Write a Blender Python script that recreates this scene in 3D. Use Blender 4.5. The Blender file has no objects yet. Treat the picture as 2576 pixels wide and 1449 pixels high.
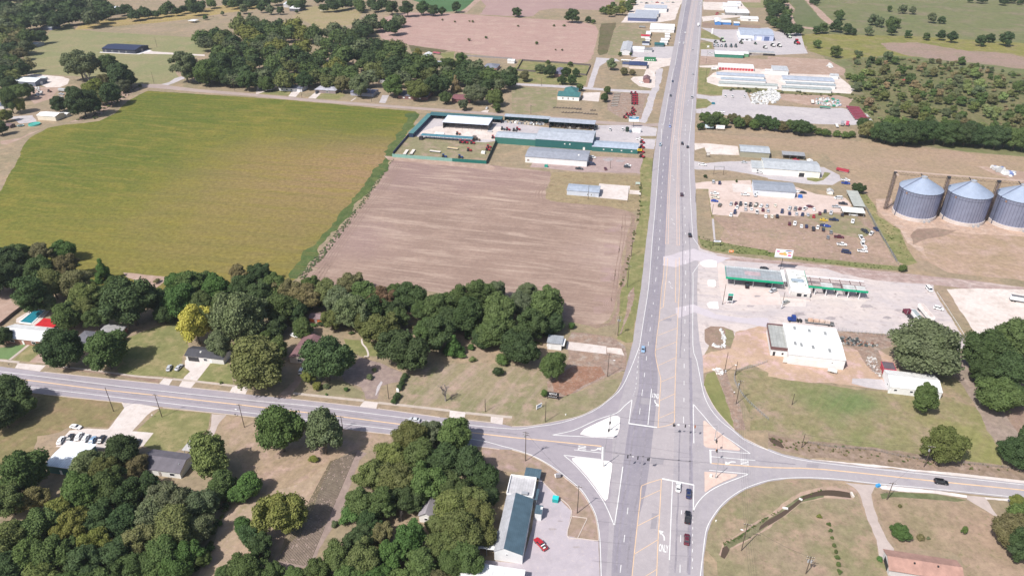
import bpy,math,random
from mathutils import Vector,Matrix,noise
from mathutils.geometry import tessellate_polygon
rnd = random.Random(7)
R = math.radians
scene = bpy.context.scene
col = scene.collection
# ---------------------------------------------------------------- camera, sky, sun, exposure
FX,CX,CY,CAMH,PITCH = 1829.0,1288.0,724.3,196.0,math.atan(1089/1829)
cam_d = bpy.data.cameras.new('camera'); cam = bpy.data.objects.new('camera',cam_d); col.objects.link(cam)
cam_d.sensor_width = 36; cam_d.lens = 36*FX/2576; cam_d.clip_start = 1; cam_d.clip_end = 9000
cam.location = (0,0,CAMH); cam.rotation_euler = (math.pi/2-PITCH,0,0)
scene.camera = cam
SUN_EL,SUN_AZ = R(52),R(227)
w = bpy.data.worlds.new('World'); scene.world = w; w.use_nodes = True
nt = w.node_tree; sky = nt.nodes.new('ShaderNodeTexSky'); sky.sky_type = 'NISHITA'; sky.sun_disc = False
sky.sun_elevation = SUN_EL; sky.sun_rotation = SUN_AZ; sky.air_density = 1.0; sky.dust_density = 2.5; sky.ozone_density = 1.0
bg = nt.nodes['Background']; bg.inputs[1].default_value = 0.105; nt.links.new(sky.outputs[0],bg.inputs[0])
sun_d = bpy.data.lights.new('sun','SUN'); sun_d.energy = 4.5; sun_d.angle = R(0.53); sun_d.color = (1.0,.955,.90)
sun = bpy.data.objects.new('sun',sun_d); col.objects.link(sun)
L = Vector((-math.sin(SUN_AZ)*math.cos(SUN_EL),-math.cos(SUN_AZ)*math.cos(SUN_EL),-math.sin(SUN_EL)))
sun.rotation_euler = L.to_track_quat('-Z','Y').to_euler(); sun.location = (-300,-300,500)
vs = scene.view_settings; vs.view_transform = 'Standard'; vs.look = 'None'; vs.exposure = 0.32; vs.gamma = 1
scene.cycles.max_bounces = 5; scene.cycles.diffuse_bounces = 3; scene.cycles.transparent_max_bounces = 6

# ---------------------------------------------------------------- survey helpers: picture reading -> place on the ground
sP,cP = math.sin(PITCH),math.cos(PITCH)
def G(x,y,z=0.0):
    a = (x-CX)/FX; b = (CY-y)/FX
    d = Vector((a,cP+b*sP,-sP+b*cP)); t = (z-CAMH)/d.z
    return Vector((d.x*t,d.y*t,z))
def pxm(p):          # picture units per metre at a world point
    return FX/(p.y*cP+(CAMH-p.z)*sP)
def proj(p):
    zc = p.y*cP+(CAMH-p.z)*sP; yc = p.y*sP-(CAMH-p.z)*cP
    return CX+FX*p.x/zc,CY-FX*yc/zc
def hgt(x,y,ytop):  # height of an upright thing from its base and the level of its top
    p = G(x,y); lo,hi = 0,60
    for _ in range(30):
        m = (lo+hi)/2
        if proj(Vector((p.x,p.y,m)))[1] > ytop:lo = m
        else:hi = m
    return (lo+hi)/2
def T(c,r,pts):      # readings from an enlarged tile
    return [(644*c+x/4,360.7*r+y/4) for x,y in pts]
def Z(x0,y0,s,pts):
    return [((x0+x/s)*.85867,(y0+y/s)*.85867) for x,y in pts]
ORD = 'first second third fourth fifth sixth seventh eighth ninth tenth eleventh twelfth thirteenth fourteenth fifteenth sixteenth seventeenth eighteenth nineteenth'.split()
TENS = {2:'twenty',3:'thirty',4:'forty',5:'fifty'}
def ordn(i):
    if i < 19:return ORD[i]
    t,u = divmod(i+1,10)
    if u == 0:return {2:'twentieth',3:'thirtieth',4:'fortieth',5:'fiftieth'}[t]
    return TENS[t]+'-'+ORD[u-1]

# ---------------------------------------------------------------- materials
MATS = {}
def newmat(name):
    m = bpy.data.materials.new(name); m.use_nodes = True
    b = m.node_tree.nodes['Principled BSDF']; return m,m.node_tree.nodes,m.node_tree.links,b
def mixc(N,K,fac,a,b,mode='MIX'):
    n = N.new('ShaderNodeMix'); n.data_type = 'RGBA'; n.blend_type = mode
    for s,v in ((n.inputs[0],fac),(n.inputs[6],a),(n.inputs[7],b)):
        if hasattr(v,'is_linked'):K.new(v,s)
        elif isinstance(v,(tuple,list)):s.default_value = (*v[:3],1)
        else:s.default_value = v
    return n.outputs[2]
def noi(N,K,vec,scale,detail=3,rough=.55,lo=.35,hi=.65,dist=0):
    n = N.new('ShaderNodeTexNoise'); n.inputs['Scale'].default_value = scale; n.inputs['Detail'].default_value = detail
    n.inputs['Roughness'].default_value = rough; n.inputs['Distortion'].default_value = dist
    K.new(vec,n.inputs['Vector'])
    m = N.new('ShaderNodeMapRange'); m.inputs[1].default_value = lo; m.inputs[2].default_value = hi
    K.new(n.outputs[0],m.inputs[0]); return m.outputs[0]
def mapv(N,K,vec,ang,sc):
    m = N.new('ShaderNodeMapping'); m.vector_type = 'TEXTURE'; m.inputs['Rotation'].default_value = (0,0,ang)
    m.inputs['Scale'].default_value = (*sc,1); K.new(vec,m.inputs[0]); return m.outputs[0]
def mul(N,K,a,f):
    n = N.new('ShaderNodeMath'); n.operation = 'MULTIPLY'; K.new(a,n.inputs[0]); n.inputs[1].default_value = f; return n.outputs[0]
def gmat(name,c0,c1,c2=None,c3=None,s=(.018,.09,.7),streak=None,sc=None,sa=.6,fine=.25,fs=2.2,rough=.95,blobs=(),bump=0):
    """ground: c0/c1 broad drift, c2 mid-scale patches, c3 rare small patches, streaks along an angle"""
    if name in MATS:return MATS[name]
    def tw(c):return (c[0]*1.04,c[1]*.975,c[2]*1.2) if c and c[1] > c[0]*.74 and c[2] < c[0]*.62 and name not in ('soybean','green_crop','lawn','wild_grass','far_meadow','pasture','hay','pasture_tan') else c
    c0,c1,c2,c3,sc = map(tw,(c0,c1,c2,c3,sc)); m,N,K,b = newmat(name); tc = N.new('ShaderNodeTexCoord').outputs['Object']
    c = mixc(N,K,noi(N,K,tc,s[0],4),c0,c1)
    if c2:c = mixc(N,K,mul(N,K,noi(N,K,tc,s[1],5,.6,.48,.66),.8),c,c2)
    if c3:c = mixc(N,K,mul(N,K,noi(N,K,tc,s[2],3,.6,.56,.70),.7),c,c3)
    for (x,y,rad,bc,amt) in blobs:
        p = G(x,y); gm = N.new('ShaderNodeVectorMath'); gm.operation = 'DISTANCE'
        K.new(tc,gm.inputs[0]); gm.inputs[1].default_value = (p.x,p.y,0)
        wob = N.new('ShaderNodeTexNoise'); wob.inputs['Scale'].default_value = .05; wob.inputs['Detail'].default_value = 5; K.new(tc,wob.inputs[0])
        ad = N.new('ShaderNodeMath'); ad.operation = 'MULTIPLY_ADD'; K.new(wob.outputs[0],ad.inputs[0]); ad.inputs[1].default_value = rad*1.6; K.new(gm.outputs['Value'],ad.inputs[2])
        mr = N.new('ShaderNodeMapRange'); mr.interpolation_type = 'SMOOTHSTEP'; mr.inputs[1].default_value = rad*2.2; mr.inputs[2].default_value = rad*.9; mr.inputs[3].default_value = 0; mr.inputs[4].default_value = amt
        K.new(ad.outputs[0],mr.inputs[0]); c = mixc(N,K,mr.outputs[0],c,bc)
    if streak is not None:
        for (sx,sy,k_) in ((46,5.5,1),(22,1.6,.55)):
            c = mixc(N,K,mul(N,K,noi(N,K,mapv(N,K,tc,streak,(sx,sy)),1,6,.68,.50,.66,.4),sa*k_),c,sc or c1)
    f = noi(N,K,tc,fs*.16,9,.78,.34,.66)
    v = N.new('ShaderNodeMapRange'); v.inputs[3].default_value = 1-fine; v.inputs[4].default_value = 1+fine; K.new(f,v.inputs[0])
    vm = N.new('ShaderNodeVectorMath'); vm.operation = 'SCALE'; K.new(c,vm.inputs[0]); K.new(v.outputs[0],vm.inputs['Scale'])
    K.new(vm.outputs[0],b.inputs['Base Color']); b.inputs['Roughness'].default_value = rough; b.inputs['Specular IOR Level'].default_value = .15
    if bump:
        bp = N.new('ShaderNodeBump'); bp.inputs['Strength'].default_value = bump; bp.inputs['Distance'].default_value = .3
        K.new(f,bp.inputs['Height']); K.new(bp.outputs[0],b.inputs['Normal'])
    MATS[name] = m; return m
def pmat(c,rough=.6,metal=0,var=.12,rib=0,seam=0,spec=.4):
    """paint, metal, brick: one colour with a little wear; rib = spacing of ribs in metres"""
    key = ('p',tuple(c),rough,metal,var,rib,seam)
    if key in MATS:return MATS[key]
    m,N,K,b = newmat('surface'); tc = N.new('ShaderNodeTexCoord').outputs['Object']
    n = noi(N,K,tc,.35,5,.65,.3,.7)
    cc = mixc(N,K,n,[x*(1-var) for x in c],[min(x*(1+var),.95) for x in c])
    if rib:
        wv = N.new('ShaderNodeTexWave'); wv.wave_type = 'BANDS'; wv.bands_direction = 'X'; wv.inputs['Scale'].default_value = .314/rib
        K.new(tc,wv.inputs[0]); mr = N.new('ShaderNodeMapRange'); mr.inputs[1].default_value = .82; mr.inputs[2].default_value = 1; mr.inputs[4].default_value = .35
        K.new(wv.outputs['Fac'],mr.inputs[0]); cc = mixc(N,K,mr.outputs[0],cc,[x*.55 for x in c])
    K.new(cc,b.inputs['Base Color']); b.inputs['Roughness'].default_value = rough; b.inputs['Metallic'].default_value = metal; b.inputs['Specular IOR Level'].default_value = spec
    MATS[key] = m; return m
def objmat(kind):
    """paint or leaves whose colour is the object's own colour"""
    if kind in MATS:return MATS[kind]
    m,N,K,b = newmat(kind); oi = N.new('ShaderNodeObjectInfo')
    if kind == 'leaves_far':oi = N.new('ShaderNodeAttribute'); oi.attribute_name = 'tint'
    tc = N.new('ShaderNodeTexCoord').outputs['Object']
    if kind != 'car_paint':
        n1 = noi(N,K,tc,3.2 if kind == 'leaves' else .25,3,.6,.3,.7); n2 = noi(N,K,tc,26 if kind == 'leaves' else 2,2,.6,.3,.7)
        c = mixc(N,K,n1,oi.outputs['Color'],(.75,.86,.55),'MULTIPLY')
        dk = N.new('ShaderNodeHueSaturation'); K.new(oi.outputs['Color'],dk.inputs['Color']); dk.inputs['Value'].default_value = 1.85; dk.inputs['Hue'].default_value = .488; dk.inputs['Saturation'].default_value = .95
        c = mixc(N,K,mul(N,K,n2,.6),c,dk.outputs[0])
        K.new(c,b.inputs['Base Color']); b.inputs['Roughness'].default_value = .75; b.inputs['Specular IOR Level'].default_value = .12
        tr = N.new('ShaderNodeBsdfTranslucent'); K.new(c,tr.inputs['Color']); mx = N.new('ShaderNodeMixShader'); mx.inputs[0].default_value = .3
        K.new(b.outputs[0],mx.inputs[1]); K.new(tr.outputs[0],mx.inputs[2]); K.new(mx.outputs[0],N['Material Output'].inputs[0])
    else:
        K.new(oi.outputs['Color'],b.inputs['Base Color']); b.inputs['Roughness'].default_value = .32; b.inputs['Coat Weight'].default_value = .4; b.inputs['Coat Roughness'].default_value = .15
    MATS[kind] = m; return m
LEAF,PAINT = objmat('leaves'),objmat('car_paint')
GLASS = pmat((.03,.035,.045),.08,0,.05,spec=.8); RUBBER = pmat((.03,.03,.03),.8); DARK = pmat((.035,.035,.04),.6)
CHROME = pmat((.45,.45,.47),.3,.6); WHITE = pmat((.78,.78,.78),.5,0,.06); WOOD = pmat((.10,.075,.06),.85,0,.3)
BARK = pmat((.13,.105,.085),.9,0,.3); GREYWOOD = pmat((.27,.24,.22),.9,0,.2); LAMP = pmat((.7,.7,.65),.2); REDL = pmat((.35,.02,.02),.3)
STEEL = pmat((.42,.43,.45),.5,.3)

# ---------------------------------------------------------------- mesh helpers
class MB:
    def __init__(s):s.v = []; s.f = []; s.m = []; s.mats = []
    def mi(s,m):
        if m not in s.mats:s.mats.append(m)
        return s.mats.index(m)
    def poly(s,pts,m):
        i = len(s.v); s.v += [tuple(p) for p in pts]; s.f.append(tuple(range(i,i+len(pts)))); s.m.append(s.mi(m))
    def hexa(s,b,t,m,bottom=True):
        """b, t: four lower and four upper corners, counter-clockwise seen from above"""
        i = len(s.v); s.v += [tuple(p) for p in b]+[tuple(p) for p in t]; k = s.mi(m)
        fs = [(i+4,i+5,i+6,i+7)]+[(i+j,i+(j+1) % 4,i+4+(j+1) % 4,i+4+j) for j in range(4)]
        if bottom:fs.append((i+3,i+2,i+1,i))
        s.f += fs; s.m += [k]*len(fs)
    def box(s,c,d,m,rz=0,top=1.0):
        cx,cy,cz = c; ca,sa = math.cos(rz),math.sin(rz)
        def q(x,y,z):return (cx+x*ca-y*sa,cy+x*sa+y*ca,z)
        hx,hy,hz = d[0]/2,d[1]/2,d[2]/2
        s.hexa([q(-hx,-hy,cz-hz),q(hx,-hy,cz-hz),q(hx,hy,cz-hz),q(-hx,hy,cz-hz)],
               [q(-hx*top,-hy*top,cz+hz),q(hx*top,-hy*top,cz+hz),q(hx*top,hy*top,cz+hz),q(-hx*top,hy*top,cz+hz)],m)
    def tube(s,a,b,r,m,n=6,r2=None,cap=True):
        a,b = Vector(a),Vector(b); d = (b-a).normalized(); u = d.orthogonal().normalized(); w_ = d.cross(u); r2 = r if r2 is None else r2
        i = len(s.v); k = s.mi(m)
        for p,q in ((a,r),(b,r2)):
            for j in range(n):
                t = 2*math.pi*j/n; s.v.append(tuple(p+(u*math.cos(t)+w_*math.sin(t))*q))
        for j in range(n):s.f.append((i+j,i+(j+1) % n,i+n+(j+1) % n,i+n+j)); s.m.append(k)
        if cap:s.f += [tuple(range(i+n,i+2*n)),tuple(range(i+n-1,i-1,-1))]; s.m += [k,k]
    def lathe(s,prof,m,c=(0,0,0),n=24):
        i = len(s.v); k = s.mi(m)
        for r,z in prof:
            for j in range(n):
                t = 2*math.pi*j/n; s.v.append((c[0]+r*math.cos(t),c[1]+r*math.sin(t),c[2]+z))
        for a in range(len(prof)-1):
            for j in range(n):
                s.f.append((i+a*n+j,i+a*n+(j+1) % n,i+(a+1)*n+(j+1) % n,i+(a+1)*n+j)); s.m.append(k)
    def ball(s,c,r,m,n=8,sq=1):
        prof = [(max(r*math.sin(math.pi*(1-t/n)),.001),r*sq*math.cos(math.pi*(1-t/n))) for t in range(n+1)]
        s.lathe(prof,m,c,n*2)
    def mesh(s,name,smooth=False):
        me = bpy.data.meshes.new(name); me.from_pydata(s.v,[],s.f)
        for m in s.mats:me.materials.append(m)
        me.polygons.foreach_set('material_index',s.m)
        if smooth:me.polygons.foreach_set('use_smooth',[True]*len(s.f))
        me.update(); return me
    def obj(s,name,parent=None,smooth=False,loc=None,rz=0):
        return put(name,s.mesh(name,smooth),parent,loc,rz)
def put(name,me,parent=None,loc=None,rz=0,color=None):
    o = bpy.data.objects.new(name,me); col.objects.link(o)
    if parent:o.parent = parent
    if loc is not None:o.location = loc
    if rz:o.rotation_euler = (0,0,rz)
    if color:o.color = (*color,1)
    return o
def tag(o,label,cat,group=None,kind=None):
    if label:o['label'] = label
    if cat:o['category'] = cat
    if group:o['group'] = group
    if kind:o['kind'] = kind
    return o
def empty(name,loc,rz=0,label=None,cat=None,group=None):
    o = bpy.data.objects.new(name,None); col.objects.link(o); o.location = loc; o.rotation_euler = (0,0,rz)
    return tag(o,label,cat,group)
ZT = .075            # top of the thin ground covers; things stand here
SHEETS = []
def inside(p,poly):
    c = False; n = len(poly); x,y = p
    for i in range(n):
        x1,y1 = poly[i]; x2,y2 = poly[i-1]
        if (y1 > y) != (y2 > y) and x < (x2-x1)*(y-y1)/(y2-y1)+x1:c = not c
    return c
def crosses(A,B):
    for i in range(len(A)):
        ax,ay = A[i-1]; bx,by = A[i]
        for j in range(len(B)):
            cx,cy = B[j-1]; dx,dy = B[j]
            if max(ax,bx) < min(cx,dx) or max(cx,dx) < min(ax,bx) or max(ay,by) < min(cy,dy) or max(cy,dy) < min(ay,by):continue
            if ((bx-ax)*(cy-ay)-(by-ay)*(cx-ax))*((bx-ax)*(dy-ay)-(by-ay)*(dx-ax)) <= 0 and ((dx-cx)*(ay-cy)-(dy-cy)*(ax-cx))*((dx-cx)*(by-cy)-(dy-cy)*(bx-cx)) <= 0:return True
    return False
def level(pts):
    """lowest free level above every cover this one overlaps"""
    xs = [p[0] for p in pts]; ys = [p[1] for p in pts]; bb = (min(xs)-1.5,min(ys)-1.5,max(xs)+1.5,max(ys)+1.5); lv = 0
    for (q,b,l) in SHEETS:
        if l < lv or b[0] > bb[2] or b[2] < bb[0] or b[1] > bb[3] or b[3] < bb[1]:continue
        if inside(pts[0],q) or inside(q[0],pts) or crosses(pts,q):lv = max(lv,l+1)
    SHEETS.append((pts,bb,lv)); return lv
def rough_edge(P,amp,seg=5.0):
    out = []
    for i in range(len(P)):
        a,b = P[i],P[(i+1) % len(P)]; L_ = (b-a).length; n = max(1,min(int(L_/seg),160)); nn = Vector((-(b-a).y,(b-a).x,0)).normalized() if L_ > 0 else Vector((0,0,0))
        for j in range(n):
            p = a.lerp(b,j/n); k = noise.noise(p*.07)*1.0+noise.noise(p*.35)*.6+noise.noise(p*1.1)*.3
            out.append(p+nn*k*amp*(1 if j else .5))
    return out
def sheet(name,pts,m,amp=.0,z=None,label=None,seg=5.0):
    """flat ground cover outlined on the ground, lying a few millimetres above what is under it"""
    zz = .004+level(pts)*.004 if z is None else z
    P = [G(x,y) for x,y in pts]
    if amp:P = rough_edge(P,amp,min(seg,max(1.2,amp*3)))
    P = [Vector((p.x,p.y,zz)) for p in P]
    tri = tessellate_polygon([P]); me = bpy.data.meshes.new(name)
    fs = []
    for t in tri:
        a,b,c = (P[i] for i in t)
        fs.append(t if (b-a).cross(c-a).z > 0 else (t[0],t[2],t[1]))
    me.from_pydata([tuple(p) for p in P],[],fs); me.materials.append(m); me.update()
    o = put(name,me); o['kind'] = 'structure'
    return o
def strip(mb,pts,wd,m,z,world=False):
    P = [Vector((p.x,p.y,0)) for p in (pts if world else [G(x,y) for x,y in pts])]
    L_,R_ = [],[]
    for i,p in enumerate(P):
        d = (P[min(i+1,len(P)-1)]-P[max(i-1,0)]); d.z = 0; d.normalize(); n = Vector((-d.y,d.x,0))*wd/2
        L_.append((p.x+n.x,p.y+n.y,z)); R_.append((p.x-n.x,p.y-n.y,z))
    for i in range(len(P)-1):mb.poly([R_[i],R_[i+1],L_[i+1],L_[i]],m)
def smooth_line(pts,n=4):
    out = []
    for i in range(len(pts)-1):
        p0,p1,p2,p3 = pts[max(i-1,0)],pts[i],pts[i+1],pts[min(i+2,len(pts)-1)]
        for j in range(n):
            t = j/n
            out.append(tuple(.5*((2*p1[k])+(-p0[k]+p2[k])*t+(2*p0[k]-5*p1[k]+4*p2[k]-p3[k])*t*t+(-p0[k]+3*p1[k]-3*p2[k]+p3[k])*t**3) for k in (0,1)))
    out.append(tuple(pts[-1])); return out
# ---------------------------------------------------------------- ground and ground cover
GA = R(-13)      # direction of the field rows and of everything laid out square to the highway
HW = R(-103)
C_TAN = (.30,.235,.15)
dry = gmat('dry_grass',(.27,.22,.13),(.215,.195,.10),(.34,.25,.17),(.16,.155,.075),s=(.02,.08,.5),fine=.22,fs=1.6)
lawn = gmat('lawn',(.165,.175,.07),(.21,.195,.09),(.27,.22,.12),(.12,.14,.05),s=(.03,.12,.8),fine=.2,fs=1.5)
lawn2 = gmat('mown_grass',(.215,.20,.10),(.19,.195,.085),(.30,.235,.15),(.15,.16,.07),s=(.02,.1,.7),fine=.2,fs=1.5)
past = gmat('pasture',(.20,.205,.10),(.235,.215,.115),(.27,.225,.135),(.14,.155,.07),s=(.012,.05,.4),fine=.2,streak=R(-8),sc=(.165,.175,.08),sa=.4)
straw = gmat('straw_grass',(.34,.265,.165),(.29,.245,.135),(.25,.22,.11),(.38,.30,.21),s=(.03,.13,.9),fine=.2,streak=R(62),sc=(.40,.31,.21),sa=.35)
wild = gmat('wild_grass',(.20,.185,.06),(.16,.165,.055),(.25,.20,.115),(.11,.125,.04),s=(.012,.06,.4),fine=.25,fs=.9,streak=R(-8),sc=(.24,.21,.06),sa=.35)
wild2 = gmat('far_meadow',(.125,.145,.062),(.165,.165,.08),(.21,.17,.12),(.09,.115,.05),s=(.008,.035,.25),fine=.2,fs=.7,streak=R(-12),sc=(.18,.17,.085),sa=.5)
dirtp = gmat('pink_dirt',(.36,.255,.205),(.31,.22,.175),(.42,.32,.27),(.25,.18,.14),s=(.04,.15,.9),fine=.12)
dirto = gmat('orange_dirt',(.44,.315,.23),(.38,.27,.20),(.48,.36,.285),(.30,.215,.165),s=(.05,.2,.9),fine=.12)
dirtb = gmat('brown_dirt',(.23,.16,.125),(.27,.195,.15),(.20,.17,.10),(.33,.25,.20),s=(.06,.25,1.1),fine=.2)
gravel = gmat('grey_gravel',(.40,.37,.385),(.46,.425,.43),(.36,.335,.35),(.52,.48,.475),s=(.04,.16,.8),fine=.1)
gravw = gmat('white_gravel',(.54,.47,.43),(.61,.545,.51),(.45,.38,.34),(.68,.625,.60),s=(.035,.13,.7),fine=.1)
conc = gmat('concrete',(.52,.46,.43),(.58,.525,.50),(.47,.41,.375),(.62,.58,.57),s=(.06,.3,1.5),fine=.06)
concw = gmat('white_concrete',(.68,.65,.635),(.74,.71,.69),(.61,.575,.555),None,s=(.06,.3,1.5),fine=.04)
asph = gmat('asphalt',(.325,.30,.318),(.355,.327,.342),(.295,.274,.293),(.39,.357,.365),s=(.03,.12,.9),fine=.06,streak=HW,sc=(.31,.285,.325),sa=.35)
asphd = gmat('worn_asphalt',(.25,.232,.262),(.28,.26,.288),(.23,.214,.245),(.32,.295,.32),s=(.03,.12,.9),fine=.06,streak=HW,sc=(.225,.208,.25),sa=.6)
asphp = gmat('pale_asphalt',(.355,.322,.335),(.38,.345,.355),(.335,.305,.318),(.42,.38,.385),s=(.03,.12,.9),fine=.06,streak=HW,sc=(.33,.30,.315),sa=.4)
asphw = gmat('street_asphalt',(.30,.272,.30),(.33,.30,.325),(.275,.25,.28),None,s=(.03,.12,.9),fine=.06,streak=R(-9.5),sc=(.26,.237,.265),sa=.5)
lane_road = gmat('lane_asphalt',(.33,.265,.24),(.36,.29,.265),(.30,.24,.22),None,fine=.08)
soil = gmat('tilled_soil',(.265,.187,.152),(.23,.162,.133),(.30,.215,.175),None,s=(.012,.05,.5),fine=.14,fs=3,streak=GA,sc=(.41,.315,.258),sa=.7,
            blobs=((1020,430,60,(.24,.165,.15),.8),(900,600,30,(.26,.18,.165),.7),(1250,420,60,(.25,.17,.155),.6),(1540,640,25,(.34,.25,.215),.8)))
soilr = gmat('reddish_stubble',(.36,.235,.205),(.33,.215,.19),(.40,.285,.24),(.22,.15,.13),s=(.015,.06,.3),fine=.1,streak=R(-14),sc=(.43,.32,.27),sa=.45)
soilf = gmat('far_soil',(.33,.225,.21),(.30,.205,.195),(.35,.25,.225),None,s=(.01,.05,.3),fine=.06)
soy = gmat('soybean',(.10,.122,.022),(.158,.148,.03),(.185,.16,.036),(.075,.095,.017),s=(.011,.05,.4),fine=.34,fs=2.4,streak=R(-11.5),sc=(.215,.175,.042),sa=.65,
           blobs=((830,455,110,(.255,.165,.095),.85),(900,400,60,(.255,.165,.095),.6),(700,400,50,(.21,.155,.055),.5),(620,560,80,(.195,.155,.052),.45),(690,640,100,(.19,.145,.058),.45),(200,620,90,(.175,.15,.04),.4),
                  (450,255,110,(.075,.107,.018),.7),(230,400,100,(.078,.107,.018),.6),(900,300,80,(.082,.11,.019),.6)))
crop = gmat('green_crop',(.060,.095,.032),(.085,.118,.038),(.12,.135,.05),(.17,.15,.08),s=(.03,.15,.8),fine=.3,fs=1.4,streak=HW,sc=(.045,.08,.025),sa=.4,bump=.5)
cropd = gmat('far_crop',(.06,.12,.05),(.075,.14,.06),None,None,fine=.1)
mud = gmat('pond_water',(.075,.055,.04),(.09,.065,.05),None,None,fine=.05,rough=.12)
mulch = gmat('weedy_ground',(.28,.195,.15),(.24,.185,.125),(.33,.28,.245),(.16,.155,.075),s=(.08,.3,1.3),fine=.3,fs=3)

g = MB(); g.poly([(-3400,-380,0),(3400,-380,0),(3400,5150,0),(-3400,5150,0)],dry)
go = g.obj('ground'); go['kind'] = 'structure'

S = sheet
# far top
S('far_field',[(-700,60),(-700,-250),(3400,-250),(3400,60),(2576,40),(1900,20),(1200,-10),(600,-12),(240,-8)],past,2)
S('meadow',[(1960,-60),(3300,-60),(3300,420),(2576,400),(2180,350),(2150,300),(2135,200),(2075,150),(2020,90),(1985,60),(1950,0)],wild2,4)
S('meadow',T(3,0,[(300,340),(700,350),(1500,370),(2600,440),(3300,470),(3300,600),(2500,640),(1900,600),(1200,560),(700,600),(420,520),(340,430)]),wild,3)
S('bare_patch',T(3,0,[(1150,440),(1500,430),(1900,500),(2400,540),(2700,600),(2600,700),(2100,640),(1700,600),(1400,560),(1200,500)]),gmat('bare_meadow',(.29,.205,.165),(.26,.20,.14),(.22,.19,.11),None,s=(.02,.06,.4),streak=GA,sc=(.21,.18,.10),sa=.6),5)
S('meadow',T(3,0,[(950,950),(850,700),(800,600),(1300,570),(1900,700),(2700,760),(3300,800),(3300,1500),(2576,1480),(1200,1400),(1050,1200)]),gmat('scrub_grass',(.115,.135,.045),(.165,.155,.065),(.085,.11,.038),(.22,.165,.10),s=(.02,.08,.3),fine=.35),4)
S('track',T(3,0,[(360,-10),(440,80),(520,180),(600,240),(660,270),(680,240),(620,190),(540,110),(450,40),(400,-10)]),dirtp,.8)
S('track',T(3,0,[(160,10),(180,90),(210,200),(260,280),(460,300),(460,285),(300,260),(240,150),(270,90),(200,20)]),dirtp,.8)
S('field',T(3,0,[(200,0),(350,0),(470,130),(560,230),(570,275),(300,270),(250,180),(280,80)]),gmat('field_green',(.11,.14,.05),(.14,.15,.07),(.09,.12,.04),None,fine=.2),1)
S('crop_field',T(1,0,[(1480,-20),(2230,-20),(2160,50),(2060,115),(1850,125),(1700,40)]),cropd,1)
S('dirt_track',T(1,0,[(2200,0),(2270,0),(2190,60),(2120,130),(2060,125),(2150,50)]),dirtp,.4)
S('tilled_field',T(2,0,[(-380,-60),(1040,-60),(1030,40),(960,90),(890,105),(420,90),(270,110),(220,165),(150,172),(-120,160),(-320,150),(-260,60)]),soilf,1.5)
S('stubble_field',[(951,57),(962,47),(985,38),(1019,32),(1150,35),(1288,45),(1423,52),(1473,58),(1498,66),(1506,80),(1500,108),(1495,125),(1488,148),(1478,157),(1463,160),(1288,149),(1180,135),(1119,126),(1029,113),(961,98),(949,82)],soilr,1.2)
S('ditch_growth',T(2,0,[(890,240),(1050,230),(1020,330),(960,540),(880,560),(860,520),(880,320)]),gmat('dark_weeds',(.10,.105,.04),(.15,.12,.065),(.07,.08,.03),None,s=(.05,.2,.9),fine=.3),1.5)
S('weedy_strip',T(1,0,[(1540,455),(1700,480),(1930,510),(1900,530),(1700,530),(1560,520)]),gmat('dark_weeds',(0,0,0),(0,0,0)),1)
# upper left pasture
S('pasture',T(0,0,[(530,300),(700,230),(760,300),(1100,330),(1500,350),(1860,375),(2230,385),(2300,430),(2000,560),(1750,700),(1800,790),(1640,850),(1450,850),(1350,840),(900,780),(600,760),(200,740),(210,680),(280,500),(400,420)]),past,1.5)
S('hay_field',T(0,0,[(745,305),(800,260),(900,215),(1200,180),(1650,140),(2120,80),(2400,25),(2620,30),(2570,100),(2300,130),(1900,195),(1600,230),(1300,255),(1000,285)]),gmat('hay',(.32,.245,.095),(.29,.22,.10),(.34,.25,.15),None,s=(.02,.07,.5),streak=R(-4),sc=(.26,.22,.09),sa=.5),1)
S('pasture',T(1,0,[(380,170),(520,60),(1100,100),(1060,150),(1010,240),(980,260),(840,260),(740,320),(640,300),(520,230)]),gmat('pasture_tan',(.28,.225,.125),(.25,.215,.11),(.31,.235,.155),None,s=(.02,.07,.5)),1)
# soybean field and neighbours
S('soybean_field',[(372,229),(500,237),(700,250),(900,268),(1045,281),(1056,288),(1010,360),(985,402),(955,440),(915,486),(878,527),(835,572),(790,640),(757,690),(700,740),(300,760),(0,680),(-200,640),(-200,560),(-40,490),(0,481),(22,440),(40,411),(62,361),(82,343),(120,322),(165,314),(212,310),(250,305),(290,285),(320,255),(357,236)],soy,1.2)
S('tall_crop_strip',[(1019,287),(1045,283),(1054,288),(1010,362),(986,399),(974,423),(952,452),(936,475),(912,495),(888,525),(862,558),(850,573),(818,611),(800,632),(770,672),(748,700),(729,700),(738,674),(759,648),(777,624),(793,613),(814,590),(829,574),(846,556),(860,533),(877,514),(901,486),(915,463),(939,435),(960,406),(972,386),(995,345),(1024,300)],crop,3.5,seg=3)
S('tilled_field',[(986,401),(1050,402),(1130,406),(1221,414),(1288,422),(1350,428),(1385,432),(1387,445),(1378,465),(1373,482),(1374,498),(1384,506),(1402,508),(1470,513),(1538,520),(1570,526),(1584,533),(1588,546),(1586,566),(1578,588),(1572,620),(1565,650),(1558,715),(1550,750),(1545,780),(1532,803),(1515,815),(1478,818),(1430,808),(1340,790),(1240,765),(1100,735),(900,730),(757,720),(757,692),(800,640),(860,568),(900,527),(930,490),(960,450)],soil,1.0)
S('headland',[(1532,812),(1548,785),(1556,730),(1568,650),(1580,590),(1590,548),(1584,531),(1600,545),(1594,600),(1580,680),(1568,760),(1550,815),(1500,825),(1480,819)],dirtb,2)
S('bare_patch',T(0,1,[(1240,1300),(1480,1325),(1700,1345),(1640,1400),(1560,1460),(1490,1470),(1400,1380),(1280,1350)]),dirtp,.8)
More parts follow.
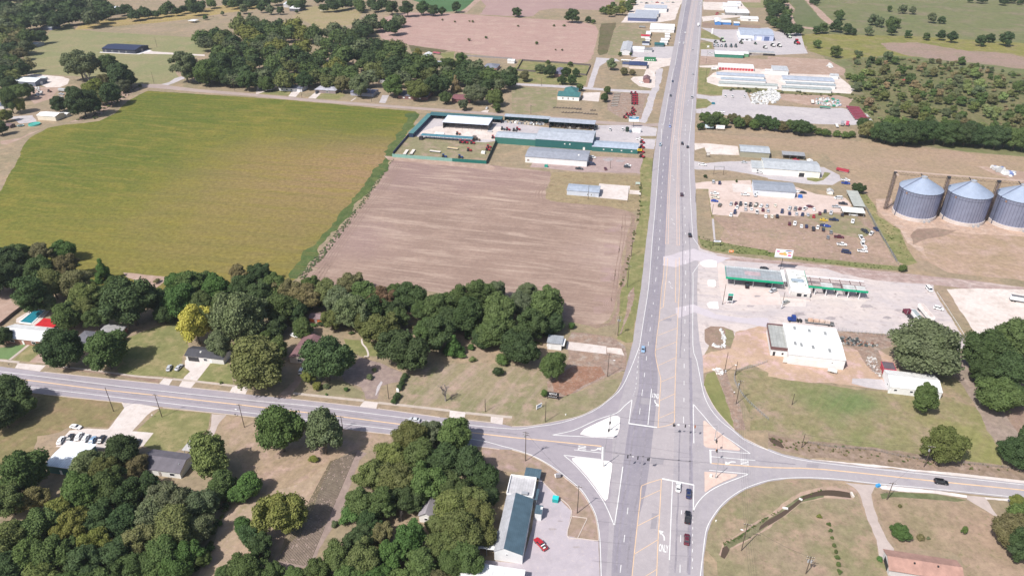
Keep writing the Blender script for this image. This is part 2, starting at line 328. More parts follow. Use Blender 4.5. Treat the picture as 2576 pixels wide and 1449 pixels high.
# back lane along the top of the soybean field
S('lane',T(0,0,[(1385,845),(1430,848),(1640,848),(1700,862),(2000,900),(2576,945)]) + T(1,0,[(0,948),(600,1000),(1300,1055),(1900,1100),(2576,1150)]) + T(2,0,[(0,1150),(500,1180),(840,1215),(1180,1235),(1340,1248),(1500,1240),(1465,1275),(1300,1275),(830,1245),(400,1210),(0,1172)]) + T(1,0,[(2576,1172),(1900,1125),(1300,1080),(600,1028),(0,975)]) + T(0,0,[(2576,972),(2000,930),(1640,895),(1430,880)]),lane_road,.25)
S('side_lane',T(0,0,[(1620,850),(1700,830),(1760,790),(1830,770),(1860,790),(1760,835),(1690,860)]),gravel,.3)
S('driveway',T(0,0,[(1440,545),(1500,500),(1540,520),(1830,540),(2060,552),(2060,568),(1800,552),(1500,545)]),conc,.2)
S('garden_strip',T(0,0,[(1240,420),(1420,420),(1420,445),(1240,440)]),lawn,.5)
S('bare_edge',T(0,0,[(700,1230),(850,1180),(960,1200),(1150,1060),(1450,860),(1400,850),(1250,900),(1100,1020),(880,1190),(820,1215)]),dirtp,1.5)
S('gravel_yard',T(0,0,[(270,760),(300,745),(640,775),(700,800),(680,850),(600,880),(470,880),(420,860)]),gravw,1)
S('farmyard',T(0,0,[(260,870),(460,880),(620,885),(500,1000),(350,1050),(300,1000)]),dirtp,1.5)
S('driveway',T(0,0,[(20,1180),(330,1160),(370,1230),(200,1245),(150,1200),(30,1195)]),gravel,.7)
S('bare_edge',T(0,0,[(0,1420),(200,1390),(300,1340),(480,1280),(250,1380),(60,1460),(0,1450)]),dirtp,1.5)
# houses along the back lane
for q in ([(0,905),(150,905),(30,945),(0,948)],[(360,925),(445,925),(400,978),(325,972)],[(590,935),(655,938),(600,995),(525,990)],[(1000,985),(1010,987),(960,1020),(950,1018)],[(1270,960),(1340,960),(1300,1040),(1240,1035)],[(2310,1108),(2345,1110),(2330,1135),(2260,1125)]):
    S('driveway',T(1,0,q),gravel if q[0][0] == 1270 else conc,.1)
S('lawn',T(1,0,[(30,945),(150,905),(360,915),(330,965),(30,948)]),lawn,.3)
S('lawn',T(1,0,[(655,945),(850,930),(900,960),(830,1005),(610,990)]),lawn,.3)
S('lawn',T(1,0,[(1990,590),(2250,680),(2120,800),(2000,760),(1850,540),(2000,520)]),lawn,.8)
S('lawn',T(2,0,[(80,600),(780,650),(740,860),(560,860),(0,830),(0,730)]),lawn,.8)
S('lawn',T(2,0,[(0,870),(450,900),(450,1080),(200,1140),(0,1140)]),lawn2,1)
S('lawn',T(2,0,[(1090,260),(1390,320),(1400,460),(1180,410),(1080,560),(960,560),(1020,330)]),lawn2,1)
# lanes and yards left of the highway
S('side_road',T(2,0,[(0,838),(540,862),(760,880),(1000,898),(1400,915),(1430,925),(1390,945),(1000,922),(760,902),(540,888),(0,858)]),gravel,.3)
S('gravel_road',T(2,0,[(755,885),(780,800),(820,680),(850,580),(1050,595),(1090,620),(960,620),(880,670),(850,760),(815,880)]),gravel,.4)
S('frontage_road',T(2,0,[(1440,690),(1520,690),(1500,830),(1440,1000),(1400,1140),(1340,1240),(1270,1230),(1340,1080),(1380,950),(1440,850)]),gravel,1.2)
S('paved_yard',T(2,0,[(1280,575),(1620,580),(1600,660),(1500,680),(1440,720),(1440,880),(1400,890),(1280,870),(1190,800),(1220,775),(1320,770),(1350,700),(1180,690),(1180,620)]),gravw,.6)
S('yard',T(2,0,[(1190,510),(1460,470),(1650,470),(1630,570),(1570,590),(1200,575)]),gravel,.6)
S('yard',T(2,0,[(1100,-10),(1740,-10),(1690,60),(1640,200),(1480,230),(1100,230),(1180,120),(1250,40)]),gravw,1)
S('yard',T(2,0,[(960,930),(1370,945),(1340,1010),(1300,1200),(1100,1190),(960,1110)]),mulch,1)
S('parking_pad',T(2,0,[(720,935),(890,930),(870,1025),(700,1010)]),conc,.2)
S('yard',T(2,0,[(1080,1260),(1300,1265),(1460,1290),(1450,1370),(1290,1370),(1290,1400),(1450,1400),(1440,1440)]) + T(2,1,[(1430,60),(1300,50),(820,0),(800,-180)]),gravel,.5)
S('farm_supply_yard',Z(1120,320,6.44,[(880,120),(2250,220),(2576,280)]) + Z(1440,320,5.367,[(900,290),(1640,370),(2360,370),(2340,430),(2330,500),(1640,480),(1600,480),(700,420),(100,350)]) + Z(1120,320,6.44,[(2130,600),(1900,640),(1750,640),(1500,590),(800,550),(600,510),(570,450)]),gravel,.6)
S('farm_supply_yard',Z(1120,320,6.44,[(1000,330),(2300,330),(2200,600),(1700,560),(750,500),(700,440)]),gravw,1.5)
S('lawn',Z(1120,320,6.44,[(600,520),(1500,600),(2130,640),(1950,960),(1320,930),(230,850),(500,500)]),lawn2,1)
S('weedy_edge',Z(1120,320,6.44,[(30,880),(1300,980),(1980,1030),(2130,1100),(2100,1150),(100,960)]),dirtp,1)
S('weedy_edge',T(2,1,[(0,30),(150,40),(120,240),(400,250),(400,270),(0,240)]),dry,1)
S('gravel_lot',T(2,1,[(760,130),(1320,150),(1320,245),(1420,240),(1400,340),(1250,300),(700,290),(330,250),(180,240),(200,200)]),gmat('pink_gravel',(.33,.25,.235),(.36,.275,.26),(.28,.21,.20),(.22,.18,.18),s=(.04,.2,.9),fine=.1),.6)
S('grass_lot',T(2,1,[(400,290),(800,300),(1340,330),(1410,380),(1390,640),(1200,690),(1000,640),(450,590),(345,560),(345,470),(390,380)]),gmat('dry_lot',(.27,.225,.11),(.235,.205,.10),(.21,.155,.095),(.17,.165,.065),s=(.05,.16,.9),streak=GA,sc=(.30,.24,.13),sa=.4),1)
S('concrete_pad',T(2,1,[(878,405),(1190,430),(1160,575),(850,545)]),conc,.05)
S('driveway',T(2,1,[(1188,470),(1395,480),(1392,528),(1180,508)]),gravw,.2)
# verge left of the highway
S('verge',T(2,1,[(1320,140),(1430,150),(1400,520),(1370,900),(1310,1440)]) + T(2,2,[(1255,270),(1215,550),(1150,560),(1060,520),(1080,200),(1110,0)]) + T(2,1,[(1130,1440),(1200,1100),(1290,700),(1290,300)]),lawn,1)
S('ditch',T(2,2,[(1180,60),(1230,0),(1225,130),(1150,350),(1100,470),(1080,480),(1150,250)]),mulch,.8)
# around the little shed and the corner lot
S('bare_yard',T(2,2,[(600,450),(1000,500),(1130,590),(1160,690),(1150,830),(960,900),(700,1030),(560,1110),(440,1130),(370,1110),(350,950),(500,850),(570,700),(560,560)]),mulch,1)
S('red_soil',T(2,2,[(470,870),(620,790),(900,800),(930,880),(800,950),(560,1090),(430,1050),(400,960)]),gmat('red_earth',(.27,.15,.10),(.235,.13,.09),(.30,.20,.15),(.33,.27,.25),s=(.08,.3,1.2),fine=.2),1.5)
S('concrete_drive',T(2,2,[(555,550),(740,570),(950,598),(948,675),(740,652),(545,628)]),conc,.05)
S('rubble',T(2,2,[(955,610),(1100,620),(1130,690),(960,660)]),gravw,1)
S('mown_lot',T(1,2,[(1540,880),(1900,780),(2576,760)]) + T(2,2,[(0,800),(290,850),(350,960),(360,1110),(460,1140),(900,960),(1120,930),(1050,1060),(900,1190),(500,1365),(0,1400)]) + T(1,2,[(2360,1290),(1920,1240),(1420,1170),(1450,1080),(1520,950)]),gmat('mown_lot',(.25,.22,.115),(.18,.185,.08),(.34,.26,.17),(.18,.175,.07),s=(.04,.14,1.0),fine=.2,streak=R(60),sc=(.37,.285,.205),sa=.45),1)
S('corner_grass',T(2,2,[(460,1140),(700,1050),(1000,930),(1120,930),(1050,1060),(900,1190),(700,1300),(500,1365),(300,1390),(350,1250)]),lawn2,.8)
S('old_foundation',T(1,2,[(1040,700),(1250,760),(1480,860),(1460,960),(1260,1000),(1220,1130),(1110,1130),(1060,1010),(900,960),(860,870),(980,780)]),gmat('rubble_ground',(.27,.205,.185),(.24,.185,.17),(.34,.27,.23),(.20,.16,.14),s=(.08,.3,1.2),fine=.2),1)
S('lawn',T(1,2,[(880,520),(1230,560),(1250,700),(1050,700),(930,640)]),lawn,.5)
S('front_lawn',T(1,2,[(470,900),(880,950),(1090,1060),(1100,1130),(380,1060),(430,960)]),lawn2,.8)
S('lawn',T(0,2,[(1220,540),(1500,430),(1780,330),(1900,600),(1830,700),(1840,790),(1920,860),(1820,930),(1600,900),(1320,880),(1200,870),(1150,700)]),lawn,1)
S('lawn',T(0,2,[(2120,760),(2300,760),(2350,980),(1980,940)]),lawn,.4)
S('lawn',T(0,2,[(-200,640),(270,575),(100,730),(-200,715)]),gmat('green_lawn',(.11,.20,.06),(.13,.20,.07),(.16,.19,.08),None,fine=.12),.3)
S('lawn',T(0,2,[(300,585),(430,590),(420,640),(290,755),(130,738)]),lawn,.3)
S('bare_yard',T(0,2,[(440,640),(560,700),(540,780),(300,757)]),dirtp,.6)
S('bare_yard',T(0,2,[(700,400),(850,370),(1100,370),(1000,460),(760,500),(700,480)]),dirto,.6)
S('bare_field',T(0,2,[(-200,-30),(110,-30),(120,150),(210,220),(0,400),(-200,500)]),dirtp,1)
S('verge',T(0,2,[(440,800),(1200,900),(1600,965),(1600,915),(1380,900),(1000,850),(560,795)]),dirtb,.3)
S('terrace',T(0,2,[(165,320),(340,215),(500,240),(350,400),(330,385),(160,360)]),conc,.05)
# bottom left
S('lawn',T(0,2,[(470,1090),(1200,1170),(1260,1200),(1090,1420),(700,1400),(600,1460),(380,1500),(300,1900),(-300,2200),(-300,1100),(300,1060)]),gmat('shade_tinted_lawn',(.20,.17,.075),(.17,.16,.06),(.27,.185,.12),None,s=(.03,.12,.9)),1)  # shade on this lawn is put into its darker grass colour
S('lawn',T(0,2,[(1620,1220),(2120,1270),(2100,1420),(2050,1500),(1700,1700),(1450,1600),(1380,1440)]),lawn,.6)
S('dry_lot',T(0,2,[(2140,1290),(2576,1320)]) + T(1,2,[(400,1340),(900,1400),(1000,1450)]) + T(1,3,[(1430,60),(1250,120),(1100,200),(1000,190),(730,330),(600,700),(540,740),(0,1000)]) + T(0,3,[(2300,800),(2576,660),(2500,500),(2350,200)]),gmat('dry_lot2',(.30,.235,.135),(.26,.215,.115),(.35,.265,.18),(.21,.19,.09),s=(.04,.14,1.0),streak=R(62),sc=(.38,.29,.20),sa=.35),1)
S('straw_field',T(0,3,[(2576,650),(2250,850),(2150,1150),(1990,1460),(2500,1500),(2576,1300)]) + T(1,3,[(0,1200),(200,1300),(480,700),(770,310),(500,500),(200,600),(0,760)]),straw,1)
# garden rows
gr = gmat('garden_soil',(.27,.205,.18),(.24,.185,.165),(.31,.245,.21),None,fine=.15,s=(.05,.2,1))
S('garden_plot',T(1,3,[(1020,190),(1120,230),(1040,300),(950,560),(840,880),(640,1190),(560,1370),(300,1400),(190,1300),(480,1000),(600,700),(770,310),(900,250)]),gr,.6)
rows = MB(); rg = gmat('garden_rows',(.17,.165,.085),(.23,.19,.12),(.14,.13,.07),None,fine=.4,fs=3,s=(.05,.3,1.5))
for k in range(22):
    t = k/21
    a = (644+(1010-260*(1-t))/4,1082+(215+95*(1-t))/4); b = (644+(520-300*(1-t))/4,1082+(1370-60*(1-t))/4)
    P0,P1 = G(*a),G(*b); n = 90
    for j in range(n):
        if noise.noise(Vector((k*3.1,j*.5,0))) > -.42:
            p,q = P0.lerp(P1,j/n),P0.lerp(P1,(j+.97)/n); d = (q-p).normalized(); nn = Vector((-d.y,d.x,0))*.13; z0 = .03; hz = Vector((0,0,.14))
            a0,a1,b0,b1 = p-nn,p+nn,q-nn,q+nn
            for v_ in (a0,a1,b0,b1):v_.z = z0
            rows.hexa([a0,b0,b1,a1],[a0.lerp(a1,.3)+hz,b0.lerp(b1,.3)+hz,b0.lerp(b1,.7)+hz,a0.lerp(a1,.7)+hz],rg,False)
tag(rows.obj('garden_rows'),'low green plants in straight rows on the brown garden plot','crop rows',kind='stuff')
# ---- right of the highway
S('verge',[(1748,470),(1790,460),(1795,560),(1800,632),(1765,620),(1752,560)],lawn,.8)
S('verge',T(2,0,[(1880,680),(2000,690),(1960,800),(2150,880),(2110,960),(1870,950)]),lawn,.8)
S('verge',T(2,0,[(1860,1000),(1960,990),(2010,1040),(1960,1080),(1850,1090)]),lawn,.4)
S('lawn',T(2,0,[(1905,310),(2110,310),(2140,410),(2030,410),(1900,400)]),lawn,.3)
S('verge',T(2,0,[(1900,430),(2000,430),(2020,490),(1890,500)]),lawn,.3)
S('yard',T(2,0,[(1900,280),(2120,300),(2250,300),(2576,280)]) + T(3,0,[(70,320),(330,330),(360,450),(400,540),(0,560)]) + T(2,0,[(2300,560),(1900,590),(1900,500),(2040,500),(2020,430),(1900,400),(1895,385),(2140,410)]),gravel,.5)
S('yard',T(2,0,[(1920,20),(2300,20),(2400,130),(2300,170),(1920,220),(1910,170),(2150,150),(2150,110),(1925,100)]),gravw,.6)
S('dirt_yard',T(2,0,[(1920,-60),(2500,-60),(2500,30),(1930,22)]),dirtp,1)
S('dirt_yard',T(2,0,[(1915,225),(2050,240),(2500,260),(2500,290),(2250,300),(1915,280)]),dirtb,1)
S('bare_field',T(2,0,[(1890,565),(2576,600)]) + T(3,0,[(0,570),(600,600),(780,700),(760,760),(0,740),(-300,720),(-500,650)]) + T(2,0,[(1890,655)]),dirtp,1)
S('storage_yard',T(2,0,[(1885,665),(2080,655),(2400,690),(2576,700)]) + T(3,0,[(120,740),(700,760),(870,900),(830,945),(0,900)]) + T(2,0,[(2576,890),(2080,870),(1960,830),(1960,790),(2040,730),(2200,690),(1890,680)]),gravw,.5)
S('weedy_strip',T(2,0,[(2120,880),(2576,890)]) + T(3,0,[(0,905),(850,950),(1000,960),(1050,1100),(800,1080),(300,960),(0,990)]) + T(2,0,[(2400,930),(2130,900)]),gmat('scrub_grass',(0,0,0),(0,0,0)),1.5)
S('gravel_lot',T(2,0,[(1850,945),(2000,970),(2110,965),(2120,905),(2350,910),(2420,1050),(2576,1050)]) + T(3,0,[(0,1060),(450,1090),(750,1090),(1000,1150),(1060,1230),(850,1260),(500,1250),(250,1235),(0,1210)]) + T(2,0,[(2576,1200),(2130,1160),(1850,1140),(1845,1100),(1960,1090),(2020,1050),(1960,1000),(1860,990)]),gravel,.6)
S('dirt_patch',T(3,0,[(100,940),(400,960),(700,960),(860,1000),(780,1080),(400,1060),(100,1000)]),dirtp,2)
S('field',[(1745,332),(1932,348),(2120,352),(2300,372),(2576,395),(3200,440),(3200,700),(2576,690),(2280,650),(2150,500),(2120,430),(2080,390),(1745,360)],gmat('tan_field',(.31,.235,.145),(.27,.22,.12),(.34,.245,.17),(.22,.195,.09),s=(.02,.07,.6),streak=R(-22),sc=(.245,.205,.105),sa=.45),1.5)
S('field',T(3,1,[(1550,1000),(1750,900),(2576,930),(3500,960),(3500,1500),(2576,1380),(1800,1300),(1450,1100)]),gmat('tan_field2',(.33,.25,.15),(.28,.225,.12),(.38,.29,.20),(.22,.20,.09),s=(.03,.09,.7),streak=R(-25),sc=(.40,.30,.20),sa=.4),1.5)
S('bare_field',T(3,1,[(2100,230),(2576,290),(3200,300),(3200,420),(2576,400),(2250,300)]),dirtp,2)
S('silo_apron',T(3,1,[(1080,560),(1250,550),(1260,640),(1700,720),(2200,770),(3300,800),(3300,980),(2576,940),(1750,890),(1550,990),(1600,1150),(1400,1000),(1320,860),(1180,760),(1100,680)]),gmat('silo_dirt',(.43,.31,.24),(.39,.28,.215),(.47,.37,.31),(.28,.20,.17),s=(.04,.13,.9),streak=R(-20),sc=(.31,.225,.19),sa=.5),1)
S('wet_patch',T(3,1,[(1500,860),(1700,850),(1900,880),(1780,930),(1600,960),(1450,1020),(1430,930)]),dirtb,2)
S('ditch',T(3,1,[(900,480),(1000,520),(1060,600),(1120,740),(1330,870),(1400,1050),(1500,1200),(1400,1230),(1290,1180),(1150,960),(1010,680),(940,560)]),lawn,1.5)
S('ditch_water',smooth_line(T(3,1,[(975,640),(1040,760),(1090,860),(1180,1000),(1260,1130),(1290,1190)])) + smooth_line(T(3,1,[(1305,1180),(1275,1120),(1200,1000),(1110,860),(1060,760),(990,640)])),gmat('ditch_mud',(.12,.12,.11),(.15,.145,.12)),.3)
# car lot and its neighbours
S('driveway',T(2,1,[(1835,0),(1960,0),(2270,30),(2290,120),(1960,110),(1940,40),(1840,70)]),gravw,.3)
S('yard',T(2,1,[(1800,170),(1950,200),(2200,180),(2400,180),(2576,210)]) + T(3,1,[(0,230),(560,240),(720,320),(740,370),(650,420),(400,410),(0,360)]) + T(2,1,[(2576,350),(2400,310),(2150,270),(1850,265),(1800,240)]),gravel,.5)
S('infield',T(3,1,[(390,345),(540,350),(570,290),(630,300),(560,370),(480,388),(400,370)]),lawn,.5)
S('weedy_strip',T(2,1,[(1850,270),(2100,270),(2400,310),(2576,350)]) + T(3,1,[(0,365),(400,420),(750,420),(760,470),(700,500),(260,430),(0,385)]) + T(2,1,[(2500,380),(1970,380),(1950,420),(1850,400)]),dry,.8)
S('car_lot',T(2,1,[(1840,400),(1960,385),(2400,370),(2430,480),(2576,500)]) + T(3,1,[(250,430),(340,460),(480,510),(640,530),(780,550),(840,620),(760,700),(620,690),(300,735),(0,720)]) + T(2,1,[(2500,715),(2300,690),(2270,740),(2130,725),(2010,715),(1975,460),(1840,460)]),gmat('lot_gravel',(.50,.40,.355),(.55,.45,.41),(.46,.365,.32),None,s=(.04,.15,.8),fine=.08),.6)
S('showroom_pad',T(2,1,[(2215,405),(2400,415),(2410,495),(2225,490)]),conc,.1)
S('back_lot',T(2,1,[(2040,735),(2270,745),(2310,695),(2500,720),(2576,725)]) + T(3,1,[(300,740),(620,700),(760,705),(940,740),(1030,780),(1150,960),(1270,1170),(1300,1230),(900,1190),(220,1130),(0,1090)]) + T(2,1,[(2576,1090),(2150,1050),(2100,950),(2140,850),(2040,760)]),gmat('back_lot',(.33,.235,.18),(.25,.18,.14),(.24,.205,.115),(.39,.29,.235),s=(.03,.08,.4),fine=.25,streak=R(-20),sc=(.36,.265,.21),sa=.3),1)
S('grassy_patch',T(3,1,[(320,735),(620,700),(900,740),(1060,900),(900,950),(650,900),(550,860),(500,800)]),lawn2,2)
S('green_verge',T(2,1,[(1870,930),(2000,960),(2140,1000),(2400,1050),(2576,1080)]) + T(3,1,[(0,1095),(300,1140),(900,1200),(1330,1240),(1330,1280),(900,1250),(300,1170),(0,1140)]) + T(2,1,[(2576,1130),(2200,1110),(2000,1080),(1910,1040)]),gmat('verge_green',(.14,.175,.05),(.19,.19,.08),(.11,.14,.04),None,s=(.05,.2,.9),fine=.3),.8)
S('verge',T(2,1,[(1850,460),(1970,470),(2010,760),(2060,1000),(1890,960),(1860,800)]),dry,.6)
S('sidewalk',T(2,1,[(2012,760),(2030,760),(2050,985),(2030,985)]),gravel,.2)
# service station forecourt
S('forecourt',[(1750,611),(1763,625),(1800,637),(1860,645),(1932,654),(2010,660),(2100,672),(2200,682),(2290,694),(2345,712),(2362,740),(2395,800),(2432,862),(2400,905),(2380,890),(2330,850),(2252,842),(2200,838),(2110,832),(1932,822),(1880,832),(1850,850),(1790,852),(1780,880),(1766,900),(1745,865),(1742,700)],gmat('forecourt',(.53,.46,.43),(.44,.40,.405),(.56,.49,.46),(.31,.26,.255),s=(.03,.07,.28),fine=.1,streak=R(-10),sc=(.37,.335,.355),sa=.6),.6)
S('north_track',[(1800,640),(1860,645),(1932,654),(2100,668),(2280,688),(2400,700),(2576,722),(2576,745),(2400,722),(2280,712),(2180,700),(2120,690),(2080,676),(2000,668),(1900,660),(1820,655)],gmat('red_gravel',(.33,.24,.22),(.30,.22,.20),(.42,.34,.32),None,s=(.05,.2,.8),streak=R(-10),sc=(.45,.37,.34),sa=.6),1)
S('pump_pad',Z(2050,700,7.247,[(380,420),(520,560),(590,980),(1650,1080),(1700,1190),(1720,1400),(500,1390),(440,1150),(390,800)]),gmat('pad_concrete',(.56,.47,.44),(.60,.52,.49),(.52,.43,.40),None,s=(.06,.25,.9),fine=.05),.1)
S('pump_pad',Z(2250,700,7.246,[(920,1180),(2130,1290),(2050,1340),(1300,1270),(900,1290)]),conc,.1)
S('ramp_pad',Z(2250,700,7.246,[(250,1250),(820,1300),(800,1440),(280,1430)]),conc,.1)
S('white_lot',[(2382,728),(2460,725),(2576,728),(3200,760),(3200,860),(2576,830),(2520,850),(2470,858),(2440,820)],gravw,.8)
S('dry_strip',T(3,2,[(1660,0),(1780,10),(1830,130),(2000,350),(2150,550),(2000,560),(1900,400),(1720,130)]),dry,.6)
# island in front of the station
S('dirt_mound',T(2,2,[(1940,430),(2000,395),(2130,400),(2230,440),(2245,520),(2200,610),(2100,645),(2020,620),(1950,560)]),dirtb,.8)
S('grass_patch',T(2,2,[(2140,420),(2220,440),(2245,520),(2200,600),(2130,610),(2150,520)]),lawn2,.3)
# warehouse yard
S('warehouse_yard',T(2,2,[(2250,450),(2576,380)]) + T(3,2,[(60,380),(760,600),(1030,600),(1240,700),(1330,860),(1210,1040),(900,1000),(640,960),(300,960),(0,900)]) + T(2,2,[(2576,860),(2400,780),(2300,830),(2100,830),(1920,870),(1900,700),(2000,650),(2200,620)]),dirto,.8)
S('scrap_yard',T(3,2,[(700,450),(1260,480),(1250,600),(1100,640),(1180,850),(1150,920),(1000,800),(900,640),(760,590)]),mulch,1.5)
S('gravel_patch',T(3,2,[(850,920),(1150,930),(1200,1040),(1000,1010),(840,970)]),gravel,1)
S('grass_corner',T(2,2,[(1960,870),(2040,850),(2100,1000),(2180,1150),(2300,1360),(2220,1420),(2050,1260),(1930,1000)]),gmat('bright_verge',(.17,.195,.055),(.20,.20,.075),(.14,.165,.05),None,fine=.15),.4)
S('paddock',T(2,2,[(2250,850),(2440,830),(2576,860)]) + T(3,2,[(0,900),(640,1000),(1210,1060),(1700,1120),(1720,900),(1900,900),(2150,1300),(2200,1440)]) + T(3,3,[(2250,40),(2350,260),(2350,350),(1500,260),(1000,180),(500,130),(0,0)]) + T(2,3,[(2576,0),(2400,0)]) + T(2,2,[(2400,1300),(2280,1050)]),gmat('paddock',(.225,.205,.095),(.185,.185,.075),(.30,.23,.15),(.14,.16,.065),s=(.035,.09,.5),streak=R(50),sc=(.27,.22,.11),sa=.3,
     blobs=((2115,1005,15,(.115,.165,.06),.85),(2035,985,11,(.13,.165,.06),.7),(2470,1120,26,(.20,.205,.07),.7),(2180,1130,12,(.15,.175,.065),.6))),1)
S('ditch_bank',T(2,2,[(2040,820),(2150,830),(2200,1000),(2300,1200),(2350,1440),(2250,1440),(2150,1150),(2100,950)]),mulch,.8)
S('rough_verge',T(3,3,[(0,20),(300,100),(700,130),(1500,240),(2350,350),(2576,380),(3200,460),(3200,560),(2576,520),(1450,400),(1040,340),(700,280),(430,280),(150,200),(0,160)]),gmat('rough_verge',(.25,.18,.14),(.21,.17,.10),(.32,.24,.20),(.16,.14,.07),s=(.08,.3,1.2),fine=.3),1)
S('farm_track',T(3,2,[(1860,880),(1900,720),(2000,600),(2050,700),(2300,1100),(2500,1440)]) + T(3,3,[(2576,150),(2576,300),(2440,340),(2350,200),(2200,0)]) + T(3,2,[(2150,1300),(1980,1020)]),gmat('track_dirt',(.28,.215,.185),(.24,.19,.16),(.33,.26,.22),None,s=(.05,.2,.9),streak=R(-60),sc=(.24,.20,.15),sa=.5),.8)
S('bare_field',T(3,2,[(2200,1000),(2700,900),(3300,1000),(3300,1900),(2700,1850),(2500,1440)]),dirtb,1)
# south of the east road
S('south_lot',T(2,3,[(2576,520),(2350,600),(2200,700),(2060,830),(1980,1000),(1945,1190),(2060,1320),(2080,1500)]) + T(3,3,[(1250,1500),(1100,1230),(1080,1100),(940,800),(900,640),(780,540),(420,485),(0,510)]),gmat('south_grass',(.25,.21,.12),(.175,.18,.075),(.33,.23,.175),(.16,.17,.07),s=(.035,.1,.5),streak=R(55),sc=(.29,.235,.13),sa=.3),.8)
S('ditch_bank',T(2,3,[(2576,840),(2480,900),(2200,1090),(2110,1140),(2080,1250),(2150,1290),(2190,1200),(2300,1150),(2576,990)]) + T(3,3,[(0,990),(180,860),(330,730),(560,680),(850,690),(900,620),(830,560),(560,560),(330,620),(130,740),(0,850)]),gmat('bank_dirt',(.38,.28,.205),(.34,.255,.175),(.22,.20,.10),None,fine=.15,s=(.08,.3,1)),.5)
S('ditch_weeds',T(2,3,[(2576,860),(2300,1050),(2130,1140),(2110,1260),(2170,1250),(2200,1180),(2400,1080),(2576,960)]) + T(3,3,[(0,955),(200,830),(340,720),(560,670),(560,600),(330,660),(130,790),(0,890)]),gmat('ditch_green',(.13,.155,.065),(.17,.165,.08),(.09,.11,.04),None,fine=.3),.5)
S('ditch_water',T(2,3,[(2480,1010),(2576,950)]) + smooth_line(T(3,3,[(0,960),(150,870),(260,780),(360,700),(460,670),(600,655),(835,680)])) + smooth_line(T(3,3,[(825,625),(700,605),(580,600),(450,625),(340,675),(200,780),(0,900)])) + T(2,3,[(2576,900),(2500,960)]),mud,.15)
S('ditch_water',T(2,3,[(2120,1180),(2160,1160),(2190,1200),(2140,1290),(2100,1270)]),mud,.2)
S('pond',T(3,3,[(5,75),(60,80),(130,115),(165,170),(150,180),(80,150),(20,110)]),mud,.2)
S('driveway',T(3,3,[(770,520),(1090,550),(1040,640),(1060,760),(1130,950),(1200,1100),(1270,1190),(1250,1300),(1120,1300),(1090,1100),(1000,900),(920,640),(860,570)]),gmat('drive',(.42,.355,.33),(.46,.395,.37),(.38,.32,.29),None,fine=.1),.5)
S('house_lot',T(3,3,[(1050,640),(1200,640),(1750,700),(2050,740),(2300,860),(2250,1000),(2576,1100),(2900,1600),(2000,1800),(1950,1300),(1830,1200),(1300,1190),(1100,850)]),gmat('house_grass',(.30,.225,.14),(.215,.19,.095),(.33,.24,.175),(.17,.17,.07),s=(.04,.1,.5),streak=R(-70),sc=(.30,.24,.135),sa=.3),.8)
S('roadside_ditch',T(3,3,[(1130,640),(1300,620),(1700,640),(2000,700),(1900,715),(1600,690),(1250,665),(1150,690)]),gmat('ditch_green',(0,0,0),(0,0,0)),.5)
S('gravel_shoulder',T(3,3,[(420,290),(1040,365),(1250,375),(1420,405),(2000,465),(2576,535),(3300,610),(3300,580),(2576,505),(2000,440),(1450,390),(1100,350),(560,300)]),gmat('chalk',(.60,.55,.53),(.50,.44,.41),(.68,.65,.64),None,fine=.1),.35)
S('gravel_shoulder',T(3,3,[(1090,545),(1300,560),(1700,605),(2000,650),(2300,680),(2576,700),(3000,740),(3000,780),(2576,720),(2000,680),(1650,630),(1400,620),(1150,590)]),gmat('chalk',(0,0,0),(0,0,0)),.35)
S('driveway',T(3,3,[(2000,650),(2180,670),(2220,720),(2310,860),(2270,855),(2080,740),(2000,690)]),gmat('drive',(0,0,0),(0,0,0)),.4)
# shop lot
S('shop_lot',T(2,3,[(280,430),(320,530),(430,640),(600,810),(555,1060),(700,1090),(870,1112),(885,1600),(60,1600),(-200,1500),(-300,1300),(100,1340),(200,1000)]),gmat('shop_asphalt',(.38,.34,.375),(.42,.38,.405),(.35,.315,.345),(.47,.41,.40),s=(.04,.15,.8),fine=.06),.1)
S('shop_verge',T(2,3,[(-100,180),(0,210),(200,265),(400,375),(560,500),(700,620),(790,750),(845,880),(872,1040),(870,1112),(700,1090),(555,1060),(600,810),(430,640),(320,530),(240,400),(0,420),(-300,380),(-300,160)]),gmat('shop_verge',(.29,.225,.145),(.25,.205,.12),(.35,.265,.205),(.20,.18,.09),s=(.07,.25,1),fine=.2),.2)
# ---------------------------------------------------------------- streets and highway
WN = T(0,2,[(-300,765),(0,800),(430,855),(1000,915),(1600,975),(2300,1060),(2576,1090)]) + T(1,2,[(360,1125),(1050,1205),(1850,1310),(2500,1385)]) + T(2,2,[(0,1405),(200,1395),(480,1345),(700,1290),(900,1185),(1040,1065),(1100,960),(1150,800),(1215,560)])
HL = [(1720,-60),(1717,0),(1707,50),(1698,100),(1683,175),(1663,275),(1656,312),(1650,360),(1643,405),(1638,473),(1634,540),(1625,611),(1613,721),(1602,789),(1592,859)]
HR = [(1769,-60),(1768,0),(1762,100),(1757,160),(1753,225),(1748,320),(1746,411),(1750,473),(1753,561),(1755,598),(1758,640),(1754,721),(1754,800),(1760,860)]
ERN = T(2,2,[(1890,800),(1930,990),(1960,1080),(2040,1220),(2140,1340),(2240,1440)]) + T(2,3,[(2340,80),(2460,140),(2576,195)]) + T(3,3,[(0,180),(150,238),(430,295),(1040,368),(1420,405),(2576,532),(3400,620)])
ERS = T(3,3,[(3400,800),(2576,695),(1700,603),(1090,545),(700,502),(420,484),(200,487),(0,515)]) + T(2,3,[(2350,595),(2200,690),(2100,785),(2010,910),(1970,1020),(1945,1190),(1930,1280),(1925,1520)])
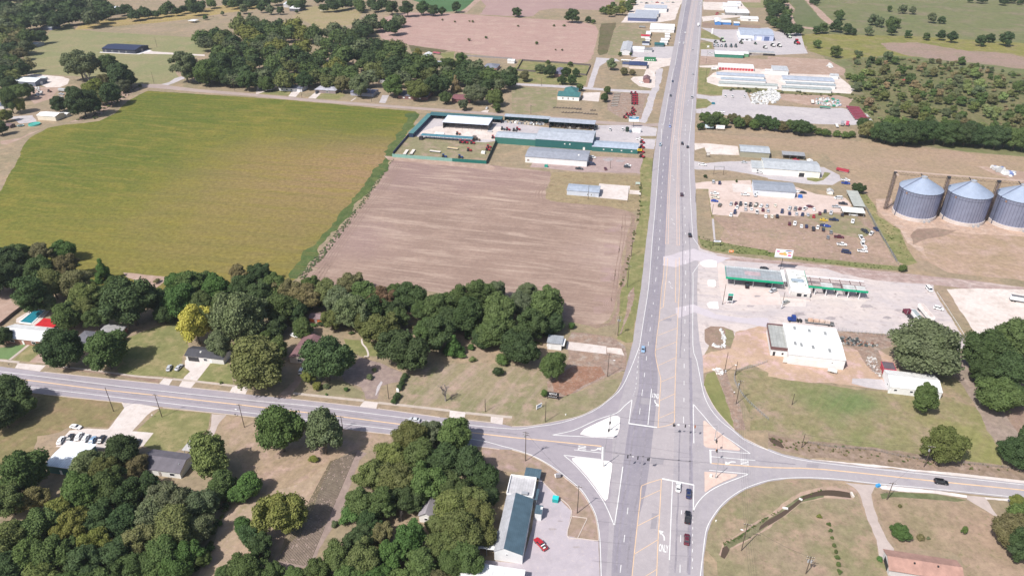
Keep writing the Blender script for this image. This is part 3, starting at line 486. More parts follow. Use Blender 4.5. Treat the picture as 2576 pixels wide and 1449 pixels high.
WSE = T(2,3,[(885,1520),(878,1200),(868,1040),(840,875),(780,745),(690,610),(550,490),(390,365),(200,258),(0,195)]) + T(1,3,[(2450,190),(1900,118),(1430,50),(1050,5)]) + T(1,2,[(1000,1443)]) + T(0,2,[(2576,1310),(1300,1170),(440,1080),(-300,990)])
S('west_road',WN + [(1660,880),(1700,1100),(1660,1480)] + WSE,asphw,.12)
S('east_road',[(1700,880)] + ERN + ERS + [(1690,1480)],asph,.12)
S('highway',HL + [(1575,960),(1540,1085),(1540,1190),(1525,1440),(1522,1480),(1765,1480),(1765,1300),(1775,1080),(1768,900)] + HR[::-1],asph,.12)
# worn lanes
def band(a,b,m,nm='lane'):S(nm,smooth_line(a,3)+smooth_line(b,3)[::-1],m)
LE = [(1726.8,0),(1712,83),(1698,165),(1676,285),(1663,360),(1658,400),(1650.5,500),(1640.5,611),(1631.8,721),(1619,804),(1609,871),(1606,980),(1583,1065),(1567,1173),(1545.5,1322),(1536,1480)]
YL = [(1740.5,0),(1728,72),(1713,175),(1699,262),(1688,360),(1685.5,386),(1679,501),(1674,615),(1666.5,721),(1658,804),(1653,841),(1650,894),(1655,954),(1645,1070),(1625,1230),(1603,1322),(1586,1480)]
YR = [(1755.5,0),(1739,110),(1724,225),(1713,325),(1709,381),(1708,501),(1709.8,618),(1709,721),(1705.5,791),(1701.8,876),(1698,984),(1696.8,1061),(1693,1210),(1684,1400),(1681,1480)]
RE = [(1764,0),(1754,147),(1745.5,217),(1739,300),(1733,361),(1733.8,386),(1735.5,461),(1739,536),(1742,598),(1743.5,721),(1743,868),(1745,1015),(1746,1115),(1745.5,1220),(1744,1286),(1741.5,1430),(1741,1480)]
band(LE,YL,asphd); band(YR,RE,asph); band(YL,YR,asphp,'median')
def lerp2(A,B,y,t):
    def fx(P):
        for i in range(len(P)-1):
            if P[i][1] <= y <= P[i+1][1]:return P[i][0]+(P[i+1][0]-P[i][0])*(y-P[i][1])/(P[i+1][1]-P[i][1])
        return P[-1][0]
    return (fx(A)*(1-t)+fx(B)*t,y)
for t0,t1,y0,y1 in ((.80,.93,900,1445),(.10,.20,900,1440),(.28,.36,960,1440),(.60,.68,880,1100)):
    A_,B_ = (YR,RE) if t0 == .80 else (LE,YL)
    ys = [y0+(y1-y0)*k/9 for k in range(10)]
    S('tyre_wear',[lerp2(A_,B_,y,t0) for y in ys]+[lerp2(A_,B_,y,t1) for y in ys[::-1]],gmat('tyre_dark',(.235,.217,.255),(.26,.24,.278),(.28,.26,.30),None,s=(.05,.3,1.2),fine=.08,streak=HW,sc=(.27,.25,.285),sa=.7),.25)
S('pale_sweep',[(1700,775),(1745,765),(1800,790),(1880,800),(1932,800),(1932,822),(1860,812),(1800,802),(1745,785),(1705,800)],gmat('dusty',(.50,.455,.485),(.46,.42,.45),(.43,.39,.42),None,fine=.05),1.2)
S('pale_sweep',[(1668,645),(1745,625),(1790,640),(1840,650),(1800,665),(1750,655),(1700,672),(1668,668)],gmat('dusty',(0,0,0),(0,0,0)),1.2)
# refuge islands and kerbs (real steps)
def slab(name,pts,m,h,amp=0,kind='structure'):
    P = [G(x,y) for x,y in pts]; base = ZT
    if sum((P[i].x*P[(i+1) % len(P)].y-P[(i+1) % len(P)].x*P[i].y) for i in range(len(P))) < 0:P.reverse()
    mb = MB()
    for t in tessellate_polygon([P]):
        a,b,c = (Vector((P[i].x,P[i].y,base+h)) for i in t)
        mb.poly([a,b,c] if (b-a).cross(c-a).z > 0 else [a,c,b],m)
    for i in range(len(P)):
        a,b = P[i],P[(i+1) % len(P)]
        mb.poly([(a.x,a.y,0),(b.x,b.y,0),(b.x,b.y,base+h),(a.x,a.y,base+h)],m)
    o = mb.obj(name); o['kind'] = kind; return o
peach = gmat('peach_concrete',(.56,.42,.36),(.60,.47,.41),(.50,.38,.33),None,s=(.08,.4,1.5),fine=.08)
slab('traffic_island',Z(1750,1180,5.152,[(-200,400),(-60,330),(90,260),(240,195),(310,200),(345,225),(335,400),(310,470),(270,512),(150,516),(-100,505),(-260,470)]),concw,.13)
slab('traffic_island',T(2,3,[(605,285),(640,272),(780,285),(980,312),(1010,340),(1003,420),(985,530),(965,690),(940,710),(905,670),(840,570),(760,465),(680,375),(612,310)]),concw,.13)
slab('traffic_island',Z(1750,1180,5.152,[(1600,275),(1625,272),(1760,390),(2000,570),(2160,700),(2140,720),(1900,695),(1700,680),(1630,660),(1605,630),(1600,450)]),peach,.13)
slab('traffic_island',T(2,3,[(1935,418),(2050,425),(2270,445),(2255,465),(2130,515),(2020,570),(1948,622),(1938,610),(1938,500)]),peach,.13)
for q in ([(1760,661),(1772,655.5),(1788,654),(1803,658),(1803,672),(1790,673),(1770,671),(1763,666)],[(1780,706),(1783,704),(1799,705),(1801,710),(1801,720),(1798,722),(1783,720),(1780,716)],[(1778,765),(1783,761),(1795,759),(1806,760),(1808,777),(1795,777),(1782,773)]):
    slab('planter_island',q,concw,.15)
# ---------------------------------------------------------------- painted markings
WL = pmat((.68,.68,.67),.6,0,.15); YP = pmat((.66,.46,.29),.6,0,.15); YPF = pmat((.68,.47,.36),.6,0,.12)
ZM = ZT+.004
def marks(name,lines,m,wd=.22,z=None):
    mb = MB()
    for l in lines:
        strip(mb,smooth_line(l,3) if len(l) > 2 else l,wd,m,ZM if z is None else z)
    o = mb.obj(name); o['kind'] = 'structure'; return o
def at_y(P,y):return lerp2(P,P,y,0)
marks('edge_line',[[(1726.8,0),(1712,83),(1698,165)],[(1697,172),(1693,180),(1685,228)],[(1682,236),(1670,310),(1664,312)],[(1664,325),(1663,360),(1660,378),(1650.5,500),(1640.5,611),(1631.8,721),(1619,804),(1609,871)],
   [(1764,0),(1754,147),(1745.5,217),(1739,300),(1733,361),(1733.8,386),(1735.5,461),(1739,536),(1743,598)],[(1743,598),(1750,608),(1760,621)],[(1759,664),(1743,687)],[(1743,687),(1743.5,721),(1743,868),(1753,908),(1763,958),(1771.8,996),(1788,1029),(1813,1058.7),(1843,1082),(1870.5,1104.6),(1900.5,1119.6),(1932,1132),(1969.5,1146),(2037,1160),(2192,1178),(2287,1188),(2576,1219),(2760,1240)],
   [(1609,871),(1583,936),(1563,976),(1538,1001),(1488,1036),(1413,1062.6),(1338,1074),(1288,1078.5),(1150,1066),(1019,1051),(781.5,1021),(644,1008),(375,980),(250,965),(70,942.6),(-60,927)],
   [(-60,958),(67.5,972.7),(250,994),(400,1011.6),(644,1040),(851.5,1064),(1001.5,1081.6),(1191.5,1104.6),(1264,1122),(1288,1128),(1338,1144.6),(1388,1172),(1428,1202),(1463,1232),(1485.5,1267),(1500.5,1299.6),(1508,1344.6),(1510.5,1382),(1513,1470)],
   [(1759,1470),(1768,1394.6),(1775.5,1337),(1788,1307),(1813,1272),(1838,1249.6),(1875.5,1227),(1932,1208),(1982,1202),(2037,1200.8),(2107,1204.6),(2194.5,1214.6),(2357,1229.6),(2576,1252),(2760,1272)]],WL,.24)
marks('channel_line',[[(1388,1094),(1443,1082),(1500.5,1056),(1550.5,1039),(1570.5,1021),(1590,1005)],[(1590,1005),(1581.8,1065)],[(1388,1094),(1470,1098),(1543,1102)],
   [(1744,1016.4),(1744.5,1060),(1745.5,1114.6)],[(1744,1016.4),(1770,1046),(1800.5,1081),(1840,1108),(1888,1140.8)],[(1888,1140.8),(1784,1131.5)],
   [(1566.8,1173),(1557,1245),(1545.5,1322)],[(1545.5,1322),(1520.5,1264.6),(1488,1217),(1463,1187),(1440,1163),(1418,1144.6)],[(1418,1144.6),(1512,1155)],
   [(1745.5,1219),(1744,1286)],[(1744,1286),(1753,1267),(1775.5,1242),(1813,1219.6),(1884,1192)],[(1884,1192),(1784,1182)],
   [(1639,978),(1630,1068)],[(1691.8,1209.6),(1683.8,1408)],[(1789,1148),(1900,1158)],[(1444,1131),(1515,1139)]],WL,.3)
marks('stop_line',[[(1581.8,1065),(1653,1075)],[(1665,1203.5),(1745.5,1219.5)],[(1787,1131),(1788,1165)],[(1516,1124),(1515,1156)]],WL,.65,ZM+.004)
dsh = []
for P,ys in (([(1732,0),(1720,61),(1714,92),(1703,162),(1687,282),(1678.5,355),(1670.5,389),(1663,503),(1658.8,607),(1649,711),(1646.8,737),(1634.8,834),(1625.5,908),(1614.8,992.7),(1609,1037.7)],(0,1042)),
              ([(1583.8,1240),(1575.5,1313),(1566.8,1384.6),(1560,1440)],(1240,1440)),
              ([(1760,0),(1748,147),(1731,260),(1724,322),(1721,391),(1721,471),(1723,546),(1724.8,613),(1725,661),(1724.8,718),(1723.8,779),(1722,846),(1721,924),(1720.5,1010),(1719.5,1062)],(0,1064)),
              ([(1714.5,1283),(1712,1362),(1710.5,1440)],(1283,1440))):
    W_ = [G(*at_y(P,y)) for y in [ys[0]+(ys[1]-ys[0])*k/200 for k in range(201)]][::-1]
    d = 0
    for i in range(200):
        a,b = W_[i],W_[i+1]; s_ = (b-a).length; 
        if (d % 12.19) < 3.05:dsh.append((a,b))
        d += s_
mb = MB()
for a,b in dsh:
    n_ = max(1,int((b-a).length/3.2)); 
    if n_ == 1:strip(mb,[a,b],.22,WL,ZM,True)
    else:strip(mb,[a,a+(b-a).normalized()*3.05],.22,WL,ZM,True)
o = mb.obj('lane_dashes'); o['kind'] = 'structure'
mb = MB()
for P in ([(1609,880),(1604,920),(1599,975),(1591.5,998)],[(1743,1300),(1742,1360),(1741.5,1440)]):
    W_ = [G(*p) for p in smooth_line(P,4)]
    for i in range(len(W_)-1):strip(mb,[W_[i],W_[i].lerp(W_[i+1],.35)],.2,WL,ZM,True)
o = mb.obj('lane_dots'); o['kind'] = 'structure'
i_L = [(1744,0),(1732,72),(1717,175),(1704,262),(1693,360),(1690,386),(1683.5,501),(1681,615)]
i_R = [(1751.8,0),(1735,110),(1719,225),(1708,325),(1705,381),(1702.5,501),(1703,618)]
marks('centre_line',[YL[:8],i_L,YR[:7],i_R],YPF,.2)
marks('centre_line',[[(1672,648),(1668,700),(1664,729),(1658,804),(1653,841),(1649,880),(1648.8,894),(1655,925),(1661.5,950),(1661.8,970),(1659,1010),(1655.5,1074)],[(1708.5,648),(1709,721),(1705.5,791),(1701.8,876),(1698,984),(1696.8,1061)],[(1680,650),(1676,700),(1671,745),(1669,772)],[(1700.5,652),(1700,700),(1699,760)],[(1669,772),(1661,776)],[(1699,760),(1707,762)],[(1653,1075),(1675,1071),(1690,1066),(1696.8,1061)],
   [(1664,1204.6),(1638,1212),(1620,1219),(1613,1225),(1610.5,1257),(1603,1322),(1595.5,1392),(1588,1470)],[(1664,1204.6),(1662,1240),(1659,1297),(1655.5,1357),(1651,1470)]],YP,.26)
marks('hatching',[[(1658,808),(1704,789)],[(1655,844),(1703.5,825)],[(1650,880),(1701.5,860)],[(1655,920),(1700.5,899)],[(1662,961),(1699,946)],[(1661,1007),(1698,990)],[(1657,1052),(1697,1035)],
   [(1611,1255),(1662,1232)],[(1604,1322),(1659,1294)],[(1596,1393),(1655,1357)],[(1590,1470),(1651,1432)]]
   + [[lerp2(YL,YL,y,0),lerp2(i_L,i_L,y-1,0)] for y in (390,409,429,450,473,497,523,551,581,613)] + [[lerp2(i_R,i_R,y,0),lerp2(YR,YR,y-1,0)] for y in (392,420,450,483,520,560,600,617)],YP,.2)
marks('centre_line',[[(-60,940),(75,956.7),(250,979),(400,995),(644,1022.7),(849,1046.7),(1014,1067.6),(1181.5,1087),(1288,1099.6),(1513,1122)],[(1789,1165),(1932,1175.3),(2072,1180.3),(2344.5,1209),(2576,1232.5),(2760,1254)]],YP,.5)
marks('pavement_joint',[[(1510+i*7-4*k,1160+k*50),(1590+i*7-4*k,1168+k*50)] for i in range(1) for k in range(6)] + [[(1605-k*2,860+k*34),(1655-k*1.5,866+k*34)] for k in range(6)] + [[(1560,1114),(1740,1142)],[(1548,1140),(1760,1166)],[(1745,1000),(1760,1002)],[(1628+.0*k,740),(1660,742)]],pmat((.15,.14,.16),.9),.09)
# arrows and words
def arrow(x,y,ang,s=1.0,flip=1,curved=True,m=WL):
    """turn arrow about 3.6 m long; ang = travel direction on the ground"""
    o = G(x,y); ca,sa = math.cos(ang),math.sin(ang); mb = MB()
    def q(u,v):return (o.x+(u*ca-v*sa)*s,o.y+(u*sa+v*ca)*s,ZM+.002)
    pts = [(-1.9,-.0),(-.8,.05*flip),(-.1,.35*flip),(.5,.95*flip)] if curved else [(-1.6,0),(1,0)]
    Wd = [Vector(q(*p)) for p in pts]; strip(mb,Wd,.38*s,m,ZM+.002,True)
    h = [(.0,1.25*flip),(1.5,1.75*flip),(1.35,.25*flip)] if curved else [(.9,-.6),(2.2,0),(.9,.6)]
    t = [q(*p) for p in h]
    if (Vector(t[1])-Vector(t[0])).cross(Vector(t[2])-Vector(t[0])).z < 0:t.reverse()
    mb.poly([(a,b,ZM+.004) for a,b,c in t],m); return mb
def text_mesh(s,size,mat,ext=0.0,align='CENTER'):
    c = bpy.data.curves.new('lettering','FONT'); c.body = s; c.size = size; c.align_x = align; c.align_y = 'CENTER'; c.extrude = ext; c.offset = size*.02
    t = bpy.data.objects.new('lettering',c); me = bpy.data.meshes.new_from_object(t); bpy.data.objects.remove(t); bpy.data.curves.remove(c)
    me.materials.clear(); me.materials.append(mat); return me
def word(x,y,ang,s=4.3,sx=.26,sy=1.0):
    me = text_mesh('ONLY',s,WL); o = put('lane_word',me,None,G(x,y,0)+Vector((0,0,ZM+.003)),ang-math.pi/2); o.scale = (sx,sy,1); o['kind'] = 'structure'
UP = R(77)
for (x,y,a,f) in ((1671.8,1346,UP,1),(1646.8,1014,UP+math.pi,1),(1835.5,1160,R(170),1),(1500.5,1133,R(-9),1)):
    o = arrow(x,y,a,1.15,f).obj('lane_arrow'); o['kind'] = 'structure'
word(1669,1379.6,UP); word(1648.8,995,UP+math.pi); word(1874,1163,R(170)); word(1463,1127,R(-9))
YPA = pmat((.60,.58,.58),.6)
for (x,y) in ((1693,448),(1693,558),(1687,717),(1698,347),(1707.5,280),(1714.5,220),(1722.5,172),(1727,128),(1733,94),(1738,61),(1741,36)):
    for dy,a in ((-.4,UP),(.4,UP+math.pi)):
        p = G(x,y); o = arrow(x,y+dy*24*pxm(p)/8,a,.72,1,m=YPA).obj('lane_arrow'); o['kind'] = 'structure'
# kerbs
kc = gmat('kerb',(.50,.43,.38),(.55,.48,.44),None,None,fine=.08)
def kerb(pts,h=.14,wd=.22,m=None):
    mb = MB(); P = [G(x,y) for x,y in smooth_line(pts,4)]
    for i in range(len(P)-1):
        a,b = P[i],P[i+1]; d = (b-a).normalized(); n = Vector((-d.y,d.x,0))*wd/2
        lo = [a-n,b-n,b+n,a+n]; up = [Vector((v.x,v.y,ZT+h)) for v in lo]; mb.hexa(lo,up,m or kc,False)
    o = mb.obj('kerb'); o['kind'] = 'structure'
for q in (T(0,2,[(440,856),(1000,915),(1600,977)]),T(0,2,[(1930,1015),(2350,1060)]),T(1,2,[(360,1127),(700,1165),(1040,1203)]),T(1,2,[(1230,1225),(1850,1312)]),T(1,2,[(2100,1335),(2360,1365)]),
          T(2,2,[(0,1407),(200,1397),(480,1347),(700,1292),(900,1187),(1040,1067),(1100,962)]),T(1,3,[(1050,7),(1430,52),(1900,120),(2450,192)]),T(0,2,[(440,1082),(1240,1165)]),T(0,2,[(1640,1215),(2576,1312)]),
          T(2,3,[(0,197),(200,260),(390,367),(550,492),(690,612),(780,747),(840,877),(868,1042),(870,1110)]),T(2,3,[(310,520),(430,640),(600,808),(555,1060),(700,1090),(868,1112)]),T(2,3,[(590,862),(755,885)]),T(2,3,[(755,890),(660,1085)]),
          T(2,2,[(1935,1000),(1965,1083),(2045,1225),(2145,1343),(2240,1440)]),T(2,3,[(2340,82),(2460,142),(2576,197)])):
    kerb(q)
sw = gmat('sidewalk',(.42,.36,.315),(.46,.40,.355),(.38,.32,.27),None,fine=.1,s=(.1,.4,1.4))
def walk(pts,wd=1.5,m=sw,name='sidewalk'):
    mb = MB(); strip(mb,smooth_line(pts,3),wd,m,ZT-.008); o = mb.obj(name); o['kind'] = 'structure'
walk(T(0,2,[(-200,720),(0,738),(190,760)])); walk(T(0,2,[(560,795),(1000,848),(1380,900),(1640,920)]),1.1); walk(T(0,2,[(1740,928),(1950,948),(2360,998)]),1.3); walk(T(1,2,[(370,1070),(700,1105),(1085,1145)])); walk(T(1,2,[(1230,1165),(1600,1205),(1950,1245)])); walk(T(1,2,[(2110,1268),(2576,1312)]))
walk(T(0,2,[(90,740),(300,575)]),1.3); walk(T(1,2,[(1065,525),(1070,570),(1110,620),(1130,680),(1120,705)]),.8,conc,'garden_path')
for nm,q,m in (('driveway',[(180,765),(460,790),(400,850),(150,815)],conc),('driveway',[(1860,740),(1900,715),(2040,740),(2130,755),(1980,945),(1920,1020),(1800,1000),(1860,900),(1915,850),(1860,810)],conc),('driveway',[(1650,915),(1740,925),(1700,990),(1600,975)],conc),
                 ('driveway',[(1220,1165),(1400,1165),(1600,1215),(1500,1280),(1340,1443),(1500,1500),(1545,1470),(1540,1480)],None)):
    if m:S(nm,T(0,2,q),m,.05)
S('driveway',T(0,2,[(1225,1165),(1420,1180),(1610,1215),(1530,1250),(1480,1290),(1340,1440),(1330,1450)]) + T(0,3,[(1545,25),(1440,160),(1000,180),(560,165),(700,0),(880,-20),(1080,-10)]) + T(0,2,[(1100,1420),(1250,1220)]),conc,.05)
S('driveway',T(0,2,[(2350,990),(2500,1010),(2470,1080),(2310,1060)]),conc,.1)
S('driveway',T(1,2,[(410,900),(480,900),(430,990),(360,1070),(350,1125),(210,1110),(270,1050),(380,950)]),dirtp,.3)
S('driveway',T(1,2,[(1090,1145),(1230,1160),(1210,1225),(1040,1205)]),conc,.05); S('driveway',T(1,2,[(1950,1240),(2110,1260),(2095,1340),(1945,1315)]),conc,.05); S('driveway',T(1,2,[(2365,1285),(2490,1300),(2480,1385),(2360,1365)]),conc,.05)
S('garden_path',T(1,2,[(1260,945),(1275,960),(1210,1090),(1200,1090),(1220,1000)]),gravel,.1)
S('driveway',T(0,2,[(2130,1275),(2280,1285),(2200,1380),(2150,1500),(2080,1500),(2120,1400)]),gmat('drive',(0,0,0),(0,0,0)),.3)
# ---------------------------------------------------------------- wheel tracks, oil lines, joints and patches
def wavy(pts,amp=.15):
    out = []; P = [G(x,y) for x,y in smooth_line(pts,8)]
    for p in P:k = noise.noise(p*.11)*amp*2; out.append(Vector((p.x+k,p.y+k*.3,0)))
    return out
def trackset(name,lines,wd,m,gap=0,z=None):
    mb = MB()
    for l in lines:
        P = wavy(l)
        for s in ((-gap/2,gap/2) if gap else (0,)):
            Q = []
            for i,p in enumerate(P):
                d = (P[min(i+1,len(P)-1)]-P[max(i-1,0)]).normalized(); Q.append(p+Vector((-d.y,d.x,0))*s)
            strip(mb,Q,wd,m,z or ZT-.012,True)
    o = mb.obj(name); o['kind'] = 'structure'
tl = gmat('track_light',(.37,.275,.225),(.31,.22,.18),(.28,.195,.16),None,s=(.05,.2,.6),fine=.1)
td = gmat('track_dark',(.235,.165,.135),(.265,.185,.15),(.29,.205,.17),None,s=(.05,.2,.6),fine=.1)
lines = []
for k in range(7):
    for (cx,cy,rx,ry) in ((1530,572,34,12),(1528,628,30,14),(1520,690,34,18),(1505,765,40,24)):
        a = .35+.11*k; lines.append([(cx-rx*.3,cy-ry*a),(cx+rx*a*.7,cy-ry*a*.8),(cx+rx*a,cy),(cx+rx*a*.7,cy+ry*a*.8),(cx-rx*.3,cy+ry*a)])
trackset('wheel_track',lines,.35,tl,0)
trackset('wheel_track',[[(1000,412),(960,470),(915,520),(868,590),(830,640),(790,700)],[(1010,414),(972,470),(930,520),(880,590),(842,645),(800,712)],[(1380,470),(1362,480),(1362,500),(1385,512)],[(1375,462),(1354,478),(1353,504),(1380,518)],[(1570,540),(1566,600),(1553,680),(1542,760)],[(800,705),(790,695),(800,680),(830,660)],[(815,712),(800,700),(808,685),(840,668)]],.4,td,1.8)
trackset('wheel_track',[[(1000,422+k*21+(k % 3)*4),(1250,446+k*21),(1500,478+k*21)] for k in range(3,13)],.3,td,2.6)
soy_t = gmat('row_gap',(.10,.115,.028),(.15,.145,.035),(.18,.16,.045),None,fine=.2)
trackset('crop_row_gap',[[(60+k*6,372+k*34),(450,398+k*35),(860-k*9,425+k*36)] for k in range(0,8)] + [[(380,262+k*26),(700,285+k*27),(1000-k*20,308+k*27)] for k in range(4)],.45,soy_t,2.4,.03)
oil = gmat('oil_line',(.225,.208,.235),(.26,.24,.265),(.30,.278,.305),None,s=(.1,.4,1.5),fine=.15)
ol = []
for A_,B_,t,y0,y1 in ((YR,RE,.80,1000,1440),(YR,RE,.27,1080,1440),(LE,YL,.23,860,1440),(LE,YL,.74,900,1440),(YR,RE,.78,560,980),(LE,YL,.25,400,840),(LE,YL,.72,380,860),(YR,RE,.25,380,900)):ol.append([lerp2(A_,B_,y0+(y1-y0)*k/8,t) for k in range(9)])
trackset('oil_line',ol,.5,oil,0,ZT)
trackset('oil_line',[[(1400,1116),(1500,1130),(1620,1148),(1740,1160)],[(1800,1150),(1900,1158),(2000,1168)],[(0,940),(300,974),(700,1018),(1100,1068),(1300,1092)],[(0,958),(300,992),(700,1036),(1000,1074)]],.45,oil,0,ZT)
jl = []
for k in range(26):
    y = 380+k*(10+k*1.15)
    if y > 1440:break
    jl.append([lerp2(LE,YL,y,0),lerp2(LE,YL,y+4,1)])
for k in range(9):jl.append([lerp2(YR,RE,900+k*62,0),lerp2(YR,RE,903+k*62,1)])
marks('pavement_joint',jl,pmat((.17,.155,.18),.9,0,.3),.08)
for q in ([(1612,1000),(1640,1003),(1638,1018),(1609,1015)],[(1700,1330),(1735,1334),(1734,1352),(1699,1349)],[(1640,1150),(1672,1152),(1668,1168),(1636,1165)],[(2030,1165),(2060,1168),(2058,1178),(2028,1174)],[(330,985),(372,989),(370,997),(329,993)],[(905,1047),(940,1051),(938,1061),(903,1056)],[(1668,800),(1690,801),(1689,808),(1667,807)],[(1640,1290),(1655,1291),(1650,1330),(1636,1329)]):
    S('road_patch',q,gmat('patch',(.27,.25,.27),(.30,.28,.30),None,None,fine=.08),.15)
for (x,y,r) in ((1888,770,5),(2010,790,9),(2090,800,7),(2180,770,8),(2231,799,6),(2130,720,8),(1905,745,4),(2260,780,5),(2080,715,5),(1560,405,6),(1530,402,7),(1390,1330,5),(1410,1310,4),(1450,1375,5),(1870,700,4)):
    n_ = 14; S('damp_stain',[(x+r*1.9*math.cos(k*6.283/n_)*(1+.25*math.sin(k*2.3+x)),y+r*.55*math.sin(k*6.283/n_)*(1+.25*math.cos(k*1.7+y))) for k in range(n_)],gmat('stain',(.29,.26,.265),(.34,.30,.305),(.40,.35,.345),None,fine=.15,s=(.1,.4,1.2)),.4)
# ---------------------------------------------------------------- buildings
def metal(c,rib=.9):
    k = .74 if max(c) < .69 else 1
    return pmat(tuple(x*k for x in c),.5,.0,.2,rib=rib,spec=.4)
GALV = (.46,.49,.56); TEAL = (.095,.155,.20); WHT = (.68,.68,.68); GREEN = (.04,.155,.125)
def frame3(A,B,C,h):
    """eave corners read from the picture -> origin (front-left), along, depth, length, depth"""
    a,b = G(*A,h),G(*B,h); m = (a+b)/2; g_ = R(-9.5) if (a.y < 330 and a.x < 0) else R(-11.5); u = Vector((math.cos(g_),math.sin(g_),0)); n = Vector((-u.y,u.x,0)); Lx = abs((b-a).dot(u)); a = m-u*Lx/2
    D = C if isinstance(C,(int,float)) else abs((G(*C,h)-a).dot(n))
    return Vector((a.x,a.y,0)),u,n,Lx,D
def building(name,label,A,B,C,h,roof='gable',rise=1.2,rc=GALV,wc=WHT,rib=.9,open_=(),doors=(),over=.35,cat='building',group=None,ridge=.5,posts=0,shingle=False,trim=None,extra=None,rc2=None,trimh=.55):
    o,u,n,Lx,D = frame3(A,B,C,h); ang = math.atan2(u.y,u.x)
    if cat in ('shed','cabin','hut') and Lx < 14 and D > Lx*1.3 and D < 16:D = Lx*1.1
    ctr = o+u*Lx/2+n*D/2
    root = empty(name,(ctr.x,ctr.y,0),ang,label,cat,group); x0,y0 = -Lx/2,-D/2
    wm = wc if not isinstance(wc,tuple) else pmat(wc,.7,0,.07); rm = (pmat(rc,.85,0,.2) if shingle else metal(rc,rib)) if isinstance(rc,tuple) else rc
    th = .22; hb = h-.02; w_ = MB(); x1,y1 = -x0,-y0
    sides = {'f':((x0,y0),(x1,y0)),'r':((x1,y0),(x1,y1)),'b':((x1,y1),(x0,y1)),'l':((x0,y1),(x0,y0))}
    for k,(p,q) in sides.items():
        if k in open_:continue
        d = Vector((q[0]-p[0],q[1]-p[1],0)).normalized(); m = Vector((-d.y,d.x,0))*th
        P,Q = Vector((*p,0)),Vector((*q,0))
        if k in 'lr':P += d*th; Q -= d*th          # butt between the long walls
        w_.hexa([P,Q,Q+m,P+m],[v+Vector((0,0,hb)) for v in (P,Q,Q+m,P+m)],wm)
    if w_.f:
        wo = w_.obj('wall',root)
    e = over; r = MB(); tk = .16
    def slope(pts,m=rm):
        up = [Vector(p) for p in pts]; i = len(r.v); k = len(up)
        r.v += [tuple(p) for p in up]+[(p.x,p.y,p.z-tk) for p in up]; mi = r.mi(m)
        r.f.append(tuple(range(i,i+k))); r.f.append(tuple(range(i+2*k-1,i+k-1,-1)))
        for j in range(k):r.f.append((i+j,i+k+j,i+k+(j+1) % k,i+(j+1) % k))
        r.m += [mi]*(2+k)
    H,top = h+tk,h+tk+rise
    if roof == 'gable':      # ridge runs along the front
        yr = y0+D*ridge; sf = rise/max(yr-y0,.1); sb = rise/max(y1-yr,.1)
        slope([(x0-e,y0-e,H-sf*e),(x1+e,y0-e,H-sf*e),(x1+e,yr,top),(x0-e,yr,top)]); slope([(x0-e,yr,top),(x1+e,yr,top),(x1+e,y1+e,H-sb*e),(x0-e,y1+e,H-sb*e)])
        for xx,nm in ((x0,'l'),(x1-th,'r')):
            if nm in open_:continue
            gb = MB(); t3 = [(y0+.02,hb),(y1-.02,hb),(yr,top-tk-.04)]
            gb.poly([(xx,a,b) for a,b in t3][::-1],wm); gb.poly([(xx+th,a,b) for a,b in t3],wm); gb.obj('gable_wall',root)
    elif roof == 'cross':    # ridge runs away from the front
        xr = x0+Lx*ridge; sl = rise/max(xr-x0,.1); sr = rise/max(x1-xr,.1)
        slope([(x0-e,y0-e,H-sl*e),(xr,y0-e,top),(xr,y1+e,top),(x0-e,y1+e,H-sl*e)],metal(rc2,.6) if rc2 else rm); slope([(xr,y0-e,top),(x1+e,y0-e,H-sr*e),(x1+e,y1+e,H-sr*e),(xr,y1+e,top)])
        for yy,nm in ((y0,'f'),(y1-th,'b')):
            if nm in open_:continue
            gb = MB(); t3 = [(x0+.02,hb),(x1-.02,hb),(xr,top-tk-.04)]
            gb.poly([(a,yy,b) for a,b in t3],wm); gb.poly([(a,yy+th,b) for a,b in t3][::-1],wm); gb.obj('gable_wall',root)
    elif roof == 'hip':
        if Lx >= D:
            k = D/2; p,q = (x0+k,0,top),(x1-k,0,top)
            if x1-k - (x0+k) < .2:q = (x0+k+.2,0,top)
            slope([(x0-e,y0-e,H),(x1+e,y0-e,H),q,p]); slope([(x1+e,y1+e,H),(x0-e,y1+e,H),p,q]); slope([(x1+e,y0-e,H),(x1+e,y1+e,H),q]); slope([(x0-e,y1+e,H),(x0-e,y0-e,H),p])
        else:
            k = Lx/2; p,q = (0,y0+k,top),(0,y1-k,top)
            slope([(x0-e,y0-e,H),(x1+e,y0-e,H),p]); slope([(x1+e,y0-e,H),(x1+e,y1+e,H),q,p]); slope([(x1+e,y1+e,H),(x0-e,y1+e,H),q]); slope([(x0-e,y1+e,H),(x0-e,y0-e,H),p,q])
    elif roof == 'shed':slope([(x0-e,y0-e,H),(x1+e,y0-e,H),(x1+e,y1+e,top),(x0-e,y1+e,top)])
    elif roof == 'flat':
        slope([(x0-e,y0-e,H),(x1+e,y0-e,H),(x1+e,y1+e,H),(x0-e,y1+e,H)])
    ro = r.obj('roof',root)
    if trim:
        t = MB(); tm = pmat(trim,.5); zt = H-.1 if roof != 'flat' else H
        t.box((0,y0-e-.08,zt),(2*(x1+e)+.2,.14,trimh),tm); t.box((x0-e-.08,0,zt),(.14,2*(y1+e),trimh),tm); t.box((x1+e+.08,0,zt),(.14,2*(y1+e),trimh),tm); t.box((0,y1+e+.08,zt),(2*(x1+e)+.2,.14,trimh),tm); t.obj('fascia',root)
    if posts:
        for k in range(posts):
            xx = x0+.2+(Lx-.4)*k/(posts-1)
            for yy in ((y0+.15,) if 'b' not in open_ else (y0+.15,y1-.15)):
                p_ = MB(); p_.box((xx,yy,h/2),(.16,.16,h),STEEL if posts < 7 else WOOD); p_.obj('post',root)
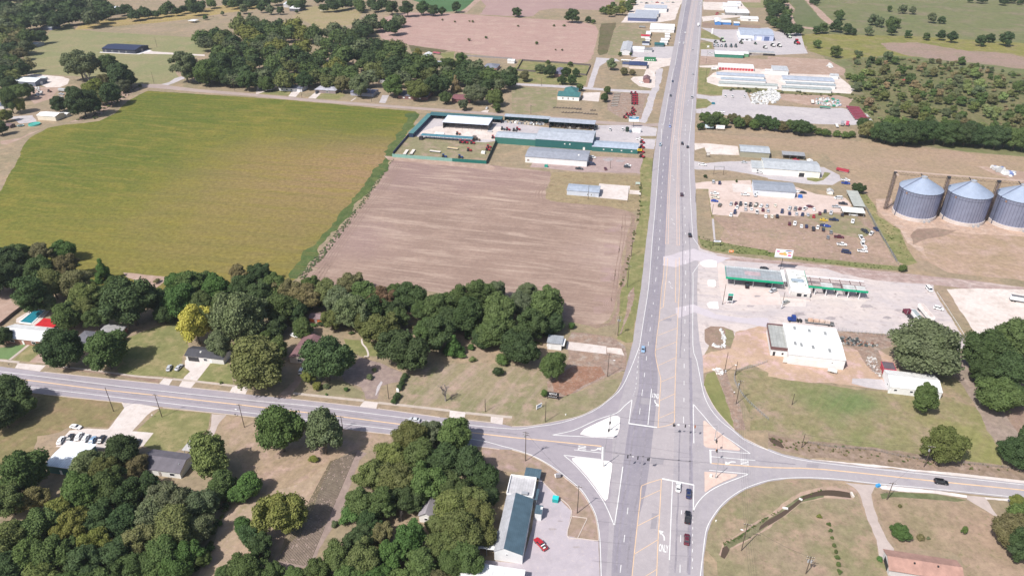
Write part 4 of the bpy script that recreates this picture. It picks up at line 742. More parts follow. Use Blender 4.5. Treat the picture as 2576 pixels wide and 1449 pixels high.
    for dsp in doors:        # (side, centre 0..1, width, height, sill, kind)
        sd,t,dw,dh,z0,kind = dsp
        (p,q) = sides[sd]; P,Q = Vector((*p,0)),Vector((*q,0)); d = (Q-P).normalized(); m = Vector((d.y,-d.x,0)); c = P.lerp(Q,t)
        mt = {'w':GLASS,'d':WHITE,'g':pmat((.70,.70,.68),.5),'k':DARK,'r':pmat((.42,.05,.06),.5),'b':pmat((.10,.14,.28),.4),'o':pmat((.30,.26,.24),.8)}[kind]
        x_ = MB(); rz = math.atan2(d.y,d.x); x_.box((c.x+m.x*.02,c.y+m.y*.02,z0+dh/2),(dw,.10,dh),mt,rz)
        oo = x_.obj('window' if kind == 'w' else ('garage_door' if dw > 2 else 'door') if kind in 'dgrb' else 'doorway',root)
        if kind == 'w':
            f_ = MB()
            for (cx_,cz_,a_,b_) in ((0,z0+dh+.06,dw+.24,.12),(0,z0-.06,dw+.24,.12),(-dw/2-.06,z0+dh/2,.12,dh),(dw/2+.06,z0+dh/2,.12,dh)):
                f_.box((c.x+d.x*cx_+m.x*.03,c.y+d.y*cx_+m.y*.03,cz_),(a_,.14,b_),WHITE,rz)
            f_.obj('frame',oo)
    if extra:extra(root,x0,y0,x1,y1,h,top)
    return root
def rsub(fn):return fn
T1 = lambda c,r,*p:T(c,r,list(p))
def roofbits(*bits):
    """small things on a roof or wall: (name, u, v, z, dx, dy, dz, material) u, v in 0..1 of the plan"""
    def f(root,x0,y0,x1,y1,h,top):
        for (nm,u_,v_,z,dx,dy,dz,m) in bits:
            b = MB(); b.box((x0+(x1-x0)*u_,y0+(y1-y0)*v_,z+dz/2),(dx,dy,dz),m); b.obj(nm,root)
    return f
def gz(x0,y0,s,*p):return Z(x0,y0,s,list(p))
# --- houses along the west road
A,B,C = T1(0,2,(-15,500),(415,548),(110,372))
building('porch_house','long low house with shining white metal roof and open front porch, beside the swimming pool',A,B,C,3.0,'gable',1.7,(.70,.70,.70),(.30,.16,.12),open_=(),posts=6,doors=(('f',.3,2,1.3,.9,'w'),('f',.55,1,2.1,0,'d'),('f',.8,2,1.3,.9,'w')),cat='house')
A,B,C = T1(0,2,(345,400),(520,418),(440,324))
building('patio_shelter','bright red flat metal patio cover behind the white-roofed porch house',A,B,C,2.8,'shed',.15,(.62,.03,.035),open_='fblr',posts=3,cat='shelter')
A,B,C = T1(0,2,(720,560),(1120,600),(850,445))
building('dark_roof_house','house with dark grey shingle roof half hidden behind two roadside trees',A,B,C,3.0,'hip',1.4,(.12,.12,.14),(.25,.13,.10),shingle=True,doors=(('f',.3,2,1.3,.9,'w'),('f',.7,1,2.1,0,'d')),cat='house')
A,B,C = T1(0,2,(985,462),(1170,500),(1080,387))
building('brick_garage','brick garage with pale grey metal roof at the right end of the dark-roofed house',A,B,C,2.9,'shed',.3,(.42,.41,.42),(.23,.10,.08),cat='garage',doors=(('r',.4,1,1.2,.9,'w'),))
A,B,C = T1(0,2,(1868,682),(2240,730),(1915,595))
building('black_roof_house','small house with black shingle roof and open double garage, under the yellow tree',A,B,C,3.0,'gable',1.3,(.055,.055,.065),(.62,.60,.58),shingle=True,doors=(('f',.2,5.2,2.3,0,'k'),('f',.52,1.6,1.3,.9,'w'),('f',.66,1.0,2.1,0,'d')),cat='house',extra=roofbits(('roof_vent',.36,.3,3.7,.7,.7,.6,LAMP)))
A,B,C = T1(0,3,(445,355),(740,378),(660,110))
building('metal_workshop','long workshop with pale blue-white metal roof and dark green end wall',A,B,C,3.8,'gable',.4,(.72,.76,.82),(.035,.12,.12),ridge=.5,doors=(('f',.5,.9,2,0,'d'),),cat='workshop')
A,B,C = T1(0,3,(1385,383),(1815,415),(1480,187))
building('grey_roof_house','white house with purplish grey shingle roof behind the grove at bottom left',A,B,C,3.0,'gable',1.8,(.125,.115,.135),(.70,.69,.67),shingle=True,doors=(('f',.2,1.8,1.2,1,'w'),('f',.5,1,2.1,0,'o'),('f',.8,1.8,1.2,1,'w')),cat='house',extra=roofbits(('roof_vent',.9,.3,3.9,.35,.35,.6,STEEL)))
A,B,C = T1(0,3,(1840,198),(1960,208),(1910,110))
building('carport','small pale canopy shelter behind the purplish-roofed house',A,B,C,2.4,'hip',.8,(.55,.53,.52),open_='fblr',posts=2,cat='carport')
A,B,C = T1(1,2,(330,712),(540,722),(470,500))
building('brown_roof_house','house with long plum-brown shingle roof beside the roadside oak',A,B,C,2.9,'cross',1.8,(.17,.095,.10),(.55,.47,.42),shingle=True,ridge=.55,doors=(('f',.5,1.8,1.2,1,'w'),('l',.3,1.6,1.2,1,'w'),('l',.7,1,2.1,0,'d')),cat='house')
A,B,C = T1(1,2,(535,312),(660,326),(548,258))
building('garden_shed','orange wooden garden shed with grey-brown roof between the trees',A,B,C,2.4,'gable',.9,(.21,.15,.16),(.52,.13,.045),shingle=True,doors=(('f',.5,1.4,1.9,0,'o'),),cat='shed')
A,B,C = T1(2,2,(357,560),(498,575),(368,495))
building('small_metal_shed','small metal shed with grey roof and white lean-to at the end of a concrete drive',A,B,C,3.6,'shed',.6,(.40,.43,.47),(.72,.72,.72),doors=(('r',.3,2.4,2.6,0,'k'),('f',.2,.9,2,0,'d')),cat='shed',extra=roofbits(('lean_to',1.08,.5,2.9,1.6,6,.15,WHITE),('wall_unit',-.03,.4,.1,.7,.9,.9,WHITE)))
A,B,C = T1(1,3,(1640,852),(1775,872),(1668,680))
building('cottage','small white cottage with grey roof showing through a gap in the wood',A,B,C,3.2,'cross',1.5,(.27,.25,.27),(.72,.71,.69),shingle=True,doors=(('f',.5,1,1,1.2,'w'),),cat='house')
# --- the shop by the crossing
q = lambda *p:gz(1380,1360,4.432,*p)
A,B,C = q((310,1088),(660,1215),(352,395))
building('shop','big shop with blue-green metal roof slope and white gable end beside the crossing',A,B,C,4.2,'cross',2.0,TEAL,(.70,.70,.70),ridge=.34,over=.15,rib=.6,rc2=(.50,.51,.55),doors=(('f',.45,.5,.5,3.2,'w'),('r',.3,1,2.1,0,'w'),('r',.6,3,1.6,.6,'w')),cat='shop')
def paint_left():pass
A,B,C = q((463,392),(800,440),(535,150))
def parapet(m):
    def f(root,x0,y0,x1,y1,h,top):
        b = MB()
        for c,d in (((0,y0,0),(x1-x0,.3,.6)),((0,y1,0),(x1-x0,.3,.6)),((x0,0,0),(.3,y1-y0-.6,.6)),((x1,0,0),(.3,y1-y0-.6,.6))):
            b.box((c[0],c[1],h+.16+.3),d,m)
        b.obj('parapet',root)
        b = MB(); b.box((x1-3,y0+1.2,h+.6),(2.2,1.2,.8),STEEL); b.obj('roof_unit',root)
    return f
building('shop_annex','flat white-roofed block with parapet joined to the back of the blue-green shop',A,B,C,4.0,'flat',0,(.62,.61,.63),WHT,over=0,cat='shop',extra=parapet(WHITE),doors=(('r',.4,1,2.1,0,'w'),))
A,B,C = q((692,148),(890,178),(710,45))
building('shop_awning','small blue-green metal canopy at the far end of the shop',A,B,C,3.0,'shed',.2,TEAL,open_='flrb',posts=2,over=.1,cat='canopy')
A,B,C = q((828,632),(912,645),(852,532))
building('entrance_block','small entrance block with blue-green roof on the parking side of the shop',A,B,C,3.2,'shed',.2,TEAL,WHT,over=.12,cat='porch',extra=roofbits(('roof_unit',.9,.6,3.6,.7,.7,.6,WHITE)))
A,B,C = q((820,455),(858,465),(905,330))
building('side_awning','narrow blue-green side awning along the white-roofed shop block',A,B,C,3.1,'shed',.2,TEAL,open_='flrb',posts=2,over=.05,cat='canopy')
A,B,C = q((85,1080),(318,1112),(155,842))
building('rear_canopy','flat white metal canopy behind the shop, half under the trees',A,B,C,3.4,'flat',0,(.70,.70,.70),(.7,.7,.72),open_='fr',posts=3,over=.1,cat='canopy')
A,B,C = q((-200,1560),(640,1700),(0,1275))
building('white_roof_building','bright white flat-roofed building cut off by the bottom edge beside the shop',A,B,C,3.6,'gable',.4,(.70,.70,.70),WHT,over=.2)
mb = MB(); lp = G(*q((1096,470))[0]); mb.box((lp.x,lp.y,.75),(2.1,1.9,1.5),pmat((.02,.30,.29),.5),GA,.97); d_ = mb.obj('dumpster'); tag(d_,'turquoise rubbish dumpster standing on the shop parking lot','dumpster')
mb = MB(); mb.box((lp.x,lp.y,1.56),(2.15,1.95,.1),pmat((.03,.50,.50),.4),GA); mb.obj('lid',d_)
mb = MB(); mb.box((0,0,1.2),(1.7,.9,1.5),pmat((.30,.29,.31),.6)); mb.box((0,.9,.15),(2,1.6,.3),WHITE); lp = G(*q((1130,170))[0]); tag(mb.obj('sign_plinth',loc=lp,rz=R(10)),'grey metal cabinet on a white base in the verge by the slip road','utility box')
# --- houses bottom right
A,B,C = T1(3,3,(1240,1423),(1950,1478),(1150,1200))
building('salmon_roof_house','bungalow with salmon-pink shingle roof at the bottom right',A,B,C,3.0,'gable',1.5,(.36,.215,.175),(.55,.53,.53),shingle=True,over=.5,cat='house',doors=(('l',.5,4,2.2,0,'k'),),extra=roofbits(('roof_vent',.35,.35,4.2,.45,.45,.5,DARK),('roof_vent',.68,.37,4.2,.45,.45,.5,DARK)))
# --- warehouse block
A,B,C = T1(3,2,(218,690),(778,727),(145,365))
sky_ = [('skylight',(x-.02),y,6.25+.3,1.0,2.0,.08,pmat((.55,.56,.55),.5)) for x,y in ((.2,.84),(.47,.8),(.76,.76),(.14,.32),(.25,.3),(.46,.27),(.75,.22))]
wh = building('warehouse','large warehouse with bright white roof and skylights south of the fuel station',A,B,C,5.2,'gable',.9,(.70,.70,.70),(.70,.70,.70),over=.2,cat='warehouse',doors=(('f',.22,14.5,3.0,.6,'g'),('f',.78,.5,.5,3,'w')))
for k in range(7):
    u_,v_ = ((.2,.84),(.47,.8),(.76,.76),(.14,.32),(.25,.3),(.46,.27),(.75,.22))[k]
    o_,u,n,Lx,D = frame3(A,B,C,5.2); y_ = -D/2+D*v_; zz = 5.2+.16+.9*(1-abs(v_-.5)*2)
    b = MB(); b.box((-Lx/2+Lx*u_,y_,zz+.07),(1.1,2.6,.12),pmat((.26,.27,.27),.5)); b.obj('skylight',wh)
A,B,C = T1(3,2,(38,612),(208,630),(0,385))
building('warehouse_office','low office with rusty white roof and maroon fascia left of the warehouse',A,B,C,4.2,'flat',0,(.47,.48,.46),WHT,over=.3,trim=(.15,.08,.08),trimh=1.5,rib=1.6,cat='office',doors=(('f',.2,1,2.2,0,'k'),('f',.7,.9,1.2,1,'w')))
A,B,C = T1(3,2,(1172,828),(1283,835),(1100,668))
building('lean_shed','long shed with grey-purple roof and red fascia behind the white barn',A,B,C,3.0,'shed',.2,(.17,.14,.165),(.42,.06,.08),over=.15,trim=(.52,.06,.10),cat='shed')
A,B,C = T1(3,2,(1237,1010),(1752,1060),(1175,835))
building('white_barn','white barn with plain white roof under the round tree on the right',A,B,C,3.4,'gable',1.6,(.70,.70,.70),(.70,.70,.70),over=.15,cat='barn',doors=(('f',.11,1.1,.9,1.6,'w'),('f',.42,1.1,.9,1.6,'w'),('l',.7,.9,1.0,1.5,'w'),('f',.0,.9,2,0,'d')))
# --- fuel station
q = lambda *p:gz(2050,700,7.247,*p); q2 = lambda *p:gz(2250,700,7.246,*p)
GF = pmat((.0,.32,.165),.4)
def canopy(label,A,B,C,h,panels,ncol):
    o,u,n,Lx,D = frame3(A,B,C,h); root = empty('fuel_canopy',o+u*Lx/2+n*D/2,math.atan2(u.y,u.x),label,'canopy'); x0,y0 = -Lx/2,-D/2
    f = MB(); f.box((0,y0,h),(Lx+.3,.25,1.1),GF); f.obj('green_fascia',root)
    if panels:
        f = MB(); f.box((x0,0,h),(.2,D-.3,1.1),pmat((.12,.32,.28),.5)); f.obj('side_fascia',root)
        f = MB(); f.box((0,.1,h),(Lx-.2,D-.4,.25),metal((.40,.44,.47),1.5)); f.obj('deck',root)
        f = MB(); f.box((-.5,.6,h+.2),(Lx*.28,D*.32,.1),pmat((.40,.31,.33),.8,0,.3)); f.obj('worn_panel',root)
        for k,yy in enumerate((D*.22,-D*.30)):
            f = MB(); f.box((0,yy,h+.32),(Lx-.3,.22,.3),STEEL); f.obj('beam',root)
        f = MB(); f.box((0,D/2-.5,h+.25),(Lx-.2,1.6,.15),metal((.62,.66,.68),1.2)); f.obj('rear_strip',root)
    else:
        for k in range(4):
            f = MB(); f.box((0,y0+.3+D*.9*(k+.5)/4,h),(Lx,.18,.25),pmat((.20,.12,.11),.7)); f.obj('beam',root)
        for k in range(6):
            f = MB(); f.box((x0+Lx*(k+.4)/5.8,0,h-.3),(.25,D,.4),pmat((.16,.11,.11),.7)); f.obj('beam',root)
        for (a,b) in ((.22,.42),(.60,.80),(.82,.98)):
            f = MB(); f.box((x0+Lx*(a+b)/2,y0+D*.28,h+.2),(Lx*(b-a),D*.45,.06),pmat((.46,.47,.46),.6,0,.25)); f.obj('panel',root)
        f = MB(); f.box((0,D/2+.2,h+.1),(Lx,.9,.3),pmat((.66,.66,.68),.5)); f.obj('rear_strip',root)
    for k in range(ncol):
        f = MB(); xx = x0+Lx*(k+.5)/ncol if panels else x0+Lx*(k+.7)/(ncol+.3)
        f.box((xx,y0+(1.8 if panels else 1.0),h/2),(.35,.35,h),WHITE if not panels else STEEL); f.obj('column',root)
        f = MB(); f.box((xx,y0+(4.2 if panels else 4.6),.1),(1.2,3,.25),pmat((.30,.28,.27),.8)); f.obj('pump_island',root)
        f = MB(); f.box((xx,y0+(4.2 if panels else 4.6),1.1),(.6,.9,1.9),pmat((.25,.28,.28),.5) if panels else DARK); f.obj('fuel_pump',root)
    return root
A,B,C = q((562,815),(1772,945),(525,580)); canopy('covered fuel canopy with pale metal deck and bright green fascia nearest the highway',A,B,C,5.0,True,3)
A,B,C = q2((866,1005),(2125,1135),(800,790)); canopy('bare-framed fuel canopy with green fascia and missing roof panels, right of the station store',A,B,C,5.0,False,5)
A,B,C = q2((480,1015),(858,1035),(430,650))
def junkroof(root,x0,y0,x1,y1,h,top):
    r_ = random.Random(5)
    for k in range(26):
        b = MB(); u_,v_ = r_.random(),r_.random()
        b.box((x0+(x1-x0)*(.08+.84*u_),y0+(y1-y0)*(.06+.88*v_),h+.22+k*.002),(r_.uniform(.2,2.5),r_.uniform(.12,.5),.1),r_.choice([DARK,pmat((.30,.31,.26),.8),STEEL])); b.obj('roof_debris',root)
    b = MB(); b.box((x0+(x1-x0)*.45,y0+(y1-y0)*.32,h+.7),(6,2,1),pmat((.30,.36,.42),.5)); b.obj('roof_unit',root)
    b = MB(); b.box((x1+.1,0,h),(.2,y1-y0,.9),pmat((.06,.26,.20),.5)); b.obj('side_fascia',root)
building('station_store','fuel station store with weathered white flat roof between the two canopies',A,B,C,4.2,'flat',0,(.78,.80,.76),WHT,over=.1,cat='shop',extra=junkroof)
A,B,C = q2((505,1110),(905,1160),(470,1025))
building('store_porch','white sloping porch roof over the entrance of the station store',A,B,C,3.0,'shed',.8,(.70,.70,.70),(.62,.60,.57),over=.1,cat='porch',doors=(('f',.42,2.2,2.3,0,'k'),('f',.75,1.6,1.4,.8,'w')))
A,B,C = q2((320,900),(385,905),(250,655))
building('roof_link','white wedge of roof joining the covered canopy to the station store',A,B,C,4.6,'flat',0,(.70,.70,.70),open_='fblr',posts=2,over=.1,cat='canopy')
A,B,C = q2((290,1225),(900,1290),(300,1190))
building('ramp_wall','pale concrete loading ramp in front of the station store',A,B,C,.7,'flat',0,(.62,.55,.53),(.6,.53,.5),over=0,cat='ramp')
# --- car dealer and neighbours
q = lambda *p:gz(2040,500,6.587,*p)
A,B,C = q((1118,352),(1922,440),(1085,185))
building('dealer_garage','garage building with blue-grey metal roof facing the used car lot',A,B,C,4.0,'gable',1.0,(.36,.39,.45),(.60,.64,.70),cat='garage',doors=(('f',.44,1,2.1,0,'d'),('f',.56,3.4,3,0,'d'),('f',.87,4,3,0,'d'),('f',.08,.6,.6,1.8,'w')))
A,B,C = (1921.7,420.0),(2065.7,436.5),(1921,398)
building('long_white_building','long cream metal building with pale grey roof above the used car lot',A,B,C,4.6,'gable',1.6,(.55,.58,.61),(.80,.78,.72),cat='building',doors=(('f',.25,3.5,3.2,0,'d'),('f',.68,3.6,3,0,'k')))
A,B,C = (1893,421.5),(1921,425),(1883,404.5)
building('front_office','low office wing with pale roof on the left end of the long cream building',A,B,C,3.2,'shed',.3,(.55,.58,.60),WHT,cat='office',doors=(('f',.5,1,2,0,'k'),))
A,B,C = (1863,380),(1937,387),(1859,364.5)
building('olive_building','metal building with pale roof and olive grey walls at the head of a concrete drive',A,B,C,4.4,'gable',1.2,(.52,.56,.60),(.30,.29,.22),doors=(('l',.4,3,3,0,'k'),))
A,B,C = T1(3,1,(150,112),(372,131),(145,84))
building('open_carport','open carport with grey roof behind the long cream building',A,B,C,3.4,'shed',.3,(.40,.41,.43),(.3,.28,.25),open_='flr',posts=4,cat='carport')
A,B,C = T1(3,1,(865,628),(977,641),(795,478))
building('tall_carport','narrow carport with grey-white roof running back from the car lot corner',A,B,C,3.2,'shed',.2,(.52,.54,.50),(.3,.28,.25),open_='flrb',posts=3,cat='carport')
A,B,C = T1(3,1,(757,685),(975,706),(740,642))
building('low_carport','low white carport over parked cars at the right of the car lot',A,B,C,3.0,'shed',.2,(.72,.73,.68),(.3,.28,.25),open_='flr',posts=4,cat='carport')
A,B,C = T1(3,1,(603,482),(660,488),(603,462))
building('garden_shed','tiny white gabled shed in the grass beside the car lot',A,B,C,2.2,'cross',.9,(.6,.6,.6),(.70,.69,.66),cat='shed',doors=(('f',.5,1.0,1.6,0,'d'),))
A,B,C = T1(3,1,(400,180),(455,190),(405,142)); building('tarp_shelter','small white-roofed shelter beside the open carport',A,B,C,2.2,'cross',.8,(.70,.70,.70),(.7,.7,.7),cat='shed')
# --- farm supply compound
q = lambda *p:gz(1440,320,5.367,*p)
def lite(n,h0):return tuple(('f',(k+.5)/n,1.0,.8,h0,'g') for k in range(n))
A,B,C = q((690,470),(1585,530),(765,290))
building('farm_supply_store','tall dark green store with wide pale metal roof in the farm supply yard',A,B,C,6.2,'gable',1.6,(.52,.56,.63),(.022,.115,.115),over=.2,cat='store',doors=(('f',.52,1,.9,3.4,'g'),('f',.61,1,.9,3.4,'g'),('f',.86,1.6,2.2,0,'g'),('r',.4,4,3,0,'k')))
A,B,C = q((55,440),(690,482),(102,348))
building('store_hall','lower green left wing of the farm supply store with pale roof',A,B,C,5.2,'gable',1.3,(.50,.55,.62),(.04,.155,.13),over=.2,cat='store')
A,B,C = q((1580,586),(2300,640),(1610,492))
building('roadside_store','low green front wing with pale blue roof nearest the highway',A,B,C,3.6,'gable',1.0,(.48,.55,.66),(.03,.135,.125),over=.2,cat='store',doors=tuple(('f',t,1.1,.8,1.5,'g') for t in (.26,.44,.65,.87)))
A,B,C = q((530,745),(1500,815),(575,592))
building('white_metal_building','long white building with grey metal roof in front of the farm supply store',A,B,C,4.6,'gable',1.2,(.37,.39,.45),(.70,.70,.70),over=.3,doors=(('f',.05,1.6,1.5,1.2,'o'),),extra=roofbits(('roof_vent',.85,.35,5.4,1.1,1.1,.9,WHITE)))
A,B,C = q((205,114),(905,160),(212,84))
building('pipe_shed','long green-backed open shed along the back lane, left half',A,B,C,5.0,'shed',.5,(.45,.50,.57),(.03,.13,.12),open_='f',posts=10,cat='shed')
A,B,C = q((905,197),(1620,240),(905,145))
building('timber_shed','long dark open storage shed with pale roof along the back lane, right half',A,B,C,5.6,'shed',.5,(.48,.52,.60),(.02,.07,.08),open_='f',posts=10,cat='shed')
q = lambda *p:gz(1120,320,6.44,*p)
A,B,C = q((1145,240),(1990,310),(1215,130))
building('machinery_shed','big open machinery shed with pale blue-white roof inside the yard',A,B,C,5.2,'shed',.6,(.62,.66,.76),(.10,.10,.10),open_='f',posts=8,cat='shed')
A,B,C = q((900,100),(2230,212),(880,62))
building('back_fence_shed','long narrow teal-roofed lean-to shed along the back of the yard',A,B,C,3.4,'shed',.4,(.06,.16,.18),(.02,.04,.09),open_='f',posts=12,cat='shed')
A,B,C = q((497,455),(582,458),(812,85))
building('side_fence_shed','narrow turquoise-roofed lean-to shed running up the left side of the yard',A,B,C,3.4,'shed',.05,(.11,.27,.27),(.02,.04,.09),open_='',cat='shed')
A,B,C = q((735,492),(1690,565),(740,465))
building('rack_shed','very narrow blue-roofed rack shelter crossing the middle of the yard',A,B,C,3.0,'shed',.2,(.09,.25,.32),(.05,.05,.06),open_='fblr',posts=14,cat='shelter')
def wallrun(name,label,pts,h,c,th=.15,posts=0,cat='fence',top=None,group=None):
    P = [G(x,y) for x,y in pts]; m = c if not isinstance(c,tuple) else pmat(c,.6,0,.12); root = empty(name,P[0],0,label,cat,group); O = P[0]
    for i in range(len(P)-1):
        a,b = P[i]-O,P[i+1]-O; d = (b-a).normalized(); n = Vector((-d.y,d.x,0))*th/2; mb = MB()
        lo = [a-n,b-n,b+n,a+n]; mb.hexa(lo,[v+Vector((0,0,h)) for v in lo],m); mb.obj('fence_panel',root)
    return root
wallrun('metal_fence','pale mint green metal fence in front of the yard',q((190,905),(1320,990)),2.6,(.20,.36,.31))
wallrun('metal_fence','dark green metal fence right of the mint green one',q((1322,990),(1965,1035)),2.6,(.012,.13,.11))
wallrun('metal_fence','tall dark fence up the right side of the yard',q((1965,1040),(2145,650)),3.0,(.015,.05,.055))
wallrun('metal_fence','dark blue slatted fence on the left of the yard beside the crop strip',q((205,850),(500,505)),2.0,(.05,.06,.16))
# block left of the drive
A,B,C = T1(2,1,(552,475),(875,495),(562,406))
building('blue_roof_office','small metal office with pale blue roof beside a big concrete pad',A,B,C,3.3,'gable',.9,(.44,.50,.60),(.52,.56,.64),cat='office',over=.25,doors=(('f',.65,.5,1,1,'w'),('f',.77,.5,1,1,'w')))
# --- upper left of the highway
A,B,C = T1(2,0,(458,967),(675,978),(482,918)); building('church','white church with green metal roof on the grass left of the highway',A,B,C,3.8,'gable',2.0,(.07,.20,.20),(.78,.77,.75),cat='church',doors=tuple(('f',t,.8,1.8,1,'w') for t in (.25,.5,.73)))
A,B,C = T1(2,0,(515,935),(650,940),(530,885)); building('church_hall','taller rear block of the church with steep green pyramid roof',A,B,C,4.8,'hip',3.4,(.07,.21,.21),(.78,.77,.75),cat='church')
A,B,C = T1(2,0,(1178,655),(1355,662),(1195,620)); building('navy_roof_office','building with navy blue hip roof beside the curving gravel drive',A,B,C,3.6,'hip',2.2,(.045,.065,.16),(.62,.55,.50),cat='office',over=.6,doors=(('r',.5,2,1.4,.9,'w'),))
A,B,C = T1(2,0,(1112,645),(1176,652),(1115,625)); building('navy_roof_wing','small flat blue wing left of the navy-roofed building',A,B,C,3.0,'shed',.2,(.09,.11,.20),(.5,.45,.42),cat='office')
A,B,C = T1(2,0,(1100,608),(1195,612),(1105,600)); building('white_canopy','small white canopy behind the navy-roofed building',A,B,C,2.6,'flat',0,(.75,.75,.73),open_='fblr',posts=3,cat='canopy')
A,B,C = T1(2,0,(1320,800),(1385,805),(1345,770)); building('brick_kiosk','little dark brick building on the round pink drive',A,B,C,3.6,'cross',1.6,(.17,.10,.11),(.28,.14,.13),shingle=True,cat='building')
A,B,C = T1(2,0,(1330,590),(1448,596),(1330,574)); building('shipping_container','green container with white squares on its side',A,B,C,2.7,'flat',0,(.03,.20,.07),(.03,.17,.07),over=0,cat='container',doors=tuple(('f',t,.9,.9,1,'d') for t in (.3,.47,.64,.8)))
A,B,C = T1(2,0,(1092,510),(1190,515),(1095,420)); building('tall_metal_building','tall narrow grey-white metal building at the field edge',A,B,C,5.0,'cross',1.2,(.56,.57,.60),(.66,.66,.68))
A,B,C = T1(2,0,(1195,492),(1330,498),(1197,466)); building('white_shed_row','long low white shed right of the tall metal building',A,B,C,3.0,'gable',.6,(.70,.70,.70),(.75,.75,.77),cat='shed')
A,B,C = T1(2,0,(1332,500),(1412,503),(1335,482)); building('grey_shed','small grey-roofed shed at the end of the white shed row',A,B,C,2.8,'gable',.6,(.30,.30,.31),(.5,.5,.5),cat='shed')
A,B,C = T1(2,0,(1300,362),(1385,368),(1302,350)); building('display_shed','small display shed with bright red roof on the grass lot',A,B,C,2.6,'gable',.8,(.60,.03,.06),(.7,.7,.7),cat='shed')
A,B,C = T1(2,0,(1312,432),(1382,438),(1318,412)); building('display_shed','small display shed with blue-black roof below the red-roofed one',A,B,C,2.6,'gable',.8,(.05,.06,.10),(.55,.6,.7),cat='shed')
A,B,C = T1(2,0,(1345,395),(1388,398),(1350,372)); building('display_shed','small white display shed between the red-roofed and blue-black-roofed ones',A,B,C,2.6,'gable',.8,(.70,.70,.70),(.75,.75,.75),cat='shed')
A,B,C = T1(2,0,(1350,345),(1392,350),(1355,315)); building('white_cabin','white cabin shed behind the red-roofed display shed',A,B,C,2.8,'gable',.8,(.70,.70,.70),(.75,.75,.75),cat='shed')
A,B,C = T1(2,0,(1435,448),(1528,455),(1440,428)); building('display_shed','teal-roofed display shed nearest the highway',A,B,C,2.6,'gable',.8,(.03,.15,.16),(.10,.15,.16),cat='shed')
for k,(x,y) in enumerate(((1540,345),(1540,372),(1500,402),(1490,430))):
    A,B,C = T1(2,0,(x,y),(x+(48 if k < 2 else 72),y+4),(x+2,y-(22 if k < 2 else 16))); building('display_cabin',['white cabin farthest back in the roadside row of portable cabins','grey-windowed white cabin second from the back in the roadside row','grey and white cabin third in the roadside row of portable cabins','white cabin just behind the teal-roofed display shed'][k],A,B,C,2.7,'gable',.5,(.70,.70,.70),(.72,.72,.72),cat='cabin')
A,B,C = T1(2,0,(1388,295),(1632,303),(1395,240)); building('trailer_office','long white building with dark base and murals of white panels beside the highway',A,B,C,3.8,'shed',.3,(.78,.78,.78),(.70,.70,.70),doors=tuple(('f',t,3.2,1.6,1.4,'d') for t in (.12,.35,.6,.85)))
A,B,C = T1(2,0,(1165,180),(1452,190),(1170,140)); building('navy_front_store','store with pale roof and dark blue front left of the highway',A,B,C,4.2,'shed',.5,(.50,.53,.60),(.09,.11,.22),cat='store')
A,B,C = T1(2,0,(1240,138),(1475,148),(1245,104)); building('pale_store','pale-roofed store right behind the one with the dark blue front',A,B,C,4.2,'shed',.5,(.52,.55,.62),(.62,.60,.60),cat='store')
A,B,C = T1(2,0,(1332,82),(1558,90),(1335,52)); building('white_store','white-walled metal store farthest up on the left of the highway',A,B,C,5.0,'shed',.5,(.58,.61,.68),(.70,.70,.70),cat='store')
# --- upper right of the highway
A,B,C = T1(2,0,(2150,128),(2385,138),(2148,88)); building('white_roof_store','low dark-walled store with bright white roof right of the highway',A,B,C,3.4,'gable',.8,(.70,.70,.70),(.22,.22,.22),cat='store',doors=(('f',.45,2,2,0,'k'),))
A,B,C = T1(2,0,(2130,62),(2275,70),(2135,32)); building('tall_white_store','taller white building behind the white-roofed store',A,B,C,4.5,'gable',.8,(.70,.73,.78),(.70,.70,.70),cat='store')
A,B,C = T1(2,0,(2175,32),(2305,38),(2178,14)); building('far_white_shed','white shed farthest up on the right of the highway',A,B,C,4.0,'gable',.8,(.74,.76,.8),(.70,.70,.70),cat='shed')
A,B,C = T1(2,0,(2045,222),(2110,230),(2050,186)); building('blue_wall_shop','shop with bright blue walls and white gabled roof',A,B,C,3.6,'cross',1.2,(.70,.70,.70),(.07,.22,.55),cat='shop')
A,B,C = T1(2,0,(2112,226),(2205,230),(2114,205)); building('blue_wall_wing','low white-roofed wing with blue wall right of the blue-walled shop',A,B,C,3.0,'shed',.3,(.70,.70,.70),(.07,.22,.55),cat='shop')
A,B,C = T1(2,0,(2235,235),(2290,238),(2238,220)); building('blue_shed','small blue shed standing apart right of the blue-walled shop',A,B,C,3.0,'shed',.3,(.75,.77,.8),(.07,.22,.52),cat='shed')
A,B,C = T1(2,0,(2305,190),(2480,196),(2310,164)); building('white_cottage','white cottage with white roof beside the hedge of trees',A,B,C,3.0,'gable',.9,(.70,.70,.70),(.78,.78,.76),cat='house',doors=(('f',.5,3,1.4,.8,'w'),))
q = lambda *p:gz(2060,80,6.585,*p)
A,B,C = q((722,148),(990,162),(693,12)); building('equipment_dealer','white equipment dealer building with pale blue metal roof, office half',A,B,C,6.0,'gable',1.4,(.50,.56,.68),(.72,.75,.82),cat='store')
A,B,C = q((995,150),(1368,165),(965,25)); building('service_hall','service hall with open blue workshop bays joined to the equipment dealer',A,B,C,6.6,'gable',1.2,(.50,.56,.68),(.42,.47,.62),cat='workshop',doors=(('f',.26,6,4.6,0,'g'),('f',.65,6,5,0,'b')))
A,B,C = q((688,210),(935,218),(655,85)); building('dealer_office','flat white office front with dark windows before the equipment dealer',A,B,C,3.4,'flat',0,(.70,.70,.70),(.62,.64,.68),cat='office',doors=(('f',.3,4,1.4,.9,'w'),('f',.65,3,1.4,.9,'w')))
